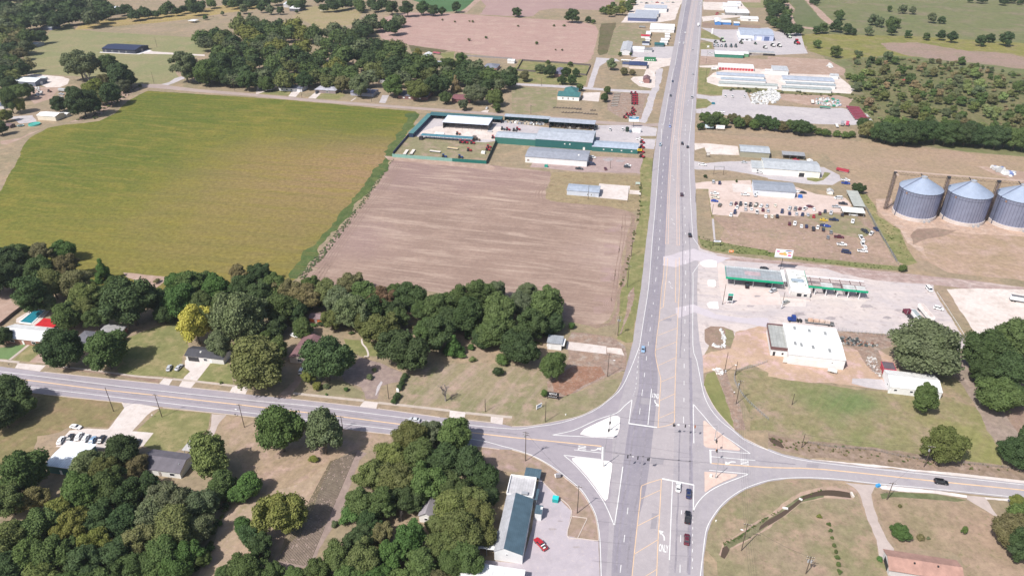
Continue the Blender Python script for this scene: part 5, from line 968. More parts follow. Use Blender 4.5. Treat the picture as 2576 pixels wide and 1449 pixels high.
A,B,C = q((232,513),(780,545),(232,452)); building('green_wall_building','long low building with shining white roof and green walls beside the highway',A,B,C,3.6,'gable',.7,(.70,.70,.70),(.04,.20,.14),cat='building')
A,B,C = q((780,515),(880,520),(785,475)); building('green_wall_annex','small pale green annex on the right end of the white-roofed green building',A,B,C,3.4,'flat',0,(.70,.70,.70),(.14,.32,.18),cat='building')
A,B,C = q((885,485),(1385,505),(820,445)); building('open_stalls','low row of open garage stalls with grey roof',A,B,C,3.0,'flat',0,(.50,.50,.52),(.66,.65,.62),cat='garage',over=.1,doors=tuple(('f',(k+.5)/9,3.4,2.3,0,'k' if k in (0,5,6,7,8) else 'o') for k in range(9)))
A,B,C = q((300,755),(985,800),(305,700)); building('red_door_storage','long white storage row with twelve dark red doors',A,B,C,3.2,'shed',.4,(.70,.70,.70),(.70,.70,.70),cat='storage units',over=.1,doors=tuple(('f',(k+.55)/12.1,2.6,2.4,0,'r') for k in range(12)))
A,B,C = q((1350,835),(1650,850),(1352,755)); building('storage_office','white storage office with grey roof behind the storage rows',A,B,C,4.0,'shed',.6,(.60,.62,.65),(.70,.70,.70),cat='office')
A,B,C = q((1205,830),(1350,850),(1205,808)); building('white_lean_to','low white lean-to left of the storage office',A,B,C,3.2,'flat',0,(.70,.70,.70),(.70,.70,.70),cat='shed')
DEP = (11,7.5,8)
for k,(a,b,c) in enumerate((((265,915),(1185,968),(240,872)),((342,1000),(1210,1048),(330,940)),((308,1078),(1440,1140),(300,1022)))):
    A,B,C = q(a,b,c); building('storage_row','long pale blue-roofed storage row left of the red car, %s' % ('farthest back','the middle one','nearest the front')[k],A,B,DEP[k],3.0,'gable',.5,[(.50,.56,.66),(.46,.53,.60),(.50,.54,.52)][k],(.70,.70,.70),cat='storage units',group=None)
for k,(a,b,c) in enumerate((((1545,1000),(2540,1060),(1500,895)),((1600,1080),(2560,1140),(1600,1020)),((1530,1165),(2480,1215),(1560,1100)))):
    A,B,C = q(a,b,c); building('storage_row','long pale storage row right of the red car, %s' % ('farthest back','the middle one','nearest the front')[k],A,B,(15,7.5,8)[k],3.2,'gable',.6,[(.52,.57,.66),(.42,.47,.50),(.45,.50,.50)][k],(.70,.70,.70),cat='storage units')
A,B,C = T1(3,0,(635,762),(712,766),(640,725)); building('white_end_shed','small white shed at the far right end of the storage yard',A,B,C,3.2,'gable',.8,(.62,.64,.66),(.70,.70,.70),cat='shed')
# --- upper left
A,B,C = T1(0,0,(1030,488),(1352,508),(1112,440)); building('dark_barn','long dark blue-black barn on a white slab in the pasture',A,B,C,4.2,'gable',2.0,(.035,.045,.10),(.04,.045,.07),cat='barn',over=.6,doors=tuple(('f',t,1.4,1.6,.6,'w') for t in (.1,.3,.5,.72))+(('r',.5,3,3,0,'o'),))
S('barn_slab',T(0,0,[(1010,525),(1370,545),(1480,500),(1520,515),(1400,550),(1000,532)]),concw,.1)
A,B,C = T1(0,0,(362,1165),(560,1172),(405,1120)); building('white_barn_shed','cream metal shed with white roof beside the two round pools',A,B,C,4.0,'gable',1.2,(.82,.80,.78),(.64,.58,.48),cat='shed')
A,B,C = T1(0,0,(110,822),(365,825),(185,772)); building('farm_workshop','pale curved-roof workshop with dark open end in the farmyard',A,B,C,4.2,'gable',1.8,(.66,.70,.72),(.15,.17,.22),cat='workshop',doors=(('r',.5,3,3,0,'g'),))
A,B,C = T1(0,0,(600,1150),(668,1155),(610,1130)); building('white_hut','tiny white hut right of the cream metal shed',A,B,C,2.4,'gable',.6,(.75,.75,.75),(.6,.6,.58),cat='hut')
A,B,C = T1(0,0,(1895,212),(1955,216),(1900,198)); building('field_shelter','tiny white-roofed field shelter standing alone in the hay field',A,B,C,2.6,'flat',0,(.70,.70,.70),open_='fblr',posts=2,cat='shelter')
A,B,C = T1(0,0,(400,278),(525,280),(405,250)); building('hidden_bungalow','blue-grey bungalow with pale roof at the edge of the upper left wood',A,B,C,3.2,'gable',1.2,(.55,.60,.66),(.12,.14,.22),cat='house')
A,B,C = T1(0,0,(990,90),(1120,96),(965,65)); building('wood_edge_shed','long pale-roofed dark shed at the top edge of the wood',A,B,C,3.6,'shed',.8,(.62,.66,.70),(.10,.11,.16),cat='shed')
A,B,C = T1(0,0,(-40,930),(145,925),(0,900)); building('weathered_shed','weathered pale green shed roof behind trees at the left edge',A,B,C,3.0,'shed',.3,(.45,.55,.52),(.3,.3,.3),cat='shed')
A,B,C = T1(0,0,(-60,1062),(35,1066),(-50,1030)); building('blue_roof_hut','blue-grey roofed hut cut off by the left edge',A,B,C,3.0,'gable',.9,(.14,.16,.24),(.5,.5,.5),cat='hut')
A,B,C = T1(0,0,(292,445),(365,450),(300,420)); building('white_garden_shed','small white-roofed shed between the trees left of the pasture',A,B,C,3.0,'gable',.9,(.70,.70,.70),(.3,.3,.3),cat='shed')
A,B,C = T1(0,0,(40,1265),(100,1268),(45,1240)); building('brown_hut','little brown hut at the left edge near the round pools',A,B,C,2.2,'gable',.8,(.22,.15,.15),(.15,.10,.09),cat='hut')
A,B,C = T1(1,0,(275,45),(385,50),(275,20)); building('farmhouse','farmhouse with pale metal roof among trees at the top edge',A,B,C,4.5,'gable',1.8,(.62,.67,.72),(.5,.5,.52),cat='house')
A,B,C = T1(1,0,(335,88),(432,92),(345,60)); building('farm_garage','white-roofed open-fronted garage in front of the farmhouse',A,B,C,4.0,'gable',1.4,(.70,.70,.70),(.10,.10,.12),cat='garage')
A,B,C = T1(1,0,(645,85),(695,88),(645,72)); building('white_field_hut','white hut in the grass right of the farmhouse',A,B,C,3.0,'flat',0,(.70,.70,.70),(.70,.70,.70),cat='hut')
A,B,C = T1(1,0,(265,540),(428,545),(250,495)); building('forest_house','house with blue-grey hip roof in a clearing of the upper wood',A,B,C,3.4,'hip',1.8,(.33,.34,.40),(.6,.6,.6),shingle=True,cat='house')
A,B,C = T1(1,0,(0,875),(160,878),(10,835)); building('lane_house','grey-roofed house with carport, leftmost along the back lane',A,B,C,3.0,'gable',1.4,(.20,.21,.27),(.45,.42,.42),shingle=True,cat='house',doors=(('f',.3,5,2.2,0,'k'),))
A,B,C = T1(1,0,(232,880),(455,900),(275,845)); building('lane_house','white house with slate roof and chimney, second along the back lane',A,B,C,3.0,'gable',1.4,(.12,.13,.17),(.62,.62,.64),shingle=True,cat='house',doors=tuple(('f',t,1.6,1.2,.9,'w') for t in (.15,.35,.55,.75)),extra=roofbits(('chimney',.85,.5,3.2,1.2,.8,2.6,WHITE)))
A,B,C = T1(1,0,(588,905),(800,915),(650,860)); building('lane_house','house with light grey hip roofs, third along the back lane',A,B,C,3.0,'hip',1.7,(.36,.36,.41),(.25,.2,.2),shingle=True,cat='house',doors=(('f',.12,4,2.2,0,'k'),('f',.6,2,1.2,.9,'w')))
A,B,C = T1(1,0,(950,930),(1180,945),(980,890)); building('lane_house','blue-grey house with white porch posts in deep tree shade on the back lane',A,B,C,3.0,'gable',1.4,(.14,.15,.22),(.35,.35,.42),shingle=True,posts=5,cat='house')
A,B,C = T1(1,0,(1430,960),(1720,985),(1450,910)); building('lane_house','brick house with white windows in tree shade on the back lane',A,B,C,3.0,'gable',1.4,(.10,.10,.13),(.20,.11,.10),shingle=True,cat='house',doors=tuple(('f',t,1.8,1.2,.9,'d') for t in (.2,.4,.75)))
A,B,C = T1(1,0,(1970,998),(2150,1010),(2000,950)); building('lane_house','house with dark red-brown roof, rightmost along the back lane',A,B,C,3.0,'gable',1.6,(.17,.07,.08),(.25,.12,.11),shingle=True,cat='house',extra=roofbits(('chimney',.8,-.03,0,1.4,.8,5.2,pmat((.33,.16,.14),.8))))
A,B,C = T1(1,0,(1240,800),(1330,810),(1250,760)); building('hidden_house','blue-grey roof glimpsed among the trees of the upper belt',A,B,C,3.2,'hip',1.3,(.16,.17,.22),(.5,.5,.5),shingle=True,cat='house')
A,B,C = T1(1,0,(2290,680),(2420,690),(2265,640)); building('brick_house','brick house with steep slate hip roof on the mown lawn',A,B,C,3.0,'hip',2.4,(.17,.18,.22),(.42,.24,.21),shingle=True,cat='house',doors=(('f',.7,1.8,1.6,.6,'w'),))
A,B,C = T1(1,0,(1655,575),(1712,585),(1680,533)); building('hoop_shed','small white round-topped metal shed in the back garden',A,B,C,3.0,'cross',1.6,(.70,.70,.70),(.4,.4,.42),cat='shed',doors=(('f',.5,3,2.6,0,'k'),))
A,B,C = T1(1,0,(1722,632),(1862,640),(1718,610)); building('long_garden_shed','long low shed with blue-grey roof below the round-topped shed',A,B,C,2.8,'gable',.8,(.50,.53,.58),(.72,.72,.70),cat='shed')
A,B,C = T1(2,0,(425,745),(495,752),(440,685)); building('purple_roof_house','house with purplish hip roof among small round trees on the lawn',A,B,C,3.0,'hip',1.8,(.15,.14,.20),(.33,.2,.18),shingle=True,cat='house')
A,B,C = T1(1,0,(2530,612),(2600,615),(2530,595)); building('white_garden_shed','small white shed by the wooden fence behind the houses',A,B,C,3.0,'gable',.8,(.70,.70,.70),(.70,.70,.70),cat='shed')
# --- silos
silo_mat = pmat((.27,.305,.43),.38,.45,.1,spec=.6)
def silo(c,label):
    root = empty('grain_silo',(c.x,c.y,0),R(-13),label,'silo','grain silos'); rad,hb,n = 12.2,2.2,48; H_ = 18.2
    b = MB(); b.lathe([(rad+.45,0),(rad+.45,hb),(rad,hb+.05)],conc,n=n); b.obj('concrete_base',root)
    b = MB(); b.lathe([(rad,hb),(rad,H_)],silo_mat,n=96); b.obj('corrugated_wall',root,True)
    for k in range(44):
        t = 2*math.pi*k/44
        b = MB(); b.box((math.cos(t)*(rad+.06),math.sin(t)*(rad+.06),(hb+H_)/2),(.16,.22,H_-hb),pmat((.16,.17,.25),.5,.3),t); 
        b.obj('stiffener',root)
    b = MB(); b.lathe([(rad+.16,H_-2.2),(rad+.16,H_-2.08)],DARK,n=48); b.lathe([(rad+.28,H_-.25),(rad+.28,H_)],DARK,n=48); b.obj('wind_ring',root)
    apex = 6.3; b = MB(); b.lathe([(rad+.4,H_),(1.6,H_+apex),(1.6,H_+apex+.5),(.05,H_+apex+.6)],pmat((.33,.39,.50),.5,.25,.1,seam=1),n=48); b.obj('cone_roof',root)
    b = MB()
    for k in range(32):
        t = 2*math.pi*k/32; b.tube((math.cos(t)*(rad+.4),math.sin(t)*(rad+.4),H_+.1),(math.cos(t)*(rad+.75),math.sin(t)*(rad+.75),H_+.5),.06,DARK,4)
    b.obj('eave_bracket',root)
    b = MB(); b.lathe([(1.75,H_+apex-.1),(1.75,H_+apex+.9),(1.2,H_+apex+1.0),(1.2,H_+apex+.4)],STEEL,n=20); b.obj('cap_ring',root)
    for a in (2.2,2.9,3.5,4.2,4.7,5.4):
        b = MB(); rr = rad*.45; b.box((math.cos(a)*rr,math.sin(a)*rr,H_+apex*.57+.2),(.6,.6,.5),STEEL,a); b.obj('roof_vent',root)
    b = MB(); t = R(200)
    b.tube((math.cos(t)*(rad+.3),math.sin(t)*(rad+.3),H_+.3),(math.cos(t)*1.8,math.sin(t)*1.8,H_+apex+.5),.3,pmat((.2,.23,.32),.5),4); b.obj('roof_ladder',root)
    b = MB(); b.tube((math.cos(t)*(rad+.5),math.sin(t)*(rad+.5),.2),(math.cos(t)*(rad+.5),math.sin(t)*(rad+.5),H_+.3),.35,pmat((.08,.09,.14),.6),4); b.obj('wall_ladder',root)
    for a in (R(-86),R(-72)):
        b = MB(); b.box((math.cos(a+R(10))*(rad+1),math.sin(a+R(10))*(rad+1),.7),(1.2,.9,1.3),STEEL,a); b.obj('aeration_fan',root)
    b = MB(); a = R(218); b.box((math.cos(a)*(rad+.1),math.sin(a)*(rad+.1),H_-1.6),(.2,1.0,1.0),pmat((.30,.18,.12),.7),a); b.obj('inspection_hatch',root)
for k,(x,y) in enumerate(((255,421),(282,414.7),(309,408.4))):
    silo(Vector((x,y,0)),'ribbed steel grain silo with pale cone roof, %s of the three' % ('leftmost','middle','rightmost')[k])
# conveyor bridge and bucket towers
def tower(x,y,h,label):
    root = empty('elevator_tower',(x,y,0),R(-13),label,'tower','bucket elevator towers'); wd = .9
    for sx in (-1,1):
        for sy in (-1,1):
            b = MB(); b.tube((sx*wd,sy*wd,0),(sx*wd,sy*wd,h),.14,WOOD,4); b.obj('corner_post',root)
    b = MB(); n = int(h/1.8)
    for k in range(n):
        z0,z1 = h*k/n,h*(k+1)/n; s = 1 if k % 2 else -1
        for (a,c) in (((-wd,-wd),(wd,-wd)),((wd,-wd),(wd,wd)),((wd,wd),(-wd,wd)),((-wd,wd),(-wd,-wd))):
            p,q_ = (a,c) if s > 0 else (c,a); b.tube((p[0],p[1],z0),(q_[0],q_[1],z1),.07,WOOD,4)
    b.obj('lattice_brace',root)
    b = MB(); b.box((0,0,h/2),(.7,.7,h),pmat((.24,.19,.18),.7,.2)); b.obj('bucket_leg',root)
    b = MB(); b.box((0,0,h+.4),(1.8,1.8,.9),DARK); b.obj('head_box',root)
tower(240.4,428.4,24.5,'dark lattice tower at the left end of the silos'); tower(268.6,418.6,25.5,'dark lattice tower between the left and middle silos'); tower(295.6,412,25.5,'dark lattice tower between the middle and right silos')
root = empty('conveyor_bridge',(282,417,24.5),R(-13),'long tan conveyor walkway running above all three silos','conveyor')
b = MB(); b.box((3,5.3,.2),(92,1.6,.5),pmat((.42,.32,.26),.8)); b.obj('walkway_deck',root)
b = MB()
for k in range(46):b.tube((-42+k*2,4.4,-.2),(-41+k*2,4.4,-1.6),.07,WOOD,4); b.tube((-41+k*2,4.4,-1.6),(-40+k*2,4.4,-.2),.07,WOOD,4)
b.tube((-42,4.4,-1.6),(50,4.4,-1.6),.1,WOOD,4); b.obj('lattice_brace',root)
b = MB(); b.box((-42.5,1.5,.2),(1.2,9,.4),pmat((.42,.32,.26),.8)); b.obj('end_walkway',root)
for xx in (-27.5,0,27.5):
    b = MB(); b.tube((xx,4.6,0),(xx,.2,-.3),.3,DARK,6); b.obj('discharge_spout',root)
# ---------------------------------------------------------------- vehicles
def loft(mb,st,m):
    rings = []
    for (x,hw,z0,z1) in st:
        zm = z0+(z1-z0)*.6; rings.append([(x,-hw*.97,z0),(x,-hw,zm),(x,-hw*.86,z1),(x,hw*.86,z1),(x,hw,zm),(x,hw*.97,z0)])
    i = len(mb.v); k = mb.mi(m)
    for r_ in rings:mb.v += r_
    for a in range(len(rings)-1):
        for j in range(6):
            mb.f.append((i+a*6+j,i+(a+1)*6+j,i+(a+1)*6+(j+1) % 6,i+a*6+(j+1) % 6)); mb.m.append(k)
    mb.f += [tuple(range(i,i+6)),tuple(range(i+(len(rings)-1)*6+5,i+(len(rings)-1)*6-1,-1))]; mb.m += [k,k]
def cabin(mb,x0,x1,X0,X1,z0,z1,hb,ht,m):
    mb.hexa([(x0,-hb,z0),(x1,-hb,z0),(x1,hb,z0),(x0,hb,z0)],[(X0,-ht,z1),(X1,-ht,z1),(X1,ht,z1),(X0,ht,z1)],m)
KINDS = {
 'sedan':dict(L=[(-2.35,.80,.38,.86),(-2.2,.88,.28,.98),(-1.4,.92,.22,1.0),(1.0,.92,.22,.95),(1.9,.90,.25,.86),(2.3,.78,.34,.70)],cab=(-1.75,1.15,-1.15,.35,.94,1.42,.80,.62),wb=1.38,wr=.33),
 'suv':dict(L=[(-2.35,.86,.42,1.05),(-2.2,.94,.35,1.12),(-1.4,.96,.3,1.14),(1.0,.96,.3,1.1),(2.0,.93,.33,1.0),(2.35,.82,.42,.85)],cab=(-2.15,1.25,-1.85,.55,1.08,1.74,.86,.70),wb=1.4,wr=.38),
 'van':dict(L=[(-2.7,.92,.4,1.2),(-2.6,.97,.35,1.25),(1.4,.97,.33,1.2),(2.3,.95,.35,1.05),(2.65,.84,.42,.85)],cab=(-2.55,1.9,-2.4,1.2,1.18,2.0,.92,.80),wb=1.6,wr=.36),
 'pickup':dict(L=[(-2.85,.90,.5,1.02),(-2.75,.96,.42,1.08),(-1.0,.97,.38,1.08),(1.2,.97,.38,1.12),(2.4,.95,.4,1.05),(2.8,.84,.48,.92)],cab=(-.85,1.35,-.6,.75,1.08,1.80,.86,.70),wb=1.8,wr=.42),
}
CARMESH = {}
def carparts(kind):
    if kind in CARMESH:return CARMESH[kind]
    k = KINDS[kind]; c = k['cab']; L0,L1 = k['L'][0][0],k['L'][-1][0]; hw = k['L'][2][1]; P = []
    b = MB(); loft(b,k['L'],PAINT); body = b
    g = MB(); cabin(g,*c,GLASS)
    r_ = MB(); cabin(r_,c[2]-.06,c[3]+.06,c[2]+.04,c[3]-.04,c[5]-.02,c[5]+.06,c[7]+.03,c[7]-.06,PAINT)
    for t in (0,.46,1):       # pillars
        xb,xt = c[0]+(c[1]-c[0])*t,c[2]+(c[3]-c[2])*t
        for s in (-1,1):r_.tube((xb,s*(c[6]+.0),c[4]),(xt,s*(c[7]+.01),c[5]),.055,PAINT,4)
    P += [('body',b),('window',g),('roof',r_)]
    if kind == 'pickup':
        d = MB(); d.box((-1.82,0,1.085),(1.75,1.5,.02),DARK)
        for s in (-1,1):d.box((-1.82,s*.82,1.13),(1.85,.12,.1),PAINT)
        d.box((-2.72,0,1.13),(.12,1.7,.1),PAINT); P.append(('truck_bed',d))
    for sx in (-1,1):
        for sy in (-1,1):
            w_ = MB(); w_.tube((sx*k['wb'],sy*(hw-.20),k['wr']),(sx*k['wb'],sy*(hw+.02),k['wr']),k['wr'],RUBBER,12); w_.tube((sx*k['wb'],sy*(hw+.02),k['wr']),(sx*k['wb'],sy*(hw+.035),k['wr']),k['wr']*.6,CHROME,10); P.append(('wheel',w_))
    zf = k['L'][-1][3]-.12; zr = k['L'][0][3]-.12
    for s in (-1,1):
        h_ = MB(); h_.box((L1-.02,s*hw*.62,zf),(.12,.32,.14),LAMP); P.append(('headlight',h_))
        t_ = MB(); t_.box((L0+.02,s*hw*.72,zr),(.1,.26,.16),REDL); P.append(('tail_light',t_))
        m_ = MB(); m_.box((c[1]-.25,s*(hw+.08),c[4]+.05),(.14,.2,.13),DARK); P.append(('wing_mirror',m_))
    far = MB()
    for nm,q in P:
        if nm in ('wing_mirror',):continue
        i = len(far.v); far.v += q.v
        for f,mi in zip(q.f,q.m):far.f.append(tuple(j+i for j in f)); far.m.append(far.mi(q.mats[mi]))
    CARMESH[kind] = ([(nm,q.mesh(kind+'_'+nm)) for nm,q in P],far.mesh(kind+'_whole')); return CARMESH[kind]
COL = dict(white=(.80,.80,.80),cream=(.72,.68,.58),silver=(.46,.48,.51),grey=(.20,.21,.22),black=(.012,.012,.016),dark=(.03,.033,.045),navy=(.015,.025,.085),blue=(.02,.06,.33),maroon=(.11,.018,.03),red=(.40,.02,.03),yellow=(.60,.42,.03),green=(.03,.14,.08),skyblue=(.25,.38,.55),orange=(.65,.20,.04),olive=(.11,.12,.10))
def heading(x,y,dx,dy):
    a,b = G(x,y),G(x+dx*.5,y+dy*.5); return math.atan2(b.y-a.y,b.x-a.x)
NAMES = dict(sedan='sedan',suv='suv',van='van',pickup='pickup_truck')
def car(kind,x,y,dx,dy,colour,label,group=None,detail=None,cat=None):
    p = G(x,y+1.0); z = ZT; ang = heading(x,y,dx,dy); parts,far = carparts(kind)
    p.z = z+.01; cc = COL[colour] if isinstance(colour,str) else colour
    if detail is None:detail = pxm(p) > 3.2
    if not detail:
        o = put(NAMES[kind],far,None,p,ang,cc)
        return tag(o,label,cat or {'suv':'car','sedan':'car','pickup':'pickup truck','van':'van'}[kind],group)
    root = empty(NAMES[kind],p,ang,label,cat or {'suv':'car','sedan':'car','pickup':'pickup truck','van':'van'}[kind],group)
    for nm,me in parts:put(nm,me,root,color=cc)
    return root
UPV,DNV = (4,-20),(-4,20)
NB,SB = 'vehicles driving up the highway','vehicles driving down the highway'
for a in (('sedan',1706,1227,2,-20,'white','white sedan waiting at the stop line beside a dark blue car',NB),('sedan',1732,1243,1,-20,'navy','dark blue sedan at the stop line to the right of the white one',NB),
          ('pickup',1729,1303,1,-20,'black','black pickup truck with open bed behind the dark blue sedan',NB),('sedan',1727,1358,1,-20,'maroon','dark red car, last in the queue at the crossing',NB),
          ('sedan',1617.5,880,-2,20,'skyblue','pale blue car coming down the highway towards the slip road',SB),('suv',1735,593,-5,-20,'black','black car swerving out by the fuel station entrance',NB),
          ('suv',1714.5,491,-1,-20,(.07,.035,.05),'dark maroon suv driving up the inner lane beside the used car lot',NB),('suv',1716,362,-1,-20,'dark','dark grey suv ahead of a smaller dark car on the inner right lane',NB),('sedan',1729.5,370.5,-1,-20,'dark','small dark car in the outer lane behind the dark grey suv',NB),
          ('pickup',1661,365,-2,20,(.28,.36,.44),'blue-grey pickup near the farm supply front wing driving down the highway',SB),('sedan',1685,319,-2,20,(.30,.36,.62),'pale blue car passing the back lane junction',SB),
          ('sedan',1687,241.5,-2,20,'dark','dark car driving down the highway, nearer of two dark cars',SB),('sedan',1692,205.5,-2,20,(.06,.08,.13),'blue-black car driving down the highway, farther of two dark cars',SB),
          ('pickup',1740.5,246,2,-20,'silver','silver white pickup driving up the highway by the gravel lot entrance',NB),('sedan',1743,187,2,-20,'silver','silver car driving up the highway beside the storage rows',NB),('sedan',1742,125.5,3,-20,'silver','silver car driving up the inner lane beside the equipment dealer',NB),
          ('sedan',1720,109,-3,20,'white','white car in the inner lane, right of two side by side coming down',SB),('sedan',1710,108.5,-3,20,'white','white car in the outer lane, left of two side by side coming down',SB),('sedan',1724,83,-3,20,'white','white car behind the two side by side coming down the highway',SB),('van',1761,11,3,-20,'white','white van farthest up the highway',NB),
          ('suv',2366,1214,20,3,'black','black suv driving on the east road at the right',None),('sedan',1043,1057,-20,-3,'silver','silver blue car on the west road above the trees',None),
          ('sedan',426,927,5,-13,'silver','silver sedan parked on the grass, left of two by the black-roofed house',None),('sedan',451,925.5,12,-12,'silver','silver sedan parked on the grass, right of two by the black-roofed house',None),
          ('van',714,827,9,-13,(.32,.38,.48),'blue-grey van parked in the shade behind the brown-roofed house',None),('sedan',741,845,12,4,'white','white car nose out beside the bush behind the brown-roofed house',None),('suv',759,934,6,-13,'white','white suv half under the oak on the dirt drive',None),
          ('sedan',192,1075,20,3,'white','white sedan standing alone by the wide driveway at bottom left',None),
          ('van',2336,729,7,8,'white','white van parked alone on the gravel by the dry strip',None),('suv',2360,777,16,4,'white','white suv with black roof beside the white trailers',None),
          ('suv',1943.5,733,-16,6,'silver','silver suv leaving the covered canopy of the fuel station',None),('sedan',1976,761,15,-7,(.40,.41,.38),'grey-green sedan in front of the station store',None),
          ('pickup',1878.5,719.5,-1,-14,'black','black pickup under the edge of the covered canopy',None),('sedan',1922,676.5,-14,-4,'black','black car parked behind the covered canopy',None),('suv',1936,719,14,-3,'navy','dark blue suv in the shade under the covered canopy',None),
          ('suv',1491,397,12,2,'white','white suv by the right end of the long white building',None),('pickup',1457,425.5,14,1,'dark','dark pickup parked in front of the long white building',None),('van',1489,414.5,14,1,'navy','navy van at the corner of the long white building',None),
          ('sedan',1523,426,4,9,'maroon','plum coloured car parked askew on the pink gravel lot',None),('suv',1577,421,12,1,'dark','dark suv in front of a white car on the pink gravel lot',None),('sedan',1580,417,12,1,'white','white car behind the dark suv on the pink gravel lot',None),
          ('pickup',1609,351.5,14,2,'white','white pickup with trailer bed by the concrete entrance of the farm supply yard',None),('pickup',1534.5,327,0,-12,'white','white pickup nearest the dark timber shed in the yard',None),('pickup',1566,327,0,-12,'white','white pickup beside the big dark tank in the yard',None),
          ('pickup',1767,415.5,14,2,'white','white pickup turning in from the highway on the gravel drive',None),('sedan',1872,409.5,12,1,'silver','silver car parked before the low office wing',None),('pickup',1912,434.5,14,1,'white','white work pickup with rack by the long cream building',None),
          ('sedan',1225,273,4,-5,'white','white car in the drive by the rightmost tree of the back lane',None),('sedan',796.5,234.5,-2,6,'dark','dark car under the carport of the light grey hip-roofed house',None),
          ('sedan',1614,208.5,10,1,'white','white car on the round pink drive',None),('pickup',1786,135.5,12,0,'white','white pickup in front of the green-walled building',None),('sedan',2276,203,11,2,'red','bright red car between the two blocks of storage rows',None),
          ('sedan',1803,37,11,1,'red','red car parked left of a white one on the far grass lot',None),('sedan',1805,33.5,11,0,'red','red car just behind another red one on the far grass lot',None),('sedan',1806.5+13,36.5,11,1,'white','white car right of the red pair on the far grass lot',None),('sedan',1860,49,10,0,'white','white car beside the white cottage drive',None)):
    car(*a[:7],group=a[7])
# red pickup with open bed by the shop
r_ = car('pickup',1360,1370.5,-14,-15,'red','bright red pickup truck with white toolbox parked beside the shop')
b = MB(); b.box((-1.15,0,1.22),(.35,1.5,.3),WHITE); b.box((-2.2,.2,1.15),(.5,.9,.15),LAMP); b.obj('toolbox',r_)
G1 = 'cars parked behind the metal workshop'
for x,y,c_,l in ((154,1109,'white','white sedan, leftmost of the row behind the metal workshop'),(178,1102,'dark','black car second in the row behind the metal workshop'),(199,1099,'white','white sedan third in the row behind the metal workshop'),(216,1104,'white','white sedan fourth in the row behind the metal workshop'),(234,1109,'skyblue','blue and white car fifth in the row behind the metal workshop'),(256,1106,'dark','dark car rightmost in the row behind the metal workshop'),(345,1116,'dark','dark car half under a tree behind the purplish-roofed house')):
    car('sedan',x,y,8,-14,c_,l,G1)
q = lambda x,y:(1751.8+x*.13036,429.4+y*.13036)
U,H_,D_ = (0,-10),(11,1),(3,-9)
lot = {
 'row along the highway side of the used car lot':[(325,225,'suv','silver',U),(445,245,'suv','navy',U),(350,450,'pickup','white',H_),(360,525,'pickup','cream',H_),(350,592,'sedan','blue',H_),(450,675,'suv','olive',(6,-8))],
 'back row of the used car lot':[(665,650,'sedan','silver',(-3,9)),(762,645,'sedan','maroon',(-3,9)),(848,655,'suv','dark',(-2,9)),(945,665,'pickup','white',U),(1037,668,'pickup','black',(-3,10)),(1148,672,'pickup','olive',(-6,9)),(1245,690,'sedan','white',(-6,7)),(1360,690,'sedan','silver',(-3,9)),(1520,678,'sedan','cream',U)],
 'second row of the used car lot':[(785,715,'sedan','white',(-4,8)),(948,750,'sedan','silver',U),(1060,748,'sedan','white',U),(1165,805,'pickup','white',U),(1282,765,'sedan','maroon',U),(1380,782,'sedan','silver',U),(1650,800,'suv','navy',(-2,9)),(1795,740,'pickup','silver',(-4,9)),(1795,830,'sedan','navy',U),(1905,750,'suv','grey',(-3,9)),(1930,840,'sedan','silver',U)],
 'grass edge row of the used car lot':[(665,862,'sedan','white',(-2,9)),(740,812,'suv','navy',(-2,9)),(1335,888,'sedan','white',U),(1455,893,'sedan','cream',U),(1555,890,'suv','black',U)],
 'space before the dealer garage':[(935,472,'pickup','white',H_),(1140,478,'pickup','silver',(-1,9))]}
lot = {k:[(*q(x,y),kd,c_,d) for x,y,kd,c_,d in v] for k,v in lot.items()}
t3 = lambda x,y:(1932+x/4,360.7+y/4)
lot2 = {
 'right-hand cluster of the used car lot':[(320,660,'sedan','maroon',(5,-8)),(370,662,'pickup','white',(7,-5)),(420,640,'sedan','maroon',H_),(460,668,'sedan','white',U),(400,722,'sedan','silver',U),(345,720,'sedan','navy',(-3,9)),(458,737,'sedan','red',U),(520,708,'sedan','maroon',U),(572,690,'sedan','dark',(-2,9)),(632,705,'pickup','silver',(-2,9))],
 'front row on the brown back lot':[(215,812,'sedan','maroon',U),(268,812,'pickup','white',(-2,9)),(335,838,'sedan','white',U),(385,838,'sedan','navy',U),(455,865,'pickup','dark',U),(498,850,'sedan','white',(-3,9)),(555,872,'sedan','dark',U)],
 'loose group right of the front row':[(560,830,'sedan','navy',H_),(590,836,'sedan','blue',H_),(560,776,'sedan','yellow',H_),(660,775,'pickup','navy',H_),(632,897,'sedan','grey',U),(602,950,'sedan','grey',U),(712,948,'pickup','maroon',H_),(740,1023,'pickup','white',H_),(785,1101,'van','navy',(12,2))],
 'parking place by the two carports':[(705,557,'van','white',(-11,0)),(752,612,'pickup','dark',H_),(685,644,'pickup','silver',H_),(856,724,'van','white',H_),(850,790,'pickup','white',(-2,9)),(745,722,'sedan','dark',U),(350,500,'sedan','black',H_),(300,490,'sedan','white',H_)],
 'far right column of parked work trucks':[(972,890,'pickup','dark',(8,5)),(1037,912,'pickup','white',(5,-6)),(932,950,'pickup','white',(-4,-8)),(952,978,'sedan','white',(-4,-8)),(948,1016,'pickup','white',(-3,-8)),(975,1050,'sedan','white',(-3,-8)),(948,1090,'pickup','white',H_),(1085,868,'sedan','navy',(6,5))],
 'grass right of the gravel loop':[(780,375,'pickup','white',H_),(780,406,'pickup','blue',H_)]}
lot.update({k:[(*t3(x,y),kd,c_,d) for x,y,kd,c_,d in v] for k,v in lot2.items()})
lot['shade of the open carport'] = [(*t3(280,170),'sedan','red',H_)]
lot['gravel lot below the storage rows'] = [(1768.9+x*.1304,68.7+y*.1304,'pickup','white',U) for x,y in ((425,1335),(565,1345),(795,1345))]
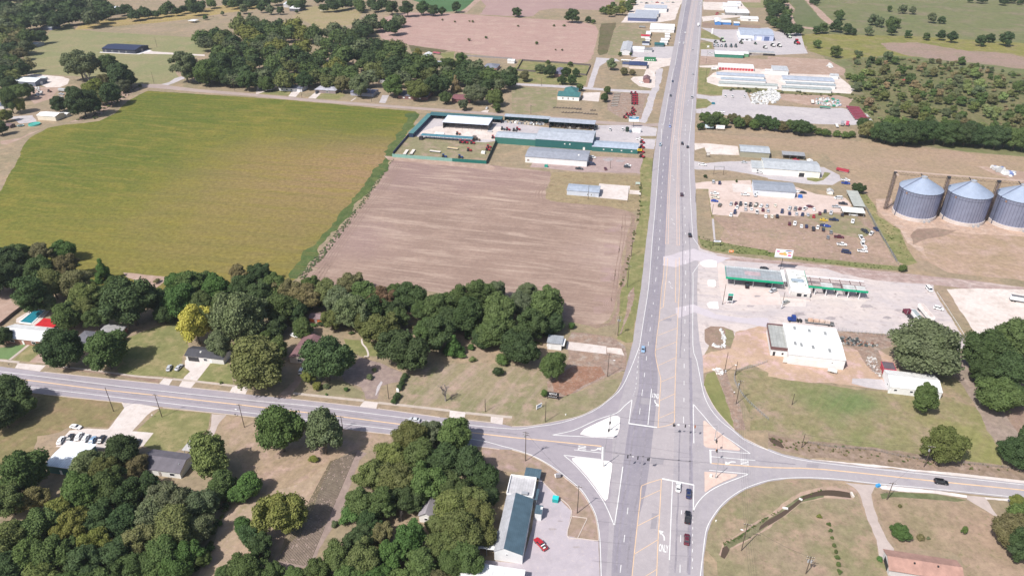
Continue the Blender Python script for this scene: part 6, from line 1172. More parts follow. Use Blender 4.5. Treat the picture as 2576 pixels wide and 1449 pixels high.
lot['back of the storage-side gravel lot'] = [(1990+x,281-x*.01,'pickup','white',(10,1)) for x in (-175,)]
lot['lot at the very top left of the highway'] = [(1800*0+1600+i*13.3,5.5+(i % 3)*1.6,'sedan' if i % 2 else 'pickup',('white','silver','dark','white','red','skyblue','white','grey')[i],(9,0)) for i in range(8)]
lot['front of the upper left farmyard'] = [(110,202,'pickup','silver',(8,1)),(155,238,'pickup','silver',H_)]
for place,items in lot.items():
    items = sorted(items,key=lambda t:t[0])
    for i,(x,y,kd,c_,d) in enumerate(items):
        n_ = {'sedan':'sedan','suv':'suv','van':'van','pickup':'pickup truck'}[kd]
        lb = '%s %s, %s from left, %s' % (c_ if c_ != 'dark' else 'dark grey',n_,ordn(i),place) if len(items) > 1 else '%s %s in the %s' % (c_,n_,place)
        car(kd,x,y,d[0],d[1],c_,lb,'vehicles in the '+place,detail=False)
# larger vehicles
def wheels(root,xs,hw,r=.5):
    for x in xs:
        for s in (-1,1):
            w_ = MB(); w_.tube((x,s*(hw-.3),r),(x,s*hw,r),r,RUBBER,10); w_.obj('wheel',root)
def trailer(x,y,dx,dy,L_,W_,H_,c,label,name='semi_trailer',bedz=1.1,tarp=None,cat='trailer',wr=.5,group=None):
    p = G(x,y); p.z = ZT; root = empty(name,p,heading(x,y,dx,dy),label,cat,group)
    b = MB(); b.box((0,0,bedz),(L_,W_,.25),STEEL); b.obj('chassis',root)
    if H_:
        b = MB(); b.box((0,0,bedz+.13+H_/2),(L_,W_,H_),pmat(c,.5)); b.obj('box',root)
        if tarp:b = MB(); b.box((0,0,bedz+.14+H_),(L_-.4,W_-.3,.06),pmat(tarp,.7,0,.3)); b.obj('cover',root)
    else:
        b = MB(); b.box((0,0,bedz+.16),(L_-.1,W_-.1,.06),pmat(c,.7)); b.obj('deck',root)
    wheels(root,(-L_*.42,-L_*.32) if L_ > 6 else (-.4,.4),W_/2,wr); return root
trailer(2306,806,8,9,11,2.5,1.7,(.80,.80,.80),'white grain trailer with grey cover, left of the pair under the big tree',tarp=(.28,.32,.33)); trailer(2327,794,9,11,13,2.5,1.8,(.80,.78,.74),'long white open-topped grain trailer right of the shorter one',tarp=(.55,.47,.44))
trailer(2575,761,18,3,13,2.5,1.8,(.80,.80,.80),'white grain trailer cut off by the right edge on the white gravel',tarp=(.13,.13,.14))
trailer(2093,935.5,16,4,3.8,1.9,.4,(.74,.72,.66),'little white trailer standing on the orange dirt below the warehouse','utility_trailer',.6,wr=.35)
def semi(x,y,dx,dy,cabc,label,bed=None):
    p = G(x,y); p.z = ZT; root = empty('semi_truck',p,heading(x,y,dx,dy),label,'truck')
    m = pmat(cabc,.35)
    b = MB(); b.box((2.6,0,1.3),(1.9,2.0,1.2),m,0,.92); b.obj('bonnet',root); b = MB(); b.box((.8,0,1.9),(1.9,2.4,2.3),m,0,.93); b.obj('cab',root)
    b = MB(); b.box((1.72,0,2.4),(.1,2.0,.7),GLASS); b.obj('windscreen',root); b = MB(); b.box((-1.6,0,.9),(3.6,.9,.3),DARK); b.obj('chassis',root)
    for s in (-1,1):b = MB(); b.tube((-.3,s*1.1,1),(-.3,s*1.1,3.6),.09,CHROME,6); b.obj('exhaust_stack',root)
    wheels(root,(2.7,-1.4,-2.7),1.2); return root
semi(1999,808,-18,-1,(.02,.05,.22),'dark blue truck tractor parked behind the warehouse')
tr = trailer(2060,815,-18,-2,13.5,2.5,0,(.10,.10,.10),'long flatbed trailer with rusty tan load behind the dark blue truck')
for k in range(4):b = MB(); b.box((4.2-k*2.6,0,1.75),(2.3,2.0,1.1),pmat((.50+.03*k,.33+.05*k,.24+.06*k),.8,0,.3),0,.9); b.obj('cargo',tr)
tk = semi(2284,794,-10,-9,(.12,.015,.035),'dark maroon truck tractor before the white grain trailers')
bt = empty('box_truck',G(1756,66),heading(1756,66,2,-20),'white box truck driving up the highway','truck')
for nm,c,d,m in (('box',(-1,0,2.3),(6,2.4,2.6),WHITE),('cab',(3,0,1.7),(1.9,2.2,1.9),WHITE),('windscreen',(3.98,0,2.1),(.06,1.9,.7),GLASS),('chassis',(0,0,.8),(7.6,1,.3),DARK)):
    b = MB(); b.box(c,d,m); b.obj(nm,bt)
wheels(bt,(2.9,-2.4),1.15)
# farm machines
def tractor(x,y,dx,dy,c,label,s=1.0,name='tractor',group=None,cat='tractor'):
    p = G(x,y); p.z = ZT; root = empty(name,p,heading(x,y,dx,dy),label,cat,group); root.scale = (s,s,s); m = pmat(c,.4)
    b = MB(); b.box((1.2,0,1.25),(2.2,.9,.9),m,0,.9); b.obj('bonnet',root); b = MB(); b.box((-.7,0,1.9),(1.5,1.5,1.5),GLASS,0,.9); b.obj('cab',root)
    b = MB(); b.box((-.7,0,2.72),(1.7,1.6,.16),m); b.obj('cab_roof',root)
    for (xx,r) in ((-.9,.85),(1.7,.5)):
        for sd in (-1,1):w_ = MB(); w_.tube((xx,sd*.75,r),(xx,sd*1.15,r),r,RUBBER,12); w_.obj('wheel',root)
    return root
RED = (.34,.02,.04)
rt = [(1240+dx_,yy) for yy in (965,985,1003,1020,1037,1054) for dx_ in (-22,8)]
for i,(x,y) in enumerate(rt):tractor(1288+x/4,y/4,10,2,RED,'red tractor, %s from the left, in the %s pair of the upper red column' % (ORD[i % 2],ORD[i//2]),.85,group='red tractors in the upper column')
for i,(x,y) in enumerate(((1218,1105),(1232,1125),(1212,1140),(1220,1158),(1190,1168),(1160,1165),(1185,1185),(1135,1192),(1205,950),(1245,950))):tractor(1288+x/4,y/4,8,3,RED,'red tractor %s' % ('topmost in the lower cluster','second in the lower cluster, on the right','third down in the lower cluster','fourth down in the lower cluster','fifth down in the lower cluster','at the left tip of the lower cluster','near the bottom of the lower cluster','alone at the bottom left of the cluster','at the top left above the upper column','at the top right above the upper column')[i],.9,group='red tractors below the church')
for i,y in enumerate((420,432,444,456)):tractor(1288+(1310-i*1)/4,360.7+(y-420),6,2,RED,'red tractor %s in the line at the right end of the green front wing' % ('farthest','second','third','nearest')[i],1.0,group='red tractors beside the green front wing')
q = lambda x,y:((1120+x/6.44)*.85867,(320+y/6.44)*.85867)
for i,(x,y,c_,l) in enumerate(((1490,645,RED,'red tractor leftmost of three below the rack shelter'),(1575,650,RED,'red tractor in the middle of three below the rack shelter'),(1700,660,RED,'red tractor right of the group below the rack shelter'),(1640,795,RED,'red and black tractor alone on the yard grass'),(1475,925,(.03,.07,.2),'dark blue tractor beside the dark green fence'),(1170,915,(.03,.07,.2),'dark blue machine behind the mint green fence'),(1990,785,RED,'red machine against the tall dark fence'),(2010,735,RED,'red tractor above the machine by the tall dark fence'),(1430,485,(.35,.12,.08),'rusty red tractor behind the rack shelter'),(1800,595,(.2,.14,.11),'rusty brown machine right of the rack shelter'),(2100,555,RED,'red machine by the corner of the green wing'),(2275,395,(.05,.07,.09),'dark tractor behind the left green wing'),(2370,405,RED,'small red tractor behind the left green wing'),(2495,420,(.12,.12,.12),'grey tractor behind the left green wing'),(2560,400,RED,'red tractor under the long boom behind the left green wing'))):
    tractor(*q(x,y),10,1,c_,l,.95)
for x,y,l in ((445,830,'grey flatbed trailer, left of two in the yard corner'),(570,825,'white flatbed trailer, right of two in the yard corner'),(1000,815,'long white flat trailer on the yard grass'),(1330,755,'long tan flat trailer on the yard grass')):
    trailer(*q(x,y),*((6,-9) if x < 700 else (16,2)),9 if x > 700 else 10,2.4,0,(.60,.55,.50) if x != 1330 else (.55,.42,.25),l,'flatbed_trailer',.8,wr=.4)
for x,y,c_,l,d in ((735,575,(.03,.03,.035),'black open hopper at the left end of the rack shelter',(3,3,2.4)),(1905,840,(.78,.78,.76),'small white box trailer near the dark fence',(3,2.4,1.6)),(1740,580,(.13,.10,.09),'dark brown machine box at the right end of the rack shelter',(3,3,3)),(2030,435,(.40,.40,.42),'grey water trough on the white gravel',(4,1.6,1)),(1080,470,(.8,.8,.78),'white sheet stack behind the rack shelter',(8,2,1))):
    p = G(*q(x,y)); b = MB(); b.box((0,0,d[2]/2+.2),d,pmat(c_,.6),0,.92); b.box((0,0,.25),(d[0]*.8,d[1]*.7,.2),DARK); tag(b.obj('yard_container',None,False,p,GA),l,'container')
q = lambda x,y:(1768.9+x*.1304,68.7+y*.1304)
for i,(x,y) in enumerate(((210,375),(280,378),(350,380))):tractor(*q(x,y),0,10,(.5,.55,.62),'pale blue and white truck cab, %s in the dealer row' % ORD[i],1.1,'truck_cab','truck cabs in the dealer row','truck')
for i,(x,y) in enumerate(((430,385),(535,388),(625,388))):tractor(*q(x,y),0,10,(.03,.09,.10),'dark green truck, %s of the dark ones in the dealer row' % ORD[i],1.3,'dark_truck','dark trucks in the dealer row','truck')
for x,y,c_,l,s in ((1340,375,(.75,.75,.72),'white sprayer, left of two on the dealer yard',1.5),(1465,380,(.75,.75,.72),'white sprayer, right of two on the dealer yard',1.5),(1190,412,(.75,.75,.72),'white sprayer in front of the two on the dealer yard',1.3),(1600,150,(.60,.70,.55),'pale green combine behind another one on the dealer yard',1.6),(1655,210,(.62,.72,.58),'pale green combine in front of the other one on the dealer yard',1.6),(1805,330,(.48,.02,.04),'big red combine on the dealer yard',2.0),(1805,110,(.62,.30,.10),'orange truck at the back corner of the dealer yard',1.6),(730,320,(.12,.14,.10),'dark machine before the dealer office',1.3),(1005,335,(.05,.12,.07),'dark green machine before the service hall',1.0),(370,285,(.45,.58,.38),'pale green sprayer with folded booms by the highway lot',1.8),(240,310,(.3,.33,.3),'grey spreader by the highway lot',1.3)):
    tractor(*q(x,y),8,3,c_,l,s,'farm_machine',cat='farm machine')
for i,(x,y) in enumerate(((880,1095),(893,1112),(906,1129),(918,1146),(930,1162),(942,1178),(954,1194),(966,1210))):
    trailer(1932+(x-30)/4,y/4,14,1,11,2.3,.9,(.27,.05,.08),'red grain header trailer, %s from the back in the slanted row' % ORD[i],'red_header',.9,tarp=(.20,.06,.08),group='red headers in the slanted row',cat='farm machine')
for x,y,c_,l in ((745,1262,(.30,.30,.32),'grey loaded trailer beside a red one below the gravel lot'),(795,1264,(.50,.06,.12),'red loaded trailer right of the grey one below the gravel lot')):trailer(1932+x/4,y/4,2,-9,7,2.4,1.6,c_,l,'farm_trailer')
trailer(1932+690/4,1275/4,3,8,9,2.2,0,(.62,.6,.58),'empty pale flat trailer left of the grey loaded one','flatbed_trailer'); trailer(1932+445/4,1040/4,1,8,8,2.4,.8,(.72,.70,.66),'cream trailer left of the rubbish heap','farm_trailer')
trailer(1932+570/4,1095/4,12,1,9,2.2,.6,(.05,.22,.14),'dark green trailer in front of the rubbish heap','farm_trailer'); trailer(1932+748/4,430/4*0+360.7+285/4,14,3,8.5,2.4,1.5,(.36,.04,.06),'red container trailer on the grass beyond the gravel loop','container_trailer',.4)
trailer(644+1820/4,548/4,16,2,9,2.4,1.0,(.42,.10,.14),'dark red farm wagon in the back garden field','farm_wagon'); trailer(630/4,925/4,14,1,7,2.4,1.8,(.45,.47,.48),'grey box trailer in the upper left farmyard','box_trailer'); trailer(615/4,985/4,14,1,5,2.0,0,(.35,.35,.36),'flat trailer below the grey box trailer in the farmyard','flatbed_trailer')
tractor(500/4,930/4,8,1,(.10,.04,.04),'dark brown tractor on the farmyard grass',.9); trailer(450/4,800/4,16,3,8,2.4,1.2,(.55,.6,.62),'pale trailer beside the farm workshop','farm_trailer'); trailer(1288+2480/4*.0+1310/4,283/4,14,1,8,2.4,1.0,(.25,.27,.28),'grey crane truck left of the murals building','crane_truck',cat='truck')
# lines of small implements
for k,(x0,y0,n_) in enumerate(((425,1088,10),(655,1106,2),(800,1116,2),(510,1137,4),(610,1138,4),(730,1150,5))):
    for j in range(n_):
        p = G(1288+(x0+j*29)/4,(y0+j*1.6)/4); b = MB(); b.box((0,0,.5),(2.2,1.2,.5),pmat((.11,.09,.075),.8,0,.3),.2,.8); b.tube((-1.2,0,.4),(1.2,0,.9),.12,DARK,4); b.box((.7,.2,1),(.3,.3,.8),DARK)
        tag(b.obj('implement',None,False,p,GA),'small dark implement, %s from the left in the %s on the dry grass' % (ordn(j),('upper line','short upper pair','right upper pair','left lower line','middle lower line','right lower line')[k]),'farm implement','small dark implements laid out on the dry grass')
for k in range(9):
    p = G(1288+(1060-k*4)/4,(942+k*16)/4); b = MB(); b.box((0,0,.5),(6,.5,.3),pmat((.5,.48,.44),.7)); b.box((0,0,.35),(6.4,1.4,.12),DARK); tag(b.obj('implement',None,False,p,R(-5)),'pale long implement, %s from the back beside the red tractors' % ORD[k],'farm implement','pale implements in the column beside the red tractors')
# white bales and rubbish heap
def heap(name,label,poly,n,cols,smin,smax,seed,cat='heap'):
    r_ = random.Random(seed); mb = MB(); xs = [p[0] for p in poly]; ys = [p[1] for p in poly]; c = 0
    O = G(sum(xs)/len(xs),sum(ys)/len(ys))
    while c < n:
        x,y = r_.uniform(min(xs),max(xs)),r_.uniform(min(ys),max(ys)); ins = False
        for i in range(len(poly)):
            (x1,y1),(x2,y2) = poly[i],poly[(i+1) % len(poly)]
            if (y1 > y) != (y2 > y) and x < (x2-x1)*(y-y1)/(y2-y1)+x1:ins = not ins
        if not ins:continue
        s = r_.uniform(smin,smax); p = G(x,y)-O; mb.box((p.x,p.y,s*.35+.1),(s*r_.uniform(.7,1.6),s,s*.6),pmat(r_.choice(cols),.7),r_.random()*3,r_.uniform(.6,.95)); c += 1
    o = mb.obj(name,None,False,O); tag(o,label,cat,kind='stuff'); return o
WB = [(.66,.66,.65),(.60,.60,.59),(.50,.50,.50),(.38,.38,.38)]
heap('white_bale_heap','heap of white wrapped blocks at the edge of the gravel lot',T(2,0,[(2400,960),(2480,930),(2576,920),(2576,1055),(2420,1050)]),240,WB,.6,1.8,1)
heap('white_bale_heap','larger bright white heap right behind the smaller blocks',T(3,0,[(0,905),(60,900),(120,960),(110,1010),(40,1050),(0,1010)]),160,WB[:3],.8,2.4,2)
heap('rubbish_heap','scattered heap of white and green rubbish on the dirt patch',T(3,0,[(475,1000),(600,990),(720,1020),(740,1080),(600,1075),(480,1050)]),110,WB+[(.03,.25,.16),(.3,.35,.42),(.4,.3,.25)],.8,2.2,3)
heap('scrap_heap','scrap metal and machine parts beside the warehouse',T(3,2,[(730,500),(850,510),(1000,560),(1100,570),(1120,600),(900,600),(740,580)]),110,[(.05,.05,.05),(.22,.12,.09),(.22,.21,.20),(.06,.08,.08),(.36,.34,.32)],.3,1.2,4)
heap('scrap_heap','pale debris scattered left of the long red-edged shed',T(3,2,[(1000,700),(1080,720),(1150,880),(1130,920),(1050,860),(980,760)]),120,[(.45,.42,.40),(.55,.53,.51),(.28,.2,.17),(.25,.22,.20),(.3,.24,.21)],.25,.9,5)
heap('junk_pile','pile of sheets and junk on the farmyard grass',T(0,0,[(330,880),(400,890),(430,950),(380,985),(350,930)]),40,WB+[(.2,.16,.13)],.6,2,6)
heap('debris_pile','white debris pile at the corner of the bare field',T(3,0,[(585,670),(620,640),(660,680),(630,692)]),30,WB[:3],.8,2.2,7)
heap('collapsed_shed','collapsed white shed beyond the silos',T(3,1,[(2230,240),(2290,238),(2480,310),(2440,340),(2300,285)]),70,WB+[(.15,.2,.4)],1,3,8)
heap('timber_stack','pallets and stock in front of the long open shed',gz(1440,320,5.367,(215,185),(820,210),(830,262),(220,222)),150,[(.42,.36,.28),(.6,.6,.58),(.10,.09,.09),(.3,.32,.35)],.8,2.2,9)
heap('timber_stack','dark timber stacks under the right half of the long shed',gz(1440,320,5.367,(880,215),(1630,262),(1700,330),(1200,310),(900,270)),170,[(.06,.05,.05),(.10,.07,.06),(.16,.12,.10),(.35,.33,.3)],.8,2.4,10)
heap('stone_edging','white stones round the dirt mound opposite the warehouse',T(2,2,[(2080,420),(2115,430),(2150,520),(2140,610),(2050,615),(2010,590),(2030,575),(2090,600),(2125,560),(2110,480)]),90,WB[:3],.35,.9,11)
heap('rubble_pile','pale rubble at the head of the verge',T(2,2,[(2010,830),(2080,820),(2150,850),(2120,900),(2060,880)]),60,[(.6,.56,.54),(.4,.34,.31),(.7,.68,.66)],.3,.9,12)
for nm,x,y,d,c_,l in (('tank',1577.5,331,(3,3,4),(.02,.04,.03),'big black upright tank in the farm supply yard'),('tank',1586,333.5,(2,2,2.2),(.12,.17,.22),'small blue-grey tank right of the black tank'),('tank',1594,332,(3,3,3),(.8,.8,.8),'white tank, left of three by the yard edge'),('tank',1601,332,(3,3,3),(.8,.8,.8),'white tank, middle of three by the yard edge'),('tank',1608,332.5,(3.4,3.4,3),(.8,.8,.8),'white tank, right of three by the yard edge')):
    b = MB(); b.lathe([(d[0]/2,0),(d[0]/2,d[2]*.85),(d[0]*.2,d[2]),(.05,d[2])],pmat(c_,.5),n=16); tag(b.obj(nm,None,False,G(x,y)),l,'tank')
# pools
def pool_round(x,y,r,l):
    root = empty('round_pool',G(x,y),0,l,'pool'); b = MB(); b.lathe([(r,0),(r,1.2),(r-.25,1.2),(r-.25,.9)],pmat((.10,.42,.36),.5),n=32); b.obj('pool_wall',root)
    b = MB(); b.lathe([(r-.26,.95),(.01,.95)],pmat((.06,.36,.29),.08),n=32); b.obj('water',root)
pool_round(87,314.5,4.6,'larger turquoise round pool beside the cream metal shed')
root = empty('trampoline',G(52,318),0,'round trampoline with pale blue rim and dark mat left of the turquoise pool','trampoline'); b = MB(); b.lathe([(2.6,.8),(2.1,.82)],pmat((.35,.55,.55),.6),n=28); b.obj('rim_pad',root); b = MB(); b.lathe([(2.1,.8),(.01,.78)],DARK,n=28); b.obj('mat',root)
for k in range(6):b = MB(); b.tube((2.4*math.cos(k*1.05),2.4*math.sin(k*1.05),0),(2.4*math.cos(k*1.05),2.4*math.sin(k*1.05),.8),.05,STEEL,4); b.obj('leg',root)
P = [G(*p) for p in T(0,2,[(200,355),(318,368),(455,240),(355,230)])]; O = P[0].copy(); root = empty('swimming_pool',O,0,'rectangular swimming pool with blue-green water behind the porch house','pool')
b = MB(); zz = ZT; b.poly([(p.x-O.x,p.y-O.y,zz+.02) for p in P],pmat((.01,.17,.22),.05)); b.obj('water',root)
b = MB()
for i in range(4):
    a,c = P[i]-O,P[(i+1) % 4]-O; d = (c-a).normalized(); n = Vector((d.y,-d.x,0))*.5; lo = [a-d*.0,a+n,c+n,c]; lo = [Vector((v.x,v.y,0)) for v in lo]; b.hexa(lo,[v+Vector((0,0,zz+.15)) for v in lo],WHITE,False)
b.obj('coping',root)
# ---------------------------------------------------------------- poles, signs, signals
def pole(xb,yb,ytop,label,arms=1,tr=0,lamp=0,m=WOOD,lean=(0,0),r=.17,name='utility_pole',cat='utility pole',ang=None):
    p = G(xb,yb); h = max(4.0,min(hgt(xb,yb,ytop),17)); root = empty(name,p,GA if ang is None else ang,label,cat)
    b = MB(); b.tube((0,0,0),(lean[0],lean[1],h),r,m,7,r*.65); b.obj('pole',root)
    for k in range(arms):b = MB(); b.box((lean[0]*.95,lean[1]*.95,h-.5-k*1.1),(2.4,.14,.16),WOOD if m != STEEL else STEEL); b.obj('crossarm',root); b2 = MB(); [b2.box((lean[0]+dx,lean[1],h-.32-k*1.1),(.09,.09,.22),WHITE) for dx in (-1.05,-.35,.4,1.05)]; b2.obj('insulator',root)
    for k in range(tr):b = MB(); b.tube((-.45+.9*k,-.15,h-2.6),(-.45+.9*k,-.15,h-1.6),.28,STEEL if 1 else 0,8); b.obj('transformer',root)
    if lamp:b = MB(); b.tube((0,0,h*.72),(lamp,-.4,h*.78),.05,STEEL,5); b.obj('lamp_arm',root); b = MB(); b.box((lamp,-.4,h*.78),(.8,.35,.16),WHITE); b.obj('lamp_head',root)
    return p,h
PO = {}
for key,a in {'w1':(286,1034.5,974,'wooden pole south of the west road, leftmost of the front three',0,0),'w2':(407.5,1048.5,991,'wooden pole south of the west road right of the wide driveway',1,0),'w3':(615,1074.5,1016,'wooden pole with street lamp south of the west road',1,0,-1.6),'w4':(862.5,1080,1046,'wooden pole between the roadside trees and the central wood',1,0),'c1':(1322,1159,1085,'tall dark pole with crossarms at the west corner of the crossing',2,1),'c2':(1452,1290,1221,'wooden pole in the verge beside the shop parking',1,0),
    'h1':(1554,844,796,'wooden pole with transformers beside the highway below the tilled field',2,2),'h2':(1528,947,890,'wooden pole with street lamp beside the red soil lot',1,0,2.4),'h3':(1588,644,605,'wooden pole by the right edge of the tilled field',1,0),'h4':(1578,722,668,'wooden pole in the verge below the tilled field corner',1,0),'h5':(1612,499,470,'wooden pole by the concrete pad drive',0,0),'h6':(1579,509,472,'thin pole at the corner of the big concrete pad',0,0),'h7':(1479.5,502,466,'thin pole in front of the small blue-roofed office',0,0),
    'e1':(1822,1060*0+938,886,'wooden pole leaning at the edge of the orange dirt',0,0),'e2':(1849,944,909,'thin wooden pole with lamp hook by the paddock fence',0,0,-.6),'e3':(1851.5,1016,956,'wooden pole with white crossarm in the ditch bank',1,1),'e4':(2016,1126,1091,'dark pole at the head of the small pond',0,0),'e5':(2324,1174,1121,'leaning pole with white crossarm beside the conifer',1,1),'e6':(2231,1256,1213,'leaning pole with street lamp beside the east road',1,0,-2.2),'s1':(1865,1384,1316,'tall pole with white lamp beside the curved ditch',1,0,-1.4),'s2':(2027,1442,1399,'wooden pole with two white transformers in the south grass',2,2),'s3':(1228*0+1221,1035,1003,'thin wooden pole on the mown lot by the sidewalk',0,0),'s4':(978,1003,965,'thin wooden pole beside the hedge row',0,0),'s5':(1372,1061,1010,'thin wooden pole beside the blue and white sign',0,0),'l1':(2031*0+1787+3,579*0+545,514,'pole with lamp at the corner of the used car lot',0,0),'g1':(1817.5,764*0+766,722*0+714,'dark pole behind the station price sign',0,0),'g2':(1967,770,735,'wooden pole before the station store',0,0),'b1':(590,229,200,'pole on the back lane right of the spreading tree',1,0),'b2':(388,212,182,'pole on the back lane at the pasture corner',0,0),'b3':(759.5,247,215,'pole before the slate-roofed house on the back lane',1,0),'b4':(935,257,225,'pole by the gravel drive on the back lane',1,0),'b5':(1335.5,288,265,'pole on the dry grass below the church',1,0),'p1':(395,119,93,'pole standing alone in the pasture right of the dark barn',0,0),'u1':(1762,305,275,'pole at the gravel lot entrance',0,0),'u2':(1773,214,174,'pole left of the storage rows',0,0),'u3':(1776,160,128,'pole beside the bare field right of the highway',0,0),'u4':(1362,217,198,'pole beside the church lane',0,0),'u5':(1640,460*0+430,352*0+385,'pole between the green front wing and the highway',0,0),'u6':(1535,424,404,'thin pole behind the green front wing',0,0),'f1':(2232-300+60,1204*0+1018+0,990,'thin bent pole in the paddock',0,0)}.items():
    PO[key] = pole(*a[:6],*(a[6:] if len(a) > 6 else ()))
def wire(name,a,b,sag,label,r=.025,cat='power line',group=None,n=1,off=0.0):
    mb = MB(); O = Vector(a); d = (Vector(b)-O); nn = Vector((-d.y,d.x,0)).normalized()
    for k in range(n):
        o_ = nn*off*(k-(n-1)/2); pts = [O*0+d*t/12+o_+Vector((0,0,-sag*4*(t/12)*(1-t/12))) for t in range(13)]
        for i in range(12):mb.tube(pts[i],pts[i+1],r,DARK,4,cap=False)
    return tag(mb.obj(name,None,False,O),label,cat,group)
def top(k,dz=.35):p,h = PO[k]; return (p.x,p.y,h-dz)
for a,b,l in (('w1','w2','between the two poles left and right of the wide driveway'),('w2','w3','over the green lawn south of the west road'),('w3','w4','over the roadside tree pair'),('c1','c2','over the slip road by the shop'),('h4','h1','along the lower corner of the tilled field'),('h3','h4','along the tilled field'),('h1','h2','past the small metal shed drive'),('h5','h3','from the concrete pad to the tilled field'),('e1','e3','over the ditch bank verge'),('e4','e5','along the rough verge of the east road'),('e5','e6','crossing the east road'),('b2','b1','along the left half of the back lane'),('b1','b3','over the lane houses'),('b3','b4','along the middle of the back lane'),('s1','s2','over the south grass')):
    wire('power_line',top(a),top(b),1.2,'thin power line '+l)
pE3,pS1 = PO['e3'],PO['s1']
wire('power_line',(pE3[0].x,pE3[0].y,pE3[1]-.4),(pS1[0].x,pS1[0].y,pS1[1]-.4),1.5,'bundle of thin power lines crossing the east road by the triangular islands',.022,n=4,off=.7)
e_ = G(1900,1700); wire('power_line',(pS1[0].x,pS1[0].y,pS1[1]-.4),(e_.x,e_.y,12),1.2,'bundle of thin power lines running off the bottom edge by the curved ditch',.022,n=4,off=.7)
# signals
def sig_pole(x,y,ytop,label):
    p = G(x,y); h = min(hgt(x,y,ytop),13); root = empty('signal_pole',p,0,label,'signal pole')
    b = MB(); b.tube((0,0,0),(0,0,h),.16,STEEL,8,.1); b.obj('pole',root); b = MB(); b.box((0,0,.2),(.6,.6,.4),conc); b.obj('footing',root); b = MB(); b.ball((0,0,h),.16,STEEL,5); b.obj('cap',root)
    b = MB(); b.box((.25,0,1.4),(.3,.4,.8),LAMP); b.obj('control_box',root); return p,h
q = lambda x,y:((1750+x/5.152)*.85867,(1180+y/5.152)*.85867)
SP = {'nw':sig_pole(*q(183,415),q(0,160)[1],'signal pole on the white upper left island'),'sw':sig_pole(*q(90,962),q(0,620)[1],'signal pole on the white lower left island'),'ne':sig_pole(*q(1765,575),q(0,325)[1],'signal pole on the peach upper right island'),'se':sig_pole(*q(1778,1140),q(0,830)[1],'signal pole on the peach lower right island')}
def spanw(a,b,l):return wire('span_wire',(SP[a][0].x,SP[a][0].y,7.6),(SP[b][0].x,SP[b][0].y,7.6),.6,l,.03,'span wire')
spanw('nw','ne','span wire carrying signals over the upper side of the crossing'); spanw('ne','se','span wire between the two peach islands'); spanw('se','sw','span wire carrying signals over the lower side of the crossing'); spanw('sw','nw','span wire between the two white islands')
LENS = [pmat((.35,.03,.03),.3),pmat((.4,.28,.04),.3),pmat((.03,.25,.1),.3)]
def signal(a,b,t,face,label,n=3,body=DARK):
    A_,B_ = Vector((*SP[a][0][:2],7.6)),Vector((*SP[b][0][:2],7.6)); p = A_.lerp(B_,t); p.z -= .6*4*t*(1-t); root = empty('traffic_light',p,face,label,'traffic light','traffic lights over the crossing')
    x_ = MB(); x_.tube((0,0,0),(0,0,-.35),.03,DARK,4); x_.obj('hanger',root)
    x_ = MB(); x_.box((0,0,-.35-.6),(.45,.4,1.2),body); x_.obj('housing',root)
    if n == 5:x_ = MB(); x_.box((.5,0,-.35-.75),(.45,.4,.9),body); x_.obj('housing',root)
    for k in range(3):
        x_ = MB(); x_.tube((0,-.2,-.55-.38*k),(0,-.26,-.55-.38*k),.15,LENS[k],10); x_.obj('lens',root)
        x_ = MB(); x_.box((0,-.34,-.40-.38*k),(.34,.28,.03),body); x_.obj('visor',root)
for t,n,l,bo in ((.60,5,'double black traffic light, leftmost on the upper span wire',DARK),(.71,3,'black traffic light in the middle of the upper span wire',DARK),(.80,3,'orange-brown traffic light, rightmost on the upper span wire',pmat((.35,.12,.05),.5))):signal('nw','ne',t,UP-math.pi/2,l,n,bo)
for t,n,l in ((.79,3,'black traffic light, leftmost on the lower span wire'),(.70,3,'black traffic light in the middle of the lower span wire'),(.60,5,'cluster of black traffic lights, rightmost on the lower span wire')):signal('se','sw',t,UP+math.pi/2,l,n)
for t,l in ((.86,'black traffic light over the white upper left island, nearer its pole'),(.66,'black traffic light over the white upper left island, nearer the crossing')):signal('sw','nw',t,R(80),l)
for t,l in ((.35,'black traffic light over the east road, upper one'),(.60,'black traffic light over the east road, lower one')):signal('ne','se',t,R(-100),l)
def plate(a,b,t,label,m,d=(.8,.04,.8)):
    A_,B_ = Vector((*SP[a][0][:2],7.6)),Vector((*SP[b][0][:2],7.6)); p = A_.lerp(B_,t); p.z -= .6*4*t*(1-t)+.55; x_ = MB(); x_.box((0,0,0),d,m); x_.tube((0,0,d[2]/2),(0,0,.55),.02,DARK,4); tag(x_.obj('sign_plate',None,False,p,UP-math.pi/2),label,'sign')
plate('nw','ne',.645,'white square sign hanging right of the double traffic light',WHITE); plate('se','sw',.745,'small white sign hanging between the lower traffic lights',WHITE,(.5,.04,.5)); plate('nw','ne',.745,'small white round-looking sign between the upper traffic lights',WHITE,(.4,.04,.4))
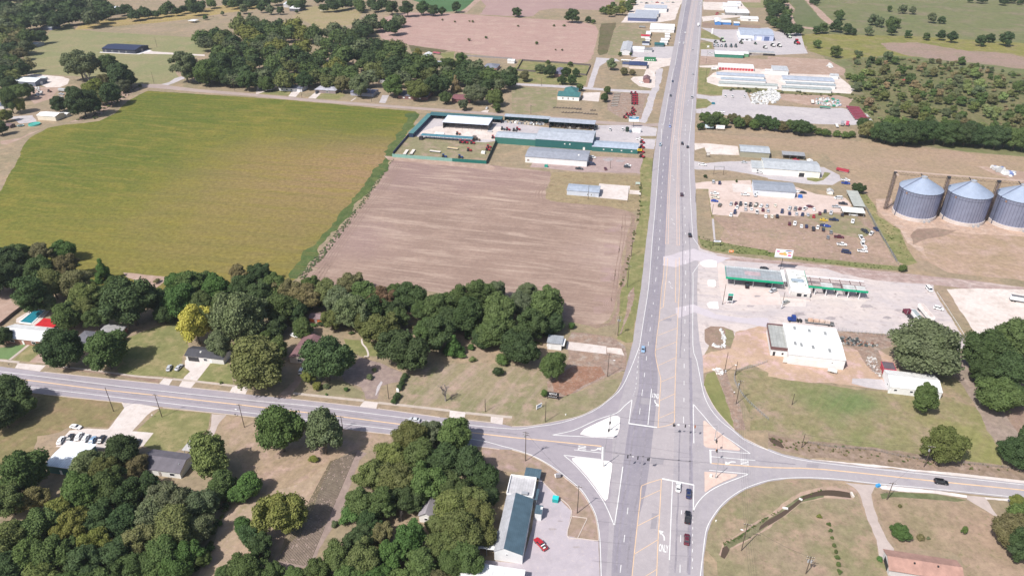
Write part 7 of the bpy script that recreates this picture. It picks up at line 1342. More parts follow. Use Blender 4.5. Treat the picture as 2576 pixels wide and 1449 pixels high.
# signs
def board(name,label,x,y,w_,h_,z,ang,m,frame=None,posts=2,pm=DARK,lines=(),textm=None,cat='sign',th=.18):
    p = G(x,y); root = empty(name,p,ang,label,cat)
    for k in range(posts):
        b = MB(); xx = (k-(posts-1)/2)*w_*(.96 if posts > 1 else 0); b.box((xx,.1 if posts > 1 else .2,(z+h_)/2 if posts > 1 else z/2+.3),(.24,.24,z+h_ if posts > 1 else z+.6),pm); b.obj('post',root)
    b = MB(); b.box((0,-.05,z+h_/2),(w_,th,h_),m); b.obj('panel',root)
    if frame:b = MB(); [b.box(c,d,frame) for c,d in (((0,-.16,z+h_),(w_+.2,.12,.14)),((0,-.16,z),(w_+.2,.12,.14)),((-w_/2,-.16,z+h_/2),(.14,.12,h_)),((w_/2,-.16,z+h_/2),(.14,.12,h_)))]; b.obj('frame',root)
    for (s,zz,sz,mm,sx) in lines:
        if s.startswith('#'):      # illegible line: a band of that length
            b = MB(); b.box((float(s[1:].split(',')[0]),-.05-th/2-.012,zz),(float(s[1:].split(',')[1]),.02,sz),mm); b.obj('lettering',root)
        else:
            me = text_mesh(s,sz,mm,.01); o = put('lettering',me,root,(0,-.05-th/2-.02,zz)); o.rotation_euler = (math.pi/2,0,0); o.scale = (sx,1,1)
    return root
BL,WP = pmat((.012,.012,.016),.5),pmat((.82,.82,.84),.5)
board('roadside_sign','black roadside sign with white lettering on two black posts at the lot corner',1391,1004,4.9,1.5,2.2,R(-12),BL,None,2,BL,(('BOYLE',2.95,1.15,WP,.95),))
p_ = [o for o in bpy.data.objects if o.name.startswith('roadside_sign')][0]
b = MB(); b.box((0,-.05,1.45),(4.6,.16,.7),BL); b.obj('panel',p_); b = MB(); [b.box((-1.7+.62*k,-.15,1.45),(.45,.02,.16),WP) for k in range(6)]; b.obj('lettering',p_)
board('lot_sign','small white and pale blue sign standing in the grass beside the slip road',1356,1027,2.6,1.7,.6,R(38),WP,WHITE,2,WHITE,(('#0,2.0',1.65,.3,pmat((.22,.36,.62),.5),1),('#0,1.8',1.15,.25,pmat((.22,.36,.62),.5),1)))
board('price_sign','tall green and black fuel price sign on white posts before the station',1834.5,764,2.7,4.6,1.6,R(-8),WP,WHITE,2,WHITE,(('#0,2.5',5.5,1.2,pmat((.02,.36,.26),.5),1),('#0,2.4',3.3,2.9,pmat((.03,.045,.045),.4),1),('#-.1,1.1',4.1,.22,pmat((.5,.06,.05),.5),1),('#.1,1.4',3.0,.2,pmat((.04,.3,.2),.5),1)))
bb = board('billboard','big food picture billboard on a dark post behind the station store',1963,680,9.0,4.3,8.5,R(-10),WP,WHITE,1,DARK,(),cat='billboard',th=.4)
for nm,c,d,cm in (('#',(-3.2,11.7),(1.9,1.2),(.60,.22,.40)),('',(3.0,9.6),(2.0,1.1),(.62,.12,.32)),('',(-.9,10.3),(3.6,1.4),(.70,.33,.10)),('',(.7,10.0),(2.0,1.5),(.75,.42,.15)),('',(.3,11.2),(1.6,.8),(.45,.5,.15)),('',(2.8,11.2),(2.2,.7),(.55,.14,.05)),('',(2.2,12.35),(4.2,.6),(.06,.08,.2))):
    b = MB(); n_ = 14; b.poly([(c[0]+d[0]/2*math.cos(2*math.pi*k/n_),-.27-.004*len(bb.children),c[1]+d[1]/2*math.sin(2*math.pi*k/n_)) for k in range(n_)],pmat(cm,.5,0,.25)); b.obj('picture_patch',bb)
b = MB(); b.box((0,-.6,8.3),(9.2,.9,.12),STEEL); b.obj('catwalk',bb)
board('farm_supply_billboard','blue and white farm supply billboard on one post at the back lane corner',1593,320,8.2,4.6,4.5,R(-6),WP,None,1,BL,(('#0,8',8.1,1.6,pmat((.06,.20,.33),.5),1),('#0,3',8.1,.5,WP,1),('#0,7.4',6.9,.7,pmat((.25,.45,.62),.5),1),('#0,6',5.6,.25,pmat((.5,.6,.68),.5),1)),cat='billboard')
board('yellow_sign','yellow sign on a post at the corner of the green front wing',1607,399,3.4,1.6,6.0,R(-6),pmat((.72,.50,.04),.5),None,1,WOOD,(('#0,2.2',6.8,.4,BL,1),))
board('lot_billboard','pale blue billboard, left of two at the edge of the roadside trees',1783,327,7,3,1.6,R(-8),pmat((.55,.68,.78),.5),None,2,BL,(('#-.5,4',3.2,.7,WP,1),),cat='billboard'); board('lot_billboard','white billboard, right of two at the edge of the roadside trees',1811,329,7,3,1.6,R(-8),WP,None,2,BL,(('#0,5',3.3,.5,pmat((.4,.6,.7),.5),1),),cat='billboard')
board('dealer_sign','black framed sign with white top panel at the corner of the back lot',1802.5,619,4.4,1.4,2.6,R(-6),WP,BL,2,BL,(('#0,2.6',3.3,.35,pmat((.25,.35,.5),.5),1),)); board('orange_barrier','orange barrier board in the green verge',1839,636,2.6,1.5,.3,R(-5),pmat((.75,.26,.07),.5),None,2,WHITE,(('#0,1.2',1.1,.4,WP,1),),cat='barrier')
board('storage_sign','white storage sign beside the red-door row',1796,178,6,2.4,1.4,R(-3),WP,WHITE,2,WHITE,(('#0,3',2.8,.4,pmat((.3,.3,.35),.5),1),)); board('small_sign','small white sign on the green strip before the dealer trucks',1781,122,2.4,2,1,R(-3),WP,None,2,WHITE); board('banner_sign','tall white banner sign on the round green lawn',1791,87,1.8,7,.5,R(-5),WP,None,2,WHITE,cat='banner'); board('office_sign','small green and white sign by the grass lot',1604,467,3,1.3,1.2,R(-5),pmat((.5,.62,.58),.5),None,2,STEEL); board('drive_sign','small white sign at the corner of the concrete drive',1780.5,395,2.4,2.2,1.2,R(-5),pmat((.6,.58,.55),.5),WOOD,2,WOOD); board('gantry_sign','thin empty sign frame on two tall posts by the gravel drive',1807,440,7,.5,6,R(-4),STEEL,None,2,WOOD,cat='sign frame'); board('no_parking_sign','tall plain sign at the station apron by the store',1965,777,1.3,3.6,1.0,R(60),WP,None,1,STEEL)
# fences
def postfence(label,pts,n,h=1.5,m=WOOD,rails=2,pr=.07,name='wire_fence',cat='fence',sp=None):
    P = [G(x,y) for x,y in smooth_line(pts,3)]; O = P[0]; tot = sum((P[i+1]-P[i]).length for i in range(len(P)-1)); root = empty(name,O,0,label,cat); d = 0; tgt = 0; n = min(n,90)
    for i in range(len(P)-1):
        a,b = P[i]-O,P[i+1]-O; L_ = (b-a).length
        while tgt <= d+L_+1e-6 and L_ > 0:
            p = a.lerp(b,(tgt-d)/L_); x_ = MB(); x_.tube((p.x,p.y,0),(p.x,p.y,h),pr,m,4); x_.obj('post',root); tgt += tot/n
        d += L_
    x_ = MB()
    for i in range(len(P)-1):
        for r_ in range(rails):z = h*(r_+1)/(rails+.2); x_.tube(P[i]-O+Vector((0,0,z)),P[i+1]-O+Vector((0,0,z)),pr*.45,m,4,cap=False)
    x_.obj('rail',root)
postfence('curved wire fence between the paddock and the ditch bank',T(2,2,[(2560,760),(2450,800),(2330,830),(2250,860),(2240,960),(2330,1110),(2450,1230),(2576,1340)]),40,1.5,STEEL,3); postfence('fence with leaning posts along the rough verge of the east road',T(3,3,[(400,130),(700,180),(1040,200),(1300,260),(1600,300),(2000,340),(2576,400)]),40,1.3,GREYWOOD,3)
postfence('chain-link fence behind the warehouse scrap yard',T(3,2,[(700,440),(840,462),(1000,475),(1260,500)]),14,2.0,STEEL,3); postfence('wire fence along the drain right of the used car lot',T(3,1,[(980,640),(1070,800),(1170,980),(1280,1180),(1330,1240)]),30,1.6,STEEL,2); postfence('low white curb fence along the dry strip',T(3,2,[(1700,60),(1780,180),(1850,290),(1920,400),(2005,540)]),30,.5,WHITE,1,.12,cat='fence'); postfence('pasture fence curving round the hay field',T(0,0,[(745,305),(760,275),(820,245),(1000,285),(1300,255),(1500,232),(1700,212),(1900,190),(2150,175)]),60,1.4,WOOD,3,.1)
for l,pts in (('grey plank fence behind the brick house, left section',T(1,0,[(2120,570),(2576,600)])),('dark plank fence between the stubble field and the lawns',T(2,0,[(100,615),(420,635),(790,665)])),('dark plank fence closing the left side of the lawn',T(2,0,[(105,612),(50,710)])),('dark plank fence running down the right side of the lawn',T(2,0,[(790,665),(745,765)])),('dark plank fence in two pieces behind the round trees',T(2,0,[(50,715),(240,728)])),('short plank fence at the right foot of the lawn',T(2,0,[(640,750),(745,765)])),('dark board fence behind the swimming pool',T(0,2,[(0,400),(120,300),(230,215)])),('low dark fence under the large dark tree on the lot',T(1,2,[(1222,728),(1262,700)]))):
    wallrun('plank_fence',l,pts,1.8,(.13,.11,.11) if 'grey' not in l else (.25,.23,.23),.1)
# small roadside things
def bits(name,label,x,y,d,c,cat,z=0,ang=0,top_=1.0,legs=False):
    b = MB(); b.box((0,0,z+d[2]/2),d,pmat(c,.6),0,top_)
    if legs:b.box((0,0,z/2),(d[0]*.25,d[1]*.25,max(z,.05)),DARK)
    return tag(b.obj(name,None,False,G(x,y),ang),label,cat)
bits('dumpster','blue dumpster at the right end of the dealer garage',*t3(322,545),(2.6,2,1.8),(.02,.12,.42),'dumpster',ang=GA,top_=.95); bits('dumpster','green dumpster left of the parked dark pickup',1374,420,(2.4,1.8,1.6),(.02,.26,.20),'dumpster',ang=GA,top_=.95); bits('bin','bright blue bin on the gravel shoulder of the east road',1932+1105/4,1082+563/4,(1.6,1.0,1.0),(.05,.30,.62),'bin',ang=.3,top_=.9); bits('tank_cover','teal bin on the small grass patch by the gravel lot',1794,262.5,(2.6,2,1.6),(.02,.16,.22),'bin')
bits('bench','pale stone bench at the end of the curved garden path',1*644+1112/4,721.4+708/4,(2,.7,.25),(.55,.48,.42),'bench',.35,legs=True); bits('white_drum','white drum standing between the two rows of hedge bushes',644+1428/4,721.4+1050/4,(1.2,1.2,1.3),(.8,.8,.8),'drum',top_=.9); bits('concrete_block','white concrete block across the curved ditch, nearer the bend',1932+172/4,1082+787/4,(1.8,.6,.5),(.72,.70,.68),'block',ang=-.2); bits('concrete_block','white concrete block across the curved ditch, nearer the culvert',1932+328/4,1082+697/4,(1.2,.5,.5),(.72,.70,.68),'block',ang=-.7); bits('culvert_wall','pale concrete culvert wall at the end of the curved ditch',1932+845/4,1082+655/4,(.7,2.2,.8),(.6,.55,.5),'culvert'); bits('signal_cabinet','small white cabinet on the peach lower right island',*q(1710,1115),(.8,.6,1.2),(.75,.75,.73),'cabinet'); bits('traffic_cone','orange marker on the edge of the peach upper right island',*q(1795,718),(.45,.45,.9),(.75,.25,.03),'traffic cone',top_=.2)
def hydro(x,y,l,c=(.75,.74,.7)):
    b = MB(); b.lathe([(.22,0),(.2,.6),(.12,.8),(.02,.85)],pmat(c,.5),n=10); b.tube((-.3,0,.5),(.3,0,.5),.09,pmat(c,.5),6); tag(b.obj('hydrant',None,False,G(x,y)),l,'hydrant')
hydro(1288+540/4,721.4+1290/4,'white hydrant in the corner grass by the slip road'); hydro(1288+2052/4,1082+915/4,'white hydrant in the verge south of the east slip road')
for i,(x,y) in enumerate(((400+644*0,0),)):pass
def mailbox(x,y,l,c=(.5,.5,.5)):
    b = MB(); b.tube((0,0,0),(0,0,1.1),.06,GREYWOOD,4); b.box((0,0,1.2),(.55,.25,.28),pmat(c,.5)); tag(b.obj('mailbox',None,False,G(x,y),GA),l,'mailbox')
mailbox(24,921.4,'black mailbox in the verge at the left edge',(.05,.05,.05)); mailbox(593,1047.5,'dark mailbox before the dry drive',(.05,.05,.05)); mailbox(384,938*0+1049,'white mailbox south of the west road',(.75,.73,.7)); mailbox(1288+2232/4,721.4+1080/4,'white mailbox post in the ditch bank',(.8,.8,.8))
# ---------------------------------------------------------------- trees
import numpy as np
def crown_mesh(name,seed,style,nleaf=4200):
    """unit crown: 1 wide, 1 high, standing on z = 0; lobes covered in small leaf faces over a darker inner mass"""
    rs = np.random.RandomState(seed); lobes = []
    if style == 'round':n,rr = 62,(.075,.19)
    elif style == 'loose':n,rr = 58,(.06,.16)
    elif style == 'far':n,rr = 26,(.12,.20)
    elif style == 'tall':n,rr = 22,(.14,.22)
    elif style == 'cone':n,rr = 30,(.10,.18)
    elif style == 'tiny':n,rr = 14,(.17,.26)
    elif style == 'mini':n,rr = 4,(.2,.3)
    else:n,rr = 12,(.16,.28)
    for k in range(n):
        th = rs.uniform(0,2*math.pi); u_ = rs.uniform(-.75,1) if style != 'bush' else rs.uniform(-.2,1); s_ = math.sqrt(max(0,1-u_*u_)); r = rs.uniform(*rr); e = rs.uniform(.72,1.08)
        if k < n*.15:e *= .45; r = rr[1]*1.1
        rad = .5-r*.85
        if style == 'cone':z = rs.uniform(.08,.95); rad_ = (1-z)*.42+.03; c = (math.cos(th)*rad_*e,math.sin(th)*rad_*e,z*.9); r *= (1.15-z*.7)
        else:
            wob = 1+.22*math.sin(th*2+seed)+.12*math.sin(th*3+seed*2)
            c = (math.cos(th)*s_*rad*e*wob,math.sin(th)*s_*rad*e*wob,.56+u_*(.46-r*.5)*e)
            if style == 'bush':c = (c[0],c[1],.38+u_*.4*e)
        lobes.append((np.array(c),r))
    C_ = np.array([l[0] for l in lobes]); Rr = np.array([l[1] for l in lobes])
    pr = Rr**2; pr = pr/pr.sum(); V,F = [],[]
    cnt = 0; idx = rs.choice(len(lobes),nleaf*4,p=pr); dirs = rs.normal(size=(nleaf*4,3)); dirs /= np.linalg.norm(dirs,axis=1)[:,None]
    sq = np.array([1,1,.82]); P = C_[idx]+dirs*sq*(Rr[idx]*(1.02+rs.normal(0,.12,nleaf*4)))[:,None]
    D2 = np.linalg.norm((P[:,None,:]-C_[None])/sq,axis=2)/Rr[None]; D2[np.arange(len(P)),idx] = 9
    keep = (D2.min(axis=1) > .72) & ~((dirs[:,2] < -.35) & (rs.rand(len(P)) < .6)); P = P[keep][:nleaf]; N_ = dirs[keep][:nleaf]
    N_ = N_+np.array([0,0,.25])+rs.normal(0,.62,N_.shape); N_ /= np.linalg.norm(N_,axis=1)[:,None]
    a = np.cross(N_,rs.normal(size=N_.shape)); a /= np.linalg.norm(a,axis=1)[:,None]; b = np.cross(N_,a)
    sz = (.014+.015*rs.rand(len(P)))[:,None]*{'bush':1.35,'tiny':2.1,'mini':4.5,'far':1.4}.get(style,1)
    el = rs.uniform(.6,1.0,(len(P),1))
    q4 = np.stack([P-a*sz-b*sz*el*.5,P+a*sz*.4-b*sz*el,P+a*sz+b*sz*el*.4,P-a*sz*.3+b*sz*el],axis=1).reshape(-1,3)
    V = q4.tolist(); F = [tuple(range(4*i,4*i+4)) for i in range(len(P))]
    for c,r in lobes:      # inner mass
        i = len(V); nn,mm = 8,5; r2 = r*.82
        for j in range(mm+1):
            ph = math.pi*j/mm
            for k in range(nn):
                t = 2*math.pi*k/nn; w_ = 1+rs.normal(0,.09)
                V.append([c[0]+r2*w_*math.sin(ph)*math.cos(t),c[1]+r2*w_*math.sin(ph)*math.sin(t),c[2]-r2*.82*w_*math.cos(ph)])
        for j in range(mm):
            for k in range(nn):F.append((i+j*nn+k,i+j*nn+(k+1) % nn,i+(j+1)*nn+(k+1) % nn,i+(j+1)*nn+k))
    me = bpy.data.meshes.new(name); me.from_pydata(V,[],F); me.materials.append(LEAF); me.update(); return me
CR = {'round':[crown_mesh('crown_round',10+i,'round',9500) for i in range(5)],'loose':[crown_mesh('crown_loose',30+i,'loose',8500) for i in range(4)],'tall':[crown_mesh('crown_tall',50+i,'tall',5000) for i in range(2)],'cone':[crown_mesh('crown_cone',60+i,'cone',6500) for i in range(2)],'bush':[crown_mesh('crown_bush',70+i,'bush',1500) for i in range(4)],'far':[crown_mesh('crown_far',80+i,'far',2600) for i in range(4)]}
def trunk_mesh(seed):
    r_ = random.Random(seed); b = MB(); b.tube((0,0,0),(.01,0,.22),.030,BARK,8,.022)
    b.tube((.01,0,.22),(.0,.02,.5),.022,BARK,6,.012)
    for k in range(6):t = k*1.05+r_.random(); b.tube((.005,0,.18+.03*k),(math.cos(t)*.27,math.sin(t)*.27,.45+.05*k),.012,BARK,5,.004)
    return b.mesh('trunk')
TRK = [trunk_mesh(k) for k in range(3)]
def bare_mesh(seed,n=9,m=None):
    r_ = random.Random(seed); b = MB(); m = m or GREYWOOD
    def br(p,d,L_,r,lv):
        q_ = p+d*L_; b.tube(p,q_,r,m,4 if lv else 6,r*.6,cap=False)
        if lv < 4:
            for k in range(3 if lv else 5):
                nd = (d+Vector((r_.uniform(-1,1),r_.uniform(-1,1),r_.uniform(-.2,.7)))*(.75 if lv else .8)).normalized(); br(p.lerp(q_,r_.uniform(.55,1)),nd,L_*r_.uniform(.6,.8),r*.55,lv+1)
    br(Vector((0,0,0)),Vector((0,0,1)),.22,.03,0); return b.mesh('branches')
TONE = dict(d=(.030,.046,.020),g=(.046,.066,.024),o=(.066,.076,.029),b=(.079,.072,.036),y=(.092,.097,.028),Y=(.17,.158,.036),v=(.040,.072,.022),s=(.064,.076,.042),r=(.095,.058,.038),l=(.10,.12,.05),t=(.14,.11,.065))
TN = dict(d='dark green',g='mid green',o='olive green',b='brownish green',y='yellowish green',Y='bright yellow',v='vivid green',s='grey-green',r='rust-tinged',l='pale green',t='tan and green')
tr_rnd = random.Random(99)
def tree(x,y,w_,tone,place_label,style=None,ratio=None,group=None,name='tree',cat='tree',foot=False):
    r_ = tr_rnd; style = style or ('round' if r_.random() < .6 else 'loose')
    ratio = ratio or {'round':.92,'loose':.98,'tall':1.45,'cone':1.15,'bush':.75,'far':.9}[style]
    p = G(x,y); wm = w_/pxm(p)
    for _ in range(3):
        h = wm*ratio; p = G(x,y,0 if foot else h*.56); wm = w_/pxm(p)
    h = wm*ratio; rz = r_.uniform(0,6.28); base = Vector((p.x,p.y,0))
    root = empty(name,base,rz,place_label,cat,group)
    if style in CR and pxm(p) < 2.4 and style in ('round','loose'):style = 'far'
    me = r_.choice(CR[style]); c = TONE[tone]; v = r_.uniform(.85,1.2); c = tuple(min(1,2.0*a*v*r_.uniform(.94,1.06)) for a in c)
    k = put('foliage' if cat == 'bush' else 'crown',me,root,color=c); k.scale = (wm*.95,wm*.95*r_.uniform(.9,1.06),h*.98)
    if style != 'bush':
        t = put('trunk',r_.choice(TRK),root); t.scale = (wm,wm,h)
    return root
def cluster(place,items,cat='tree',name='tree'):
    items = sorted(items,key=lambda t:t[0])
    for i,it in enumerate(items):
        x,y,w_,tn = it[:4]; st = it[4] if len(it) > 4 else None; rt = it[5] if len(it) > 5 else None
        size = ''
        if len(items) > 1:lb = '%s %s, %s from left, %s' % (TN[tn],cat,ordn(i),place)
        else:lb = '%s %s %s' % (TN[tn],cat,place)
        tree(x,y,w_,tn,lb,st,rt,('bushes' if cat == 'bush' else 'trees')+' of the '+place,name=name,cat=cat)
def fill(poly,n,w0,w1,tones,place,seed,style=None,cat='tree',name='tree',mind=.55,cap=55):
    r_ = random.Random(seed); xs = [p[0] for p in poly]; ys = [p[1] for p in poly]; pts = []; t_ = 0
    while len(pts) < n and t_ < n*60:
        t_ += 1; x,y = r_.uniform(min(xs),max(xs)),r_.uniform(min(ys),max(ys)); ins = False
        for i in range(len(poly)):
            (x1,y1),(x2,y2) = poly[i],poly[(i+1) % len(poly)]
            if (y1 > y) != (y2 > y) and x < (x2-x1)*(y-y1)/(y2-y1)+x1:ins = not ins
        if not ins:continue
        w_ = r_.uniform(w0,w1)
        if any(math.hypot(x-a[0],(y-a[1])*1.6) < mind*(w_+a[2])/2 for a in pts):continue
        pts.append((x,y,w_,r_.choice(tones),style))
    if cat == 'tree':
        for x,y,w_,tn,st in pts:FAR.append((x,y,w_,tn))
    else:cluster(place,pts,cat,name)
FAR = []
def far_trees(name,label,cat,style,nl,hr):
    base = crown_mesh('far',91,style,nl); nv = len(base.vertices); co = np.empty(nv*3); base.vertices.foreach_get('co',co); co = co.reshape(-1,3); base.update()
    lp = np.empty(len(base.loops),int); base.loops.foreach_get('vertex_index',lp); npoly = len(base.polygons); V,C_ = [],[]
    for x,y,w_,tn in FAR:
        p = G(x,y); wm = w_/pxm(p)
        for _ in range(3):h = wm*hr; p = G(x,y,h*.5); wm = w_/pxm(p)
        a = tr_rnd.uniform(0,6.28); R_ = np.array([[math.cos(a),-math.sin(a),0],[math.sin(a),math.cos(a),0],[0,0,1]])
        V.append((co@R_.T)*np.array([wm,wm,h*tr_rnd.uniform(.85,1.15)])+np.array([p.x,p.y,0])); v = tr_rnd.uniform(.8,1.2); C_.append(np.tile([TONE[tn][0]*v*1.65,TONE[tn][1]*v*1.65,TONE[tn][2]*v*1.65,1],(nv,1)))
    n = len(FAR); me = bpy.data.meshes.new(name); me.vertices.add(nv*n); me.vertices.foreach_set('co',np.concatenate(V).ravel()); me.loops.add(len(lp)*n)
    me.loops.foreach_set('vertex_index',np.concatenate([lp+nv*i for i in range(n)])); me.polygons.add(npoly*n); me.polygons.foreach_set('loop_start',np.arange(npoly*n)*4); me.polygons.foreach_set('loop_total',np.full(npoly*n,4))
    at = me.attributes.new('tint','FLOAT_COLOR','POINT'); at.data.foreach_set('color',np.concatenate(C_).astype(np.float32).ravel()); me.materials.append(objmat('leaves_far')); me.update(calc_edges=True); me.validate()
    tag(put(name,me),label,cat,kind='stuff'); bpy.data.meshes.remove(base)
# near left belt
cluster('belt behind the swimming pool',[(15,650,75,'d'),(52,635,55,'g'),(30,690,70,'d'),(105,640,62,'b'),(158,628,62,'v'),(100,680,80,'g'),(165,672,72,'b'),(130,712,85,'o'),(75,735,100,'d'),(190,712,80,'b'),(120,760,50,'s'),(215,745,78,'o'),(165,795,85,'g'),(256,672,48,'v','cone',1.5),(285,715,48,'g'),(205,780,70,'o'),(255,745,62,'g'),(326,758,138,'d','round'),(-20,700,90,'d'),(240,800,60,'g')])
cluster('thicket above the grassy lot',[(440,714,66,'v'),(480,712,75,'g'),(520,702,50,'g'),(545,728,85,'v'),(400,752,60,'g'),(450,755,90,'v'),(505,765,80,'g'),(565,770,80,'g'),(410,790,55,'d'),(600,692,56,'b','loose'),(650,688,62,'d'),(612,725,75,'d'),(690,722,75,'g'),(655,740,80,'d')])
cluster('beside the black-roofed house, its leaves turned',[(488,813,96,'Y','loose',1.15)])
cluster('row of big roadside crowns right of the black-roofed house',[(600,792,128,'s','round',1.05),(552,862,72,'s'),(645,908,158,'o','round',.85),(818,900,128,'d','round',1.0),(700,872,60,'o')])
cluster('group round the van and the orange shed',[(760,825,56,'g','round'),(775,945,42,'y','loose'),(706,775,85,'g'),(695,822,58,'d'),(835,800,62,'o'),(780,722,60,'g'),(668,850,45,'g')])
cluster('wooded belt above the orange shed',[(725,730,75,'b'),(770,745,80,'b'),(820,735,80,'o'),(850,760,95,'s'),(880,712,66,'b'),(888,785,100,'s'),(915,740,85,'g'),(940,780,85,'d'),(955,750,75,'r'),(990,740,62,'g'),(1032,745,88,'d'),(740,780,70,'d'),(990,785,70,'d'),(1060,775,60,'g')])
cluster('grove round the curved garden path',[(912,815,48,'o','tall'),(955,825,90,'o'),(1018,878,128,'d','round',.85),(1072,835,80,'g'),(1000,800,60,'g')])
cluster('wooded belt above the mown lot',[(1110,770,85,'g'),(1105,835,95,'d'),(1155,755,80,'g'),(1200,738,84,'g'),(1245,735,66,'s'),(1180,790,100,'d'),(1255,785,110,'g','round'),(1310,765,75,'s'),(1375,768,104,'g','round'),(1335,815,95,'d'),(1245,835,85,'g'),(1305,872,100,'d','round'),(1330,735,60,'s'),(1393,812,62,'d'),(1130,800,70,'d'),(1215,850,60,'d')])
cluster('small trees standing on the lots',[(1140,862,54,'v','cone',1.25),(1393,918,68,'g','round',1.15),(1440,818,24,'v','bush')])
cluster('pair before the dark-roofed house',[(155,875,98,'d','round',1.1),(262,880,112,'g','round',.95)]); cluster('at the left edge by the porch house',[(8,845,50,'d')])
cluster('pair beside the west road',[(703,1078,118,'g','round',1.15),(812,1085,104,'s','round',1.25)])
cluster('group at the left edge south of the west road',[(22,985,100,'d','round'),(5,1040,90,'d','round'),(48,1020,70,'g')])
# bottom-left wood
cluster('bottom left wood, back edge',[(52,1188,122,'g','round',1.0),(222,1162,82,'s'),(305,1135,96,'d'),(265,1180,80,'o'),(345,1170,62,'b'),(522,1140,118,'o','round',1.1),(560,1215,80,'g'),(625,1218,72,'v'),(600,1240,55,'v')])
cluster('bottom left wood, second line',[(18,1255,100,'g'),(85,1250,70,'b'),(205,1235,110,'g','round'),(270,1225,100,'g'),(330,1240,90,'d'),(150,1285,84,'y'),(375,1215,62,'d'),(430,1255,112,'s','round'),(495,1270,95,'s'),(105,1320,100,'g')])
cluster('bottom left wood, third line',[(185,1320,100,'y','loose'),(250,1300,90,'d'),(310,1310,92,'d'),(380,1290,90,'s'),(440,1330,120,'o','round'),(500,1330,80,'s'),(30,1350,112,'o'),(240,1365,90,'y'),(70,1400,100,'g'),(350,1360,95,'b')])
cluster('bottom left wood, front edge',[(140,1395,110,'g'),(215,1415,105,'d'),(290,1400,95,'d'),(340,1425,95,'g'),(410,1395,105,'g','round'),(470,1395,80,'v'),(20,1430,100,'d'),(105,1450,90,'o'),(180,1470,90,'g'),(260,1465,90,'g'),(440,1440,90,'v'),(390,1460,70,'g'),(505,1405,50,'g')])
cluster('group standing in the straw field',[(707,1288,122,'y','round',1.05),(632,1345,70,'d'),(655,1375,75,'d'),(610,1320,52,'v'),(620,1430,95,'g'),(560,1440,40,'g'),(685,1440,60,'g')])
# central wood
cluster('central wood, edge along the west road',[(1035,1100,92,'o','round'),(1085,1085,70,'s'),(1140,1092,100,'g','round'),(985,1145,85,'o'),(1055,1150,100,'g'),(1120,1155,95,'d'),(1180,1165,96,'d','round'),(1215,1195,90,'d')])
cluster('central wood, middle line',[(935,1195,88,'o'),(1000,1205,105,'o','round'),(1075,1215,105,'g'),(1140,1225,95,'g'),(905,1262,80,'g'),(960,1270,90,'g'),(1025,1255,85,'d'),(880,1290,62,'v','bush'),(1180,1255,90,'o'),(930,1320,72,'d')])
cluster('central wood, line beside the shop',[(1140,1275,100,'o','round'),(1195,1290,95,'o','round'),(1160,1335,115,'o','round'),(1215,1345,75,'o'),(1120,1370,90,'o'),(1175,1400,95,'g'),(1225,1250,60,'d'),(1100,1325,60,'o'),(1135,1420,80,'g')])
cluster('central wood, front edge',[(1028,1355,96,'v','round'),(960,1345,70,'b'),(900,1355,80,'d'),(850,1400,85,'g'),(915,1405,95,'o'),(985,1400,85,'v','loose'),(1060,1420,90,'g'),(800,1435,70,'g'),(870,1455,80,'g'),(950,1455,80,'v'),(1020,1460,80,'g'),(1100,1460,70,'b'),(745,1450,60,'g')])
cluster('little bushes round the garden plot',[(842,1315,22,'s','bush'),(786,1152,26,'y','bush')],'bush','bush')
# right
cluster('by the grain trailers, broad and tall',[(2332,873,172,'s','round',.78)]); cluster('by the white barn wall',[(2330,1000,74,'g','round',1.05)]); cluster('beside the east road, dense and conical',[(2372,1116,104,'o','round',1.02)])
cluster('row at the right edge beyond the farm track',[(2488,885,118,'d','round'),(2562,850,120,'g','round'),(2548,935,112,'d','round'),(2475,930,80,'d'),(2512,990,105,'g','round'),(2560,1000,60,'d'),(2560,1140,82,'d'),(2592,1100,70,'d')])
cluster('group at the bottom right edge',[(2545,1330,95,'b'),(2585,1300,90,'g'),(2575,1370,90,'d'),(2562,1262,40,'y')])
cluster('single ones in the front garden of the salmon-roofed house',[(2264,1335,50,'v','round',.8),(2316,1349,23,'b','bush'),(2336,1352,11,'s','bush'),(2427,1333,15,'g','tall',1.9),(2264,1271,12,'b','bush'),(2213,1404,18,'v','bush')],'bush','bush')
for i,(x,y,w_) in enumerate(((519,858,13),(614,938,12),(632,1003,11),(648,1075,10),(665,1152,12),(682,1212,12),(695,1272,14),(708,1342,15),(722,1415,14))):
    tree(1932+x/4,1082+y/4,w_,'y' if i == 0 else 'g','round clipped shrub, %s from the top in the line across the south grass' % ORD[i],'bush',.95,'round shrubs in a line','shrub','shrub')
hb = [(1495,890),(1480,930),(1465,970),(1445,1000),(1420,1085),(1400,1110),(1385,1140)]
for i,(x,y) in enumerate(hb):tree(644+x/4,721.4+y/4,19,'d','dark hedge bush, %s from the top beside the mown lot' % ORD[i],'bush',.9,'hedge bushes beside the mown lot','bush','bush')
cluster('front garden of the old foundation',[(644+1140/4,721.4+900/4,20,'s','bush'),(644+1195/4,721.4+830/4,16,'s','bush'),(644+705/4,721.4+995/4,20,'s','bush'),(644+910/4,721.4+1025/4,16,'v','bush'),(644+620/4,721.4+990/4,30,'y','bush'),(556,721.4+960/4,9,'g','bush'),(644+705/4,721.4+1078/4,8,'v','bush')],'bush','bush')
cluster('weeds and bushes at the top of the mown lot',[(644+2130/4,721.4+460/4,24,'v','bush'),(644+2160/4,721.4+600/4,22,'v','bush'),(644+2070/4,721.4+680/4,22,'v','bush'),(644+2430/4,721.4+850/4,34,'d','bush'),(644+2470/4,721.4+720/4,40,'g','bush'),(644+2180/4,721.4+720/4,20,'l','bush')],'bush','bush')
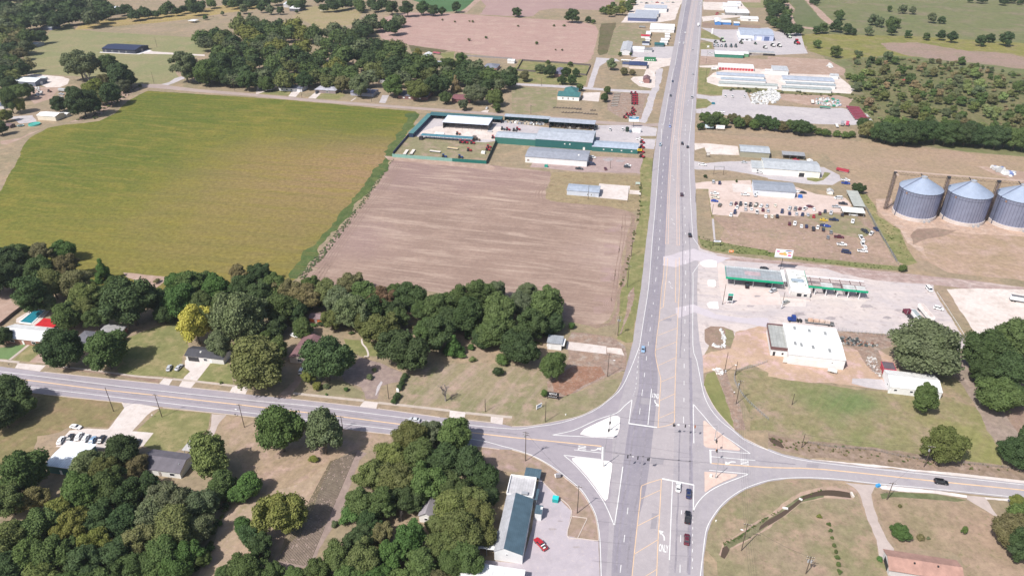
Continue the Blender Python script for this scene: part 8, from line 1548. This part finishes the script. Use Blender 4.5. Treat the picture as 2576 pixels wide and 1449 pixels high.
tree(1288+330/4,721.4+1060/4,22,'v','small dark green bush left of the black roadside sign','bush',1.0,None,'bush','bush'); tree(*t3(912,445),32,'d','round dark bush behind the carports','round',.85,None,'bush','bush'); tree(*t3(1358,1245),25,'g','green bush at the end of the drain by the track','bush',.8,None,'bush','bush'); tree(1288+1948/4,360.7+325/4,10,'d','small dark bush by the gantry frame','bush',1.1,None,'bush','bush'); tree(1288+2262/4,360.7+372/4,7,'d','tiny dark conifer at the car lot entrance','cone',1.3,None,'bush','bush')
def bare(x,y,w_,label,ratio=1.1,seed=1,foot=True,m=None,name='bare_tree'):
    p = G(x,y); wm = w_/pxm(p); root = empty(name,p,0,label,'tree'); b = put('branches',bare_mesh(seed,m=m),root); b.scale = (wm,wm,wm*ratio); return root
bare(1121,1008,92,'bare leafless tree standing on the mown lot',1.2,3); bare(2560,1372,110,'bare grey tree at the bottom right edge',1.2,5); bare(225,208,60,'bare purplish tree between the farmyard trees',.9,7); bare(1010,1312,32,'dead grey snag in the gap of the central wood',2.4,9)
# hedge and scrub right of the highway
cluster('roadside trees behind the two billboards',[(1288+x/4,y/4,w_,tn) for x,y,w_,tn in ((1960,1185,36,'g'),(2060,1180,34,'g'),(2010,1230,34,'d'),(2130,1230,30,'g'),(2230,1190,30,'b'),(2290,1230,30,'g'),(2370,1215,30,'b'),(2440,1250,30,'g'),(2500,1210,34,'d'),(2570,1230,36,'d'),(2640,1250,34,'d'),(2720,1270,30,'b'),(2800,1260,34,'g'),(2880,1270,42,'d'),(2950,1290,40,'d'),(1900,1270,20,'d'))])
cluster('low hedge below the gravel lot',[(1932+x/4,y/4,w_,'g','bush') for x,y,w_ in ((450,1290,26),(520,1320,26),(580,1330,30),(700,1340,24),(780,1355,24),(850,1345,24))],'bush','bush')
cluster('dense hedge of trees along the tan field, left half',[(1932+x/4,y/4,w_,tn,'round') for x,y,w_,tn in ((960,1240,34,'d'),(1020,1300,48,'b'),(1110,1320,52,'d'),(1200,1330,56,'d'),(1300,1340,60,'d'),(1400,1350,60,'d'),(1500,1330,62,'d'),(1600,1320,60,'d'),(1250,1270,50,'g'),(1450,1285,50,'d'))])
cluster('dense hedge of trees along the tan field, right half',[(1932+x/4,y/4,w_,tn,'round') for x,y,w_,tn in ((1700,1330,62,'d'),(1800,1345,62,'d'),(1900,1340,62,'d'),(2000,1350,62,'d'),(2100,1355,60,'d'),(2200,1370,60,'d'),(2310,1380,62,'d'),(2400,1370,60,'g'),(2500,1390,60,'g'),(2590,1400,60,'d'),(1850,1290,50,'g'),(2050,1300,50,'d'))])
fill([(2120,185),(2210,160),(2300,175),(2420,185),(2420,260),(2200,280),(2175,235),(2130,200)],56,13,30,'ggosblot','scrubland right of the storage rows, near half',21,'far','shrub','shrub',.6)
fill([(2420,175),(2600,215),(2600,330),(2420,320),(2240,320),(2200,285),(2420,260)],58,15,34,'ggoslbll','scrubland at the right edge behind the hedge',22,'far','shrub','shrub',.6)
cluster('line of dark trees across the far meadow',[(1932+x/4,y/4,w_,tn) for x,y,w_,tn in ((490,300,22,'d'),(560,280,26,'g'),(690,260,32,'d'),(715,200,20,'d'),(735,150,24,'g'),(690,140,16,'g'),(800,290,28,'d'),(865,320,18,'d'),(1010,310,24,'s'),(1060,195,28,'s'),(1130,220,26,'s'),(1235,250,36,'g'),(1290,230,26,'g'),(1250,310,24,'d'),(1240,195,16,'d'),(1410,340,20,'d'),(1600,365,20,'g'),(1740,355,26,'d'),(1850,370,28,'d'))])
cluster('scattered single trees of the far meadow',[(1932+x/4,y/4,w_,tn) for x,y,w_,tn in ((500,440,22,'g'),(680,515,30,'g'),(1225,85,16,'g'),(1650,180,24,'s'),(1750,200,20,'d'),(1360,90,22,'s'),(1460,105,20,'s'),(2150,405,30,'d'),(2240,380,24,'d'),(2410,385,36,'d'),(1950,610,22,'g'),(2100,665,16,'g'),(1210,570,30,'s'),(1040,600,20,'d'),(1115,620,18,'g'),(1290,610,20,'g'))])
fill(T(3,0,[(-30,0),(150,0),(170,80),(215,180),(240,270),(330,290),(300,320),(80,310),(20,250),(0,120)]),26,20,30,'dddg','tree belt right of the upper highway',23,None,mind=.5)
fill(T(3,0,[(420,-10),(510,0),(500,40),(440,30)]),4,12,16,'dg','far meadow track head',24,None); fill(T(3,0,[(1900,-10),(3000,-10),(3000,35),(2200,15)]),12,14,22,'dd','dark tree line at the top right corner',25,None,mind=.4)
# upper middle belt
fill([(2150,130),(2260,150),(2400,150),(2576,190),(2576,215),(2420,190),(2200,165),(2140,175)],40,8,18,'gostb','scrubland, thin far side',26,'far','shrub','shrub',.6)
fill([(600,62),(700,52),(800,80),(830,110),(960,60),(1005,110),(1100,150),(1290,185),(1290,205),(1180,212),(880,200),(700,205),(500,200),(500,95)],34,32,50,'gdosgd','',39,None,mind=.5)
fill([(500,82),(560,70),(600,50),(680,45),(740,60),(790,85),(830,100),(820,125),(700,150),(560,150),(505,125)],34,34,54,'gggdoys','',31,None,mind=.4)
fill([(830,75),(900,60),(960,40),(1000,30),(1010,60),(950,90),(960,115),(900,120),(840,118),(820,100)],20,32,46,'ddggs','',32,None,mind=.38)
fill([(500,160),(640,150),(690,160),(690,205),(500,205)],14,38,54,'gddos','trees round the back lane bend',33,None,mind=.55)
cluster('spreading trees at the bend of the back lane',[(463,165,78,'s','loose'),(520,180,70,'g'),(556,160,60,'d'),(575,195,46,'d')])
fill([(690,140),(740,150),(770,165),(840,160),(860,190),(840,210),(700,205)],12,38,52,'gdoy','trees behind the lane houses, left part',34,None,mind=.55)
fill([(860,130),(1000,115),(1030,150),(1100,165),(1090,190),(900,200),(850,160)],20,40,62,'gddgos','trees behind the lane houses, middle part',35,None,mind=.5)
fill([(1020,175),(1150,165),(1260,175),(1300,190),(1270,215),(1150,215),(1040,215)],16,36,52,'gdds','trees behind the lane houses, right part',36,None,mind=.5)
cluster('trees along the front of the lane houses',[(620,200,54,'d'),(670,210,40,'g'),(765,200,46,'d'),(860,210,46,'b'),(905,215,56,'s'),(990,215,60,'g','round'),(1050,225,58,'o','round'),(1120,245,34,'g'),(1195,235,56,'s'),(1245,245,46,'o'),(1250,270,24,'g'),(1090,215,50,'d'),(1145,205,30,'t','cone',1.6),(1165,262,30,'s')])
cluster('single trees on the lawns left of the church',[(1159,148,32,'g','round',1.1),(1118,158,28,'g'),(1052,135,28,'y'),(1320,190,30,'b'),(1383,178,34,'d'),(1358,172,26,'s'),(1425,180,26,'d'),(1448,182,22,'d'),(1414,200,24,'d'),(1438,200,26,'d'),(1458,219,20,'g'),(1288,180,30,'d'),(1528,226,22,'g'),(1520,245,24,'d'),(1378,158,14,'g'),(1435,161,14,'g'),(1537,161,30,'s'),(1570,180,20,'b'),(1590,182,16,'b'),(1560,136,12,'g'),(1587,136,9,'g')])
cluster('dark trees between the two brown fields',[(1299,30,26,'d'),(1440,38,38,'d','round'),(1480,49,17,'d'),(1493,54,12,'g'),(1148,18,28,'d'),(1065,20,36,'d'),(1090,25,30,'d'),(1025,22,40,'d'),(1113,28,20,'d'),(985,18,36,'d')])
cluster('tiny shrubs dotted over the stubble field',[(1113+0,49.5,7,'b','bush'),(1144,54,7,'b','bush'),(1181,53,6,'b','bush'),(1189,54,8,'b','bush'),(1180,99,10,'b','bush'),(1222,94,9,'g','bush'),(1394,64,8,'g','bush'),(1419,64,8,'g','bush'),(1350,108,10,'g','bush'),(1397,125,6,'b','bush'),(1414,125,7,'b','bush'),(1303,65,7,'b','bush')],'shrub','shrub')
fill(T(2,0,[(900,95),(1100,40),(1200,0),(1250,20),(1170,100),(1100,130),(950,130)]),12,14,26,'goy','weedy thicket left of the top stores',37,'far','bush','bush')
fill([(290,22),(360,26),(430,18),(480,10),(640,-4),(760,-2),(880,0),(980,12),(1000,25),(940,24),(880,22),(800,20),(700,8),(640,12),(500,24),(440,32),(380,40),(300,40)],40,24,36,'dddg','long dark tree line along the top edge',38,None,mind=.5)
cluster('farmhouse trees at the top edge',[(655,20,24,'d'),(680,24,26,'s'),(705,26,22,'d'),(612,22,24,'s'),(602,36,12,'d'),(628,38,10,'g'),(516,44,13,'g'),(560,34,12,'s'),(746,30,10,'d')])
# upper left wood
fill([(-20,-10),(230,-10),(270,20),(285,40),(200,52),(160,50),(120,60),(60,60),(-20,70)],46,34,54,'ddddgs','upper left wood, back part',41,None,mind=.45)
fill([(-20,60),(60,60),(75,90),(60,130),(60,170),(40,190),(-20,200)],22,38,58,'dgobs','upper left wood, edge beside the pasture',42,None,mind=.45)
cluster('farmyard trees at the left edge',[(104,92,34,'d'),(84,88,26,'g'),(25,210,40,'d'),(50,230,44,'g'),(66,225,34,'d'),(22,250,46,'g','tall'),(45,262,30,'y','tall'),(12,290,34,'y'),(0,320,40,'d'),(10,180,40,'d')])
cluster('big trees between the farmyard and the soybean field',[(198,160,78,'s','round',1.0),(272,162,60,'g'),(300,188,72,'d','round'),(262,205,40,'b'),(240,225,58,'y'),(275,235,62,'d','round'),(325,198,42,'d'),(205,255,72,'d','round',1.0),(230,260,55,'d'),(145,262,46,'d'),(255,245,40,'o'),(310,215,36,'s'),(185,235,40,'d')])
tag(heap('grass_tufts','loose tufts of dark weeds along the strip beside the soybean field',[(745,700),(800,640),(900,520),(985,405),(992,400),(910,525),(812,650),(765,700)],420,[(.08,.11,.045),(.12,.13,.06),(.06,.085,.035)],.3,.85,77,'weeds'),None,None)
far_trees('distant_trees','many smaller trees of the far woods and tree lines','woodland','tiny',620,.92)
def brush(poly,n,w0,w1,tones,label,seed,hr=.5):
    global FAR
    r_ = random.Random(seed); xs = [p[0] for p in poly]; ys = [p[1] for p in poly]; FAR = []
    while len(FAR) < n:
        x,y = r_.uniform(min(xs),max(xs)),r_.uniform(min(ys),max(ys))
        if inside((x,y),poly):FAR.append((x,y,r_.uniform(w0,w1),r_.choice(tones)))
    far_trees('low_brush',label,'brush','mini',90,hr)
brush([(2130,150),(2260,145),(2400,150),(2600,190),(2600,345),(2180,330),(2170,240)],620,5,14,'gosbltg','low continuous green brush filling the scrubland at the right',1)
brush(T(2,0,[(2120,880),(2576,890)]) + T(3,0,[(0,905),(850,950),(1000,960),(1060,1200),(900,1060),(800,980)]) + T(2,0,[(2400,930),(2130,900)]),60,4,9,'gosb','weedy brush around the rubbish heaps',2)
brush(T(0,3,[(1990,850),(2300,620),(2500,560),(2250,850),(2150,1150),(1990,1460),(1800,1460),(1850,1100)]),60,10,24,'gdvo','undergrowth at the edge of the bottom left wood',3)
brush(T(2,1,[(1290,300),(1320,300),(1290,700),(1180,1150),(1100,1440),(1080,1440),(1170,1100),(1270,690)]),50,3,8,'obgt','weeds along the edge of the tilled field',4)
brush(T(3,3,[(0,20),(300,100),(1500,240),(2350,350),(2576,380),(2576,430),(1450,350),(700,250),(0,150)]),110,3,8,'obtg','weeds along the rough verge of the east road',5)
brush(T(2,3,[(2576,850),(2300,1050),(2130,1130),(2130,1150),(2310,1075),(2576,880)]) + T(3,3,[(0,860),(200,770),(340,665),(560,590),(560,600),(330,680),(130,800),(0,895)]),70,3,6,'ogv','weeds on the bank of the curved ditch',6)
HZ = None
def haze(d):
    b = MB(); b.box((0,2400,105),(6900,5600,214),DARK); me = b.mesh('haze'); me.materials.clear(); m = bpy.data.materials.new('haze'); m.use_nodes = True; N = m.node_tree.nodes; N.clear()
    o = N.new('ShaderNodeOutputMaterial'); v = N.new('ShaderNodeVolumePrincipled'); v.inputs['Color'].default_value = (.80,.86,.95,1); v.inputs['Density'].default_value = d; v.inputs['Anisotropy'].default_value = .3; m.node_tree.links.new(v.outputs[0],o.inputs['Volume']); me.materials.append(m)
    o = put('haze',me); tag(o,'thin pale haze in the air over the whole landscape','haze',kind='stuff')
haze(.00008)
brush(T(2,1,[(1870,930),(2000,960),(2140,1000),(2400,1050),(2576,1080)]) + T(3,1,[(0,1095),(300,1140),(900,1200),(1330,1240),(1330,1275),(900,1245),(300,1165),(0,1135)]) + T(2,1,[(2576,1125),(2200,1105),(2000,1070),(1910,1030)]),200,1.6,5,'vlgo','tall green weeds in the verge between the back lot and the station',7,.4)
brush(T(3,1,[(900,480),(1000,520),(1060,600),(1120,740),(1330,870),(1400,1050),(1500,1200),(1290,1180),(1150,960),(1010,680)]),90,1.6,5,'ogt','weeds along the drain right of the car lot',8,.35)
brush(T(0,0,[(700,1230),(850,1180),(960,1200),(1150,1060),(1450,860),(1400,850),(1250,900),(1100,1020),(880,1190)]),70,3,9,'dgo','undergrowth below the farmyard trees',9)
brush([(0,600),(300,700),(600,720),(760,715),(1100,745),(1430,830),(1400,880),(1000,860),(600,800),(300,780),(0,720)],240,8,22,'dggovb','undergrowth filling the wooded belt',10,.5)
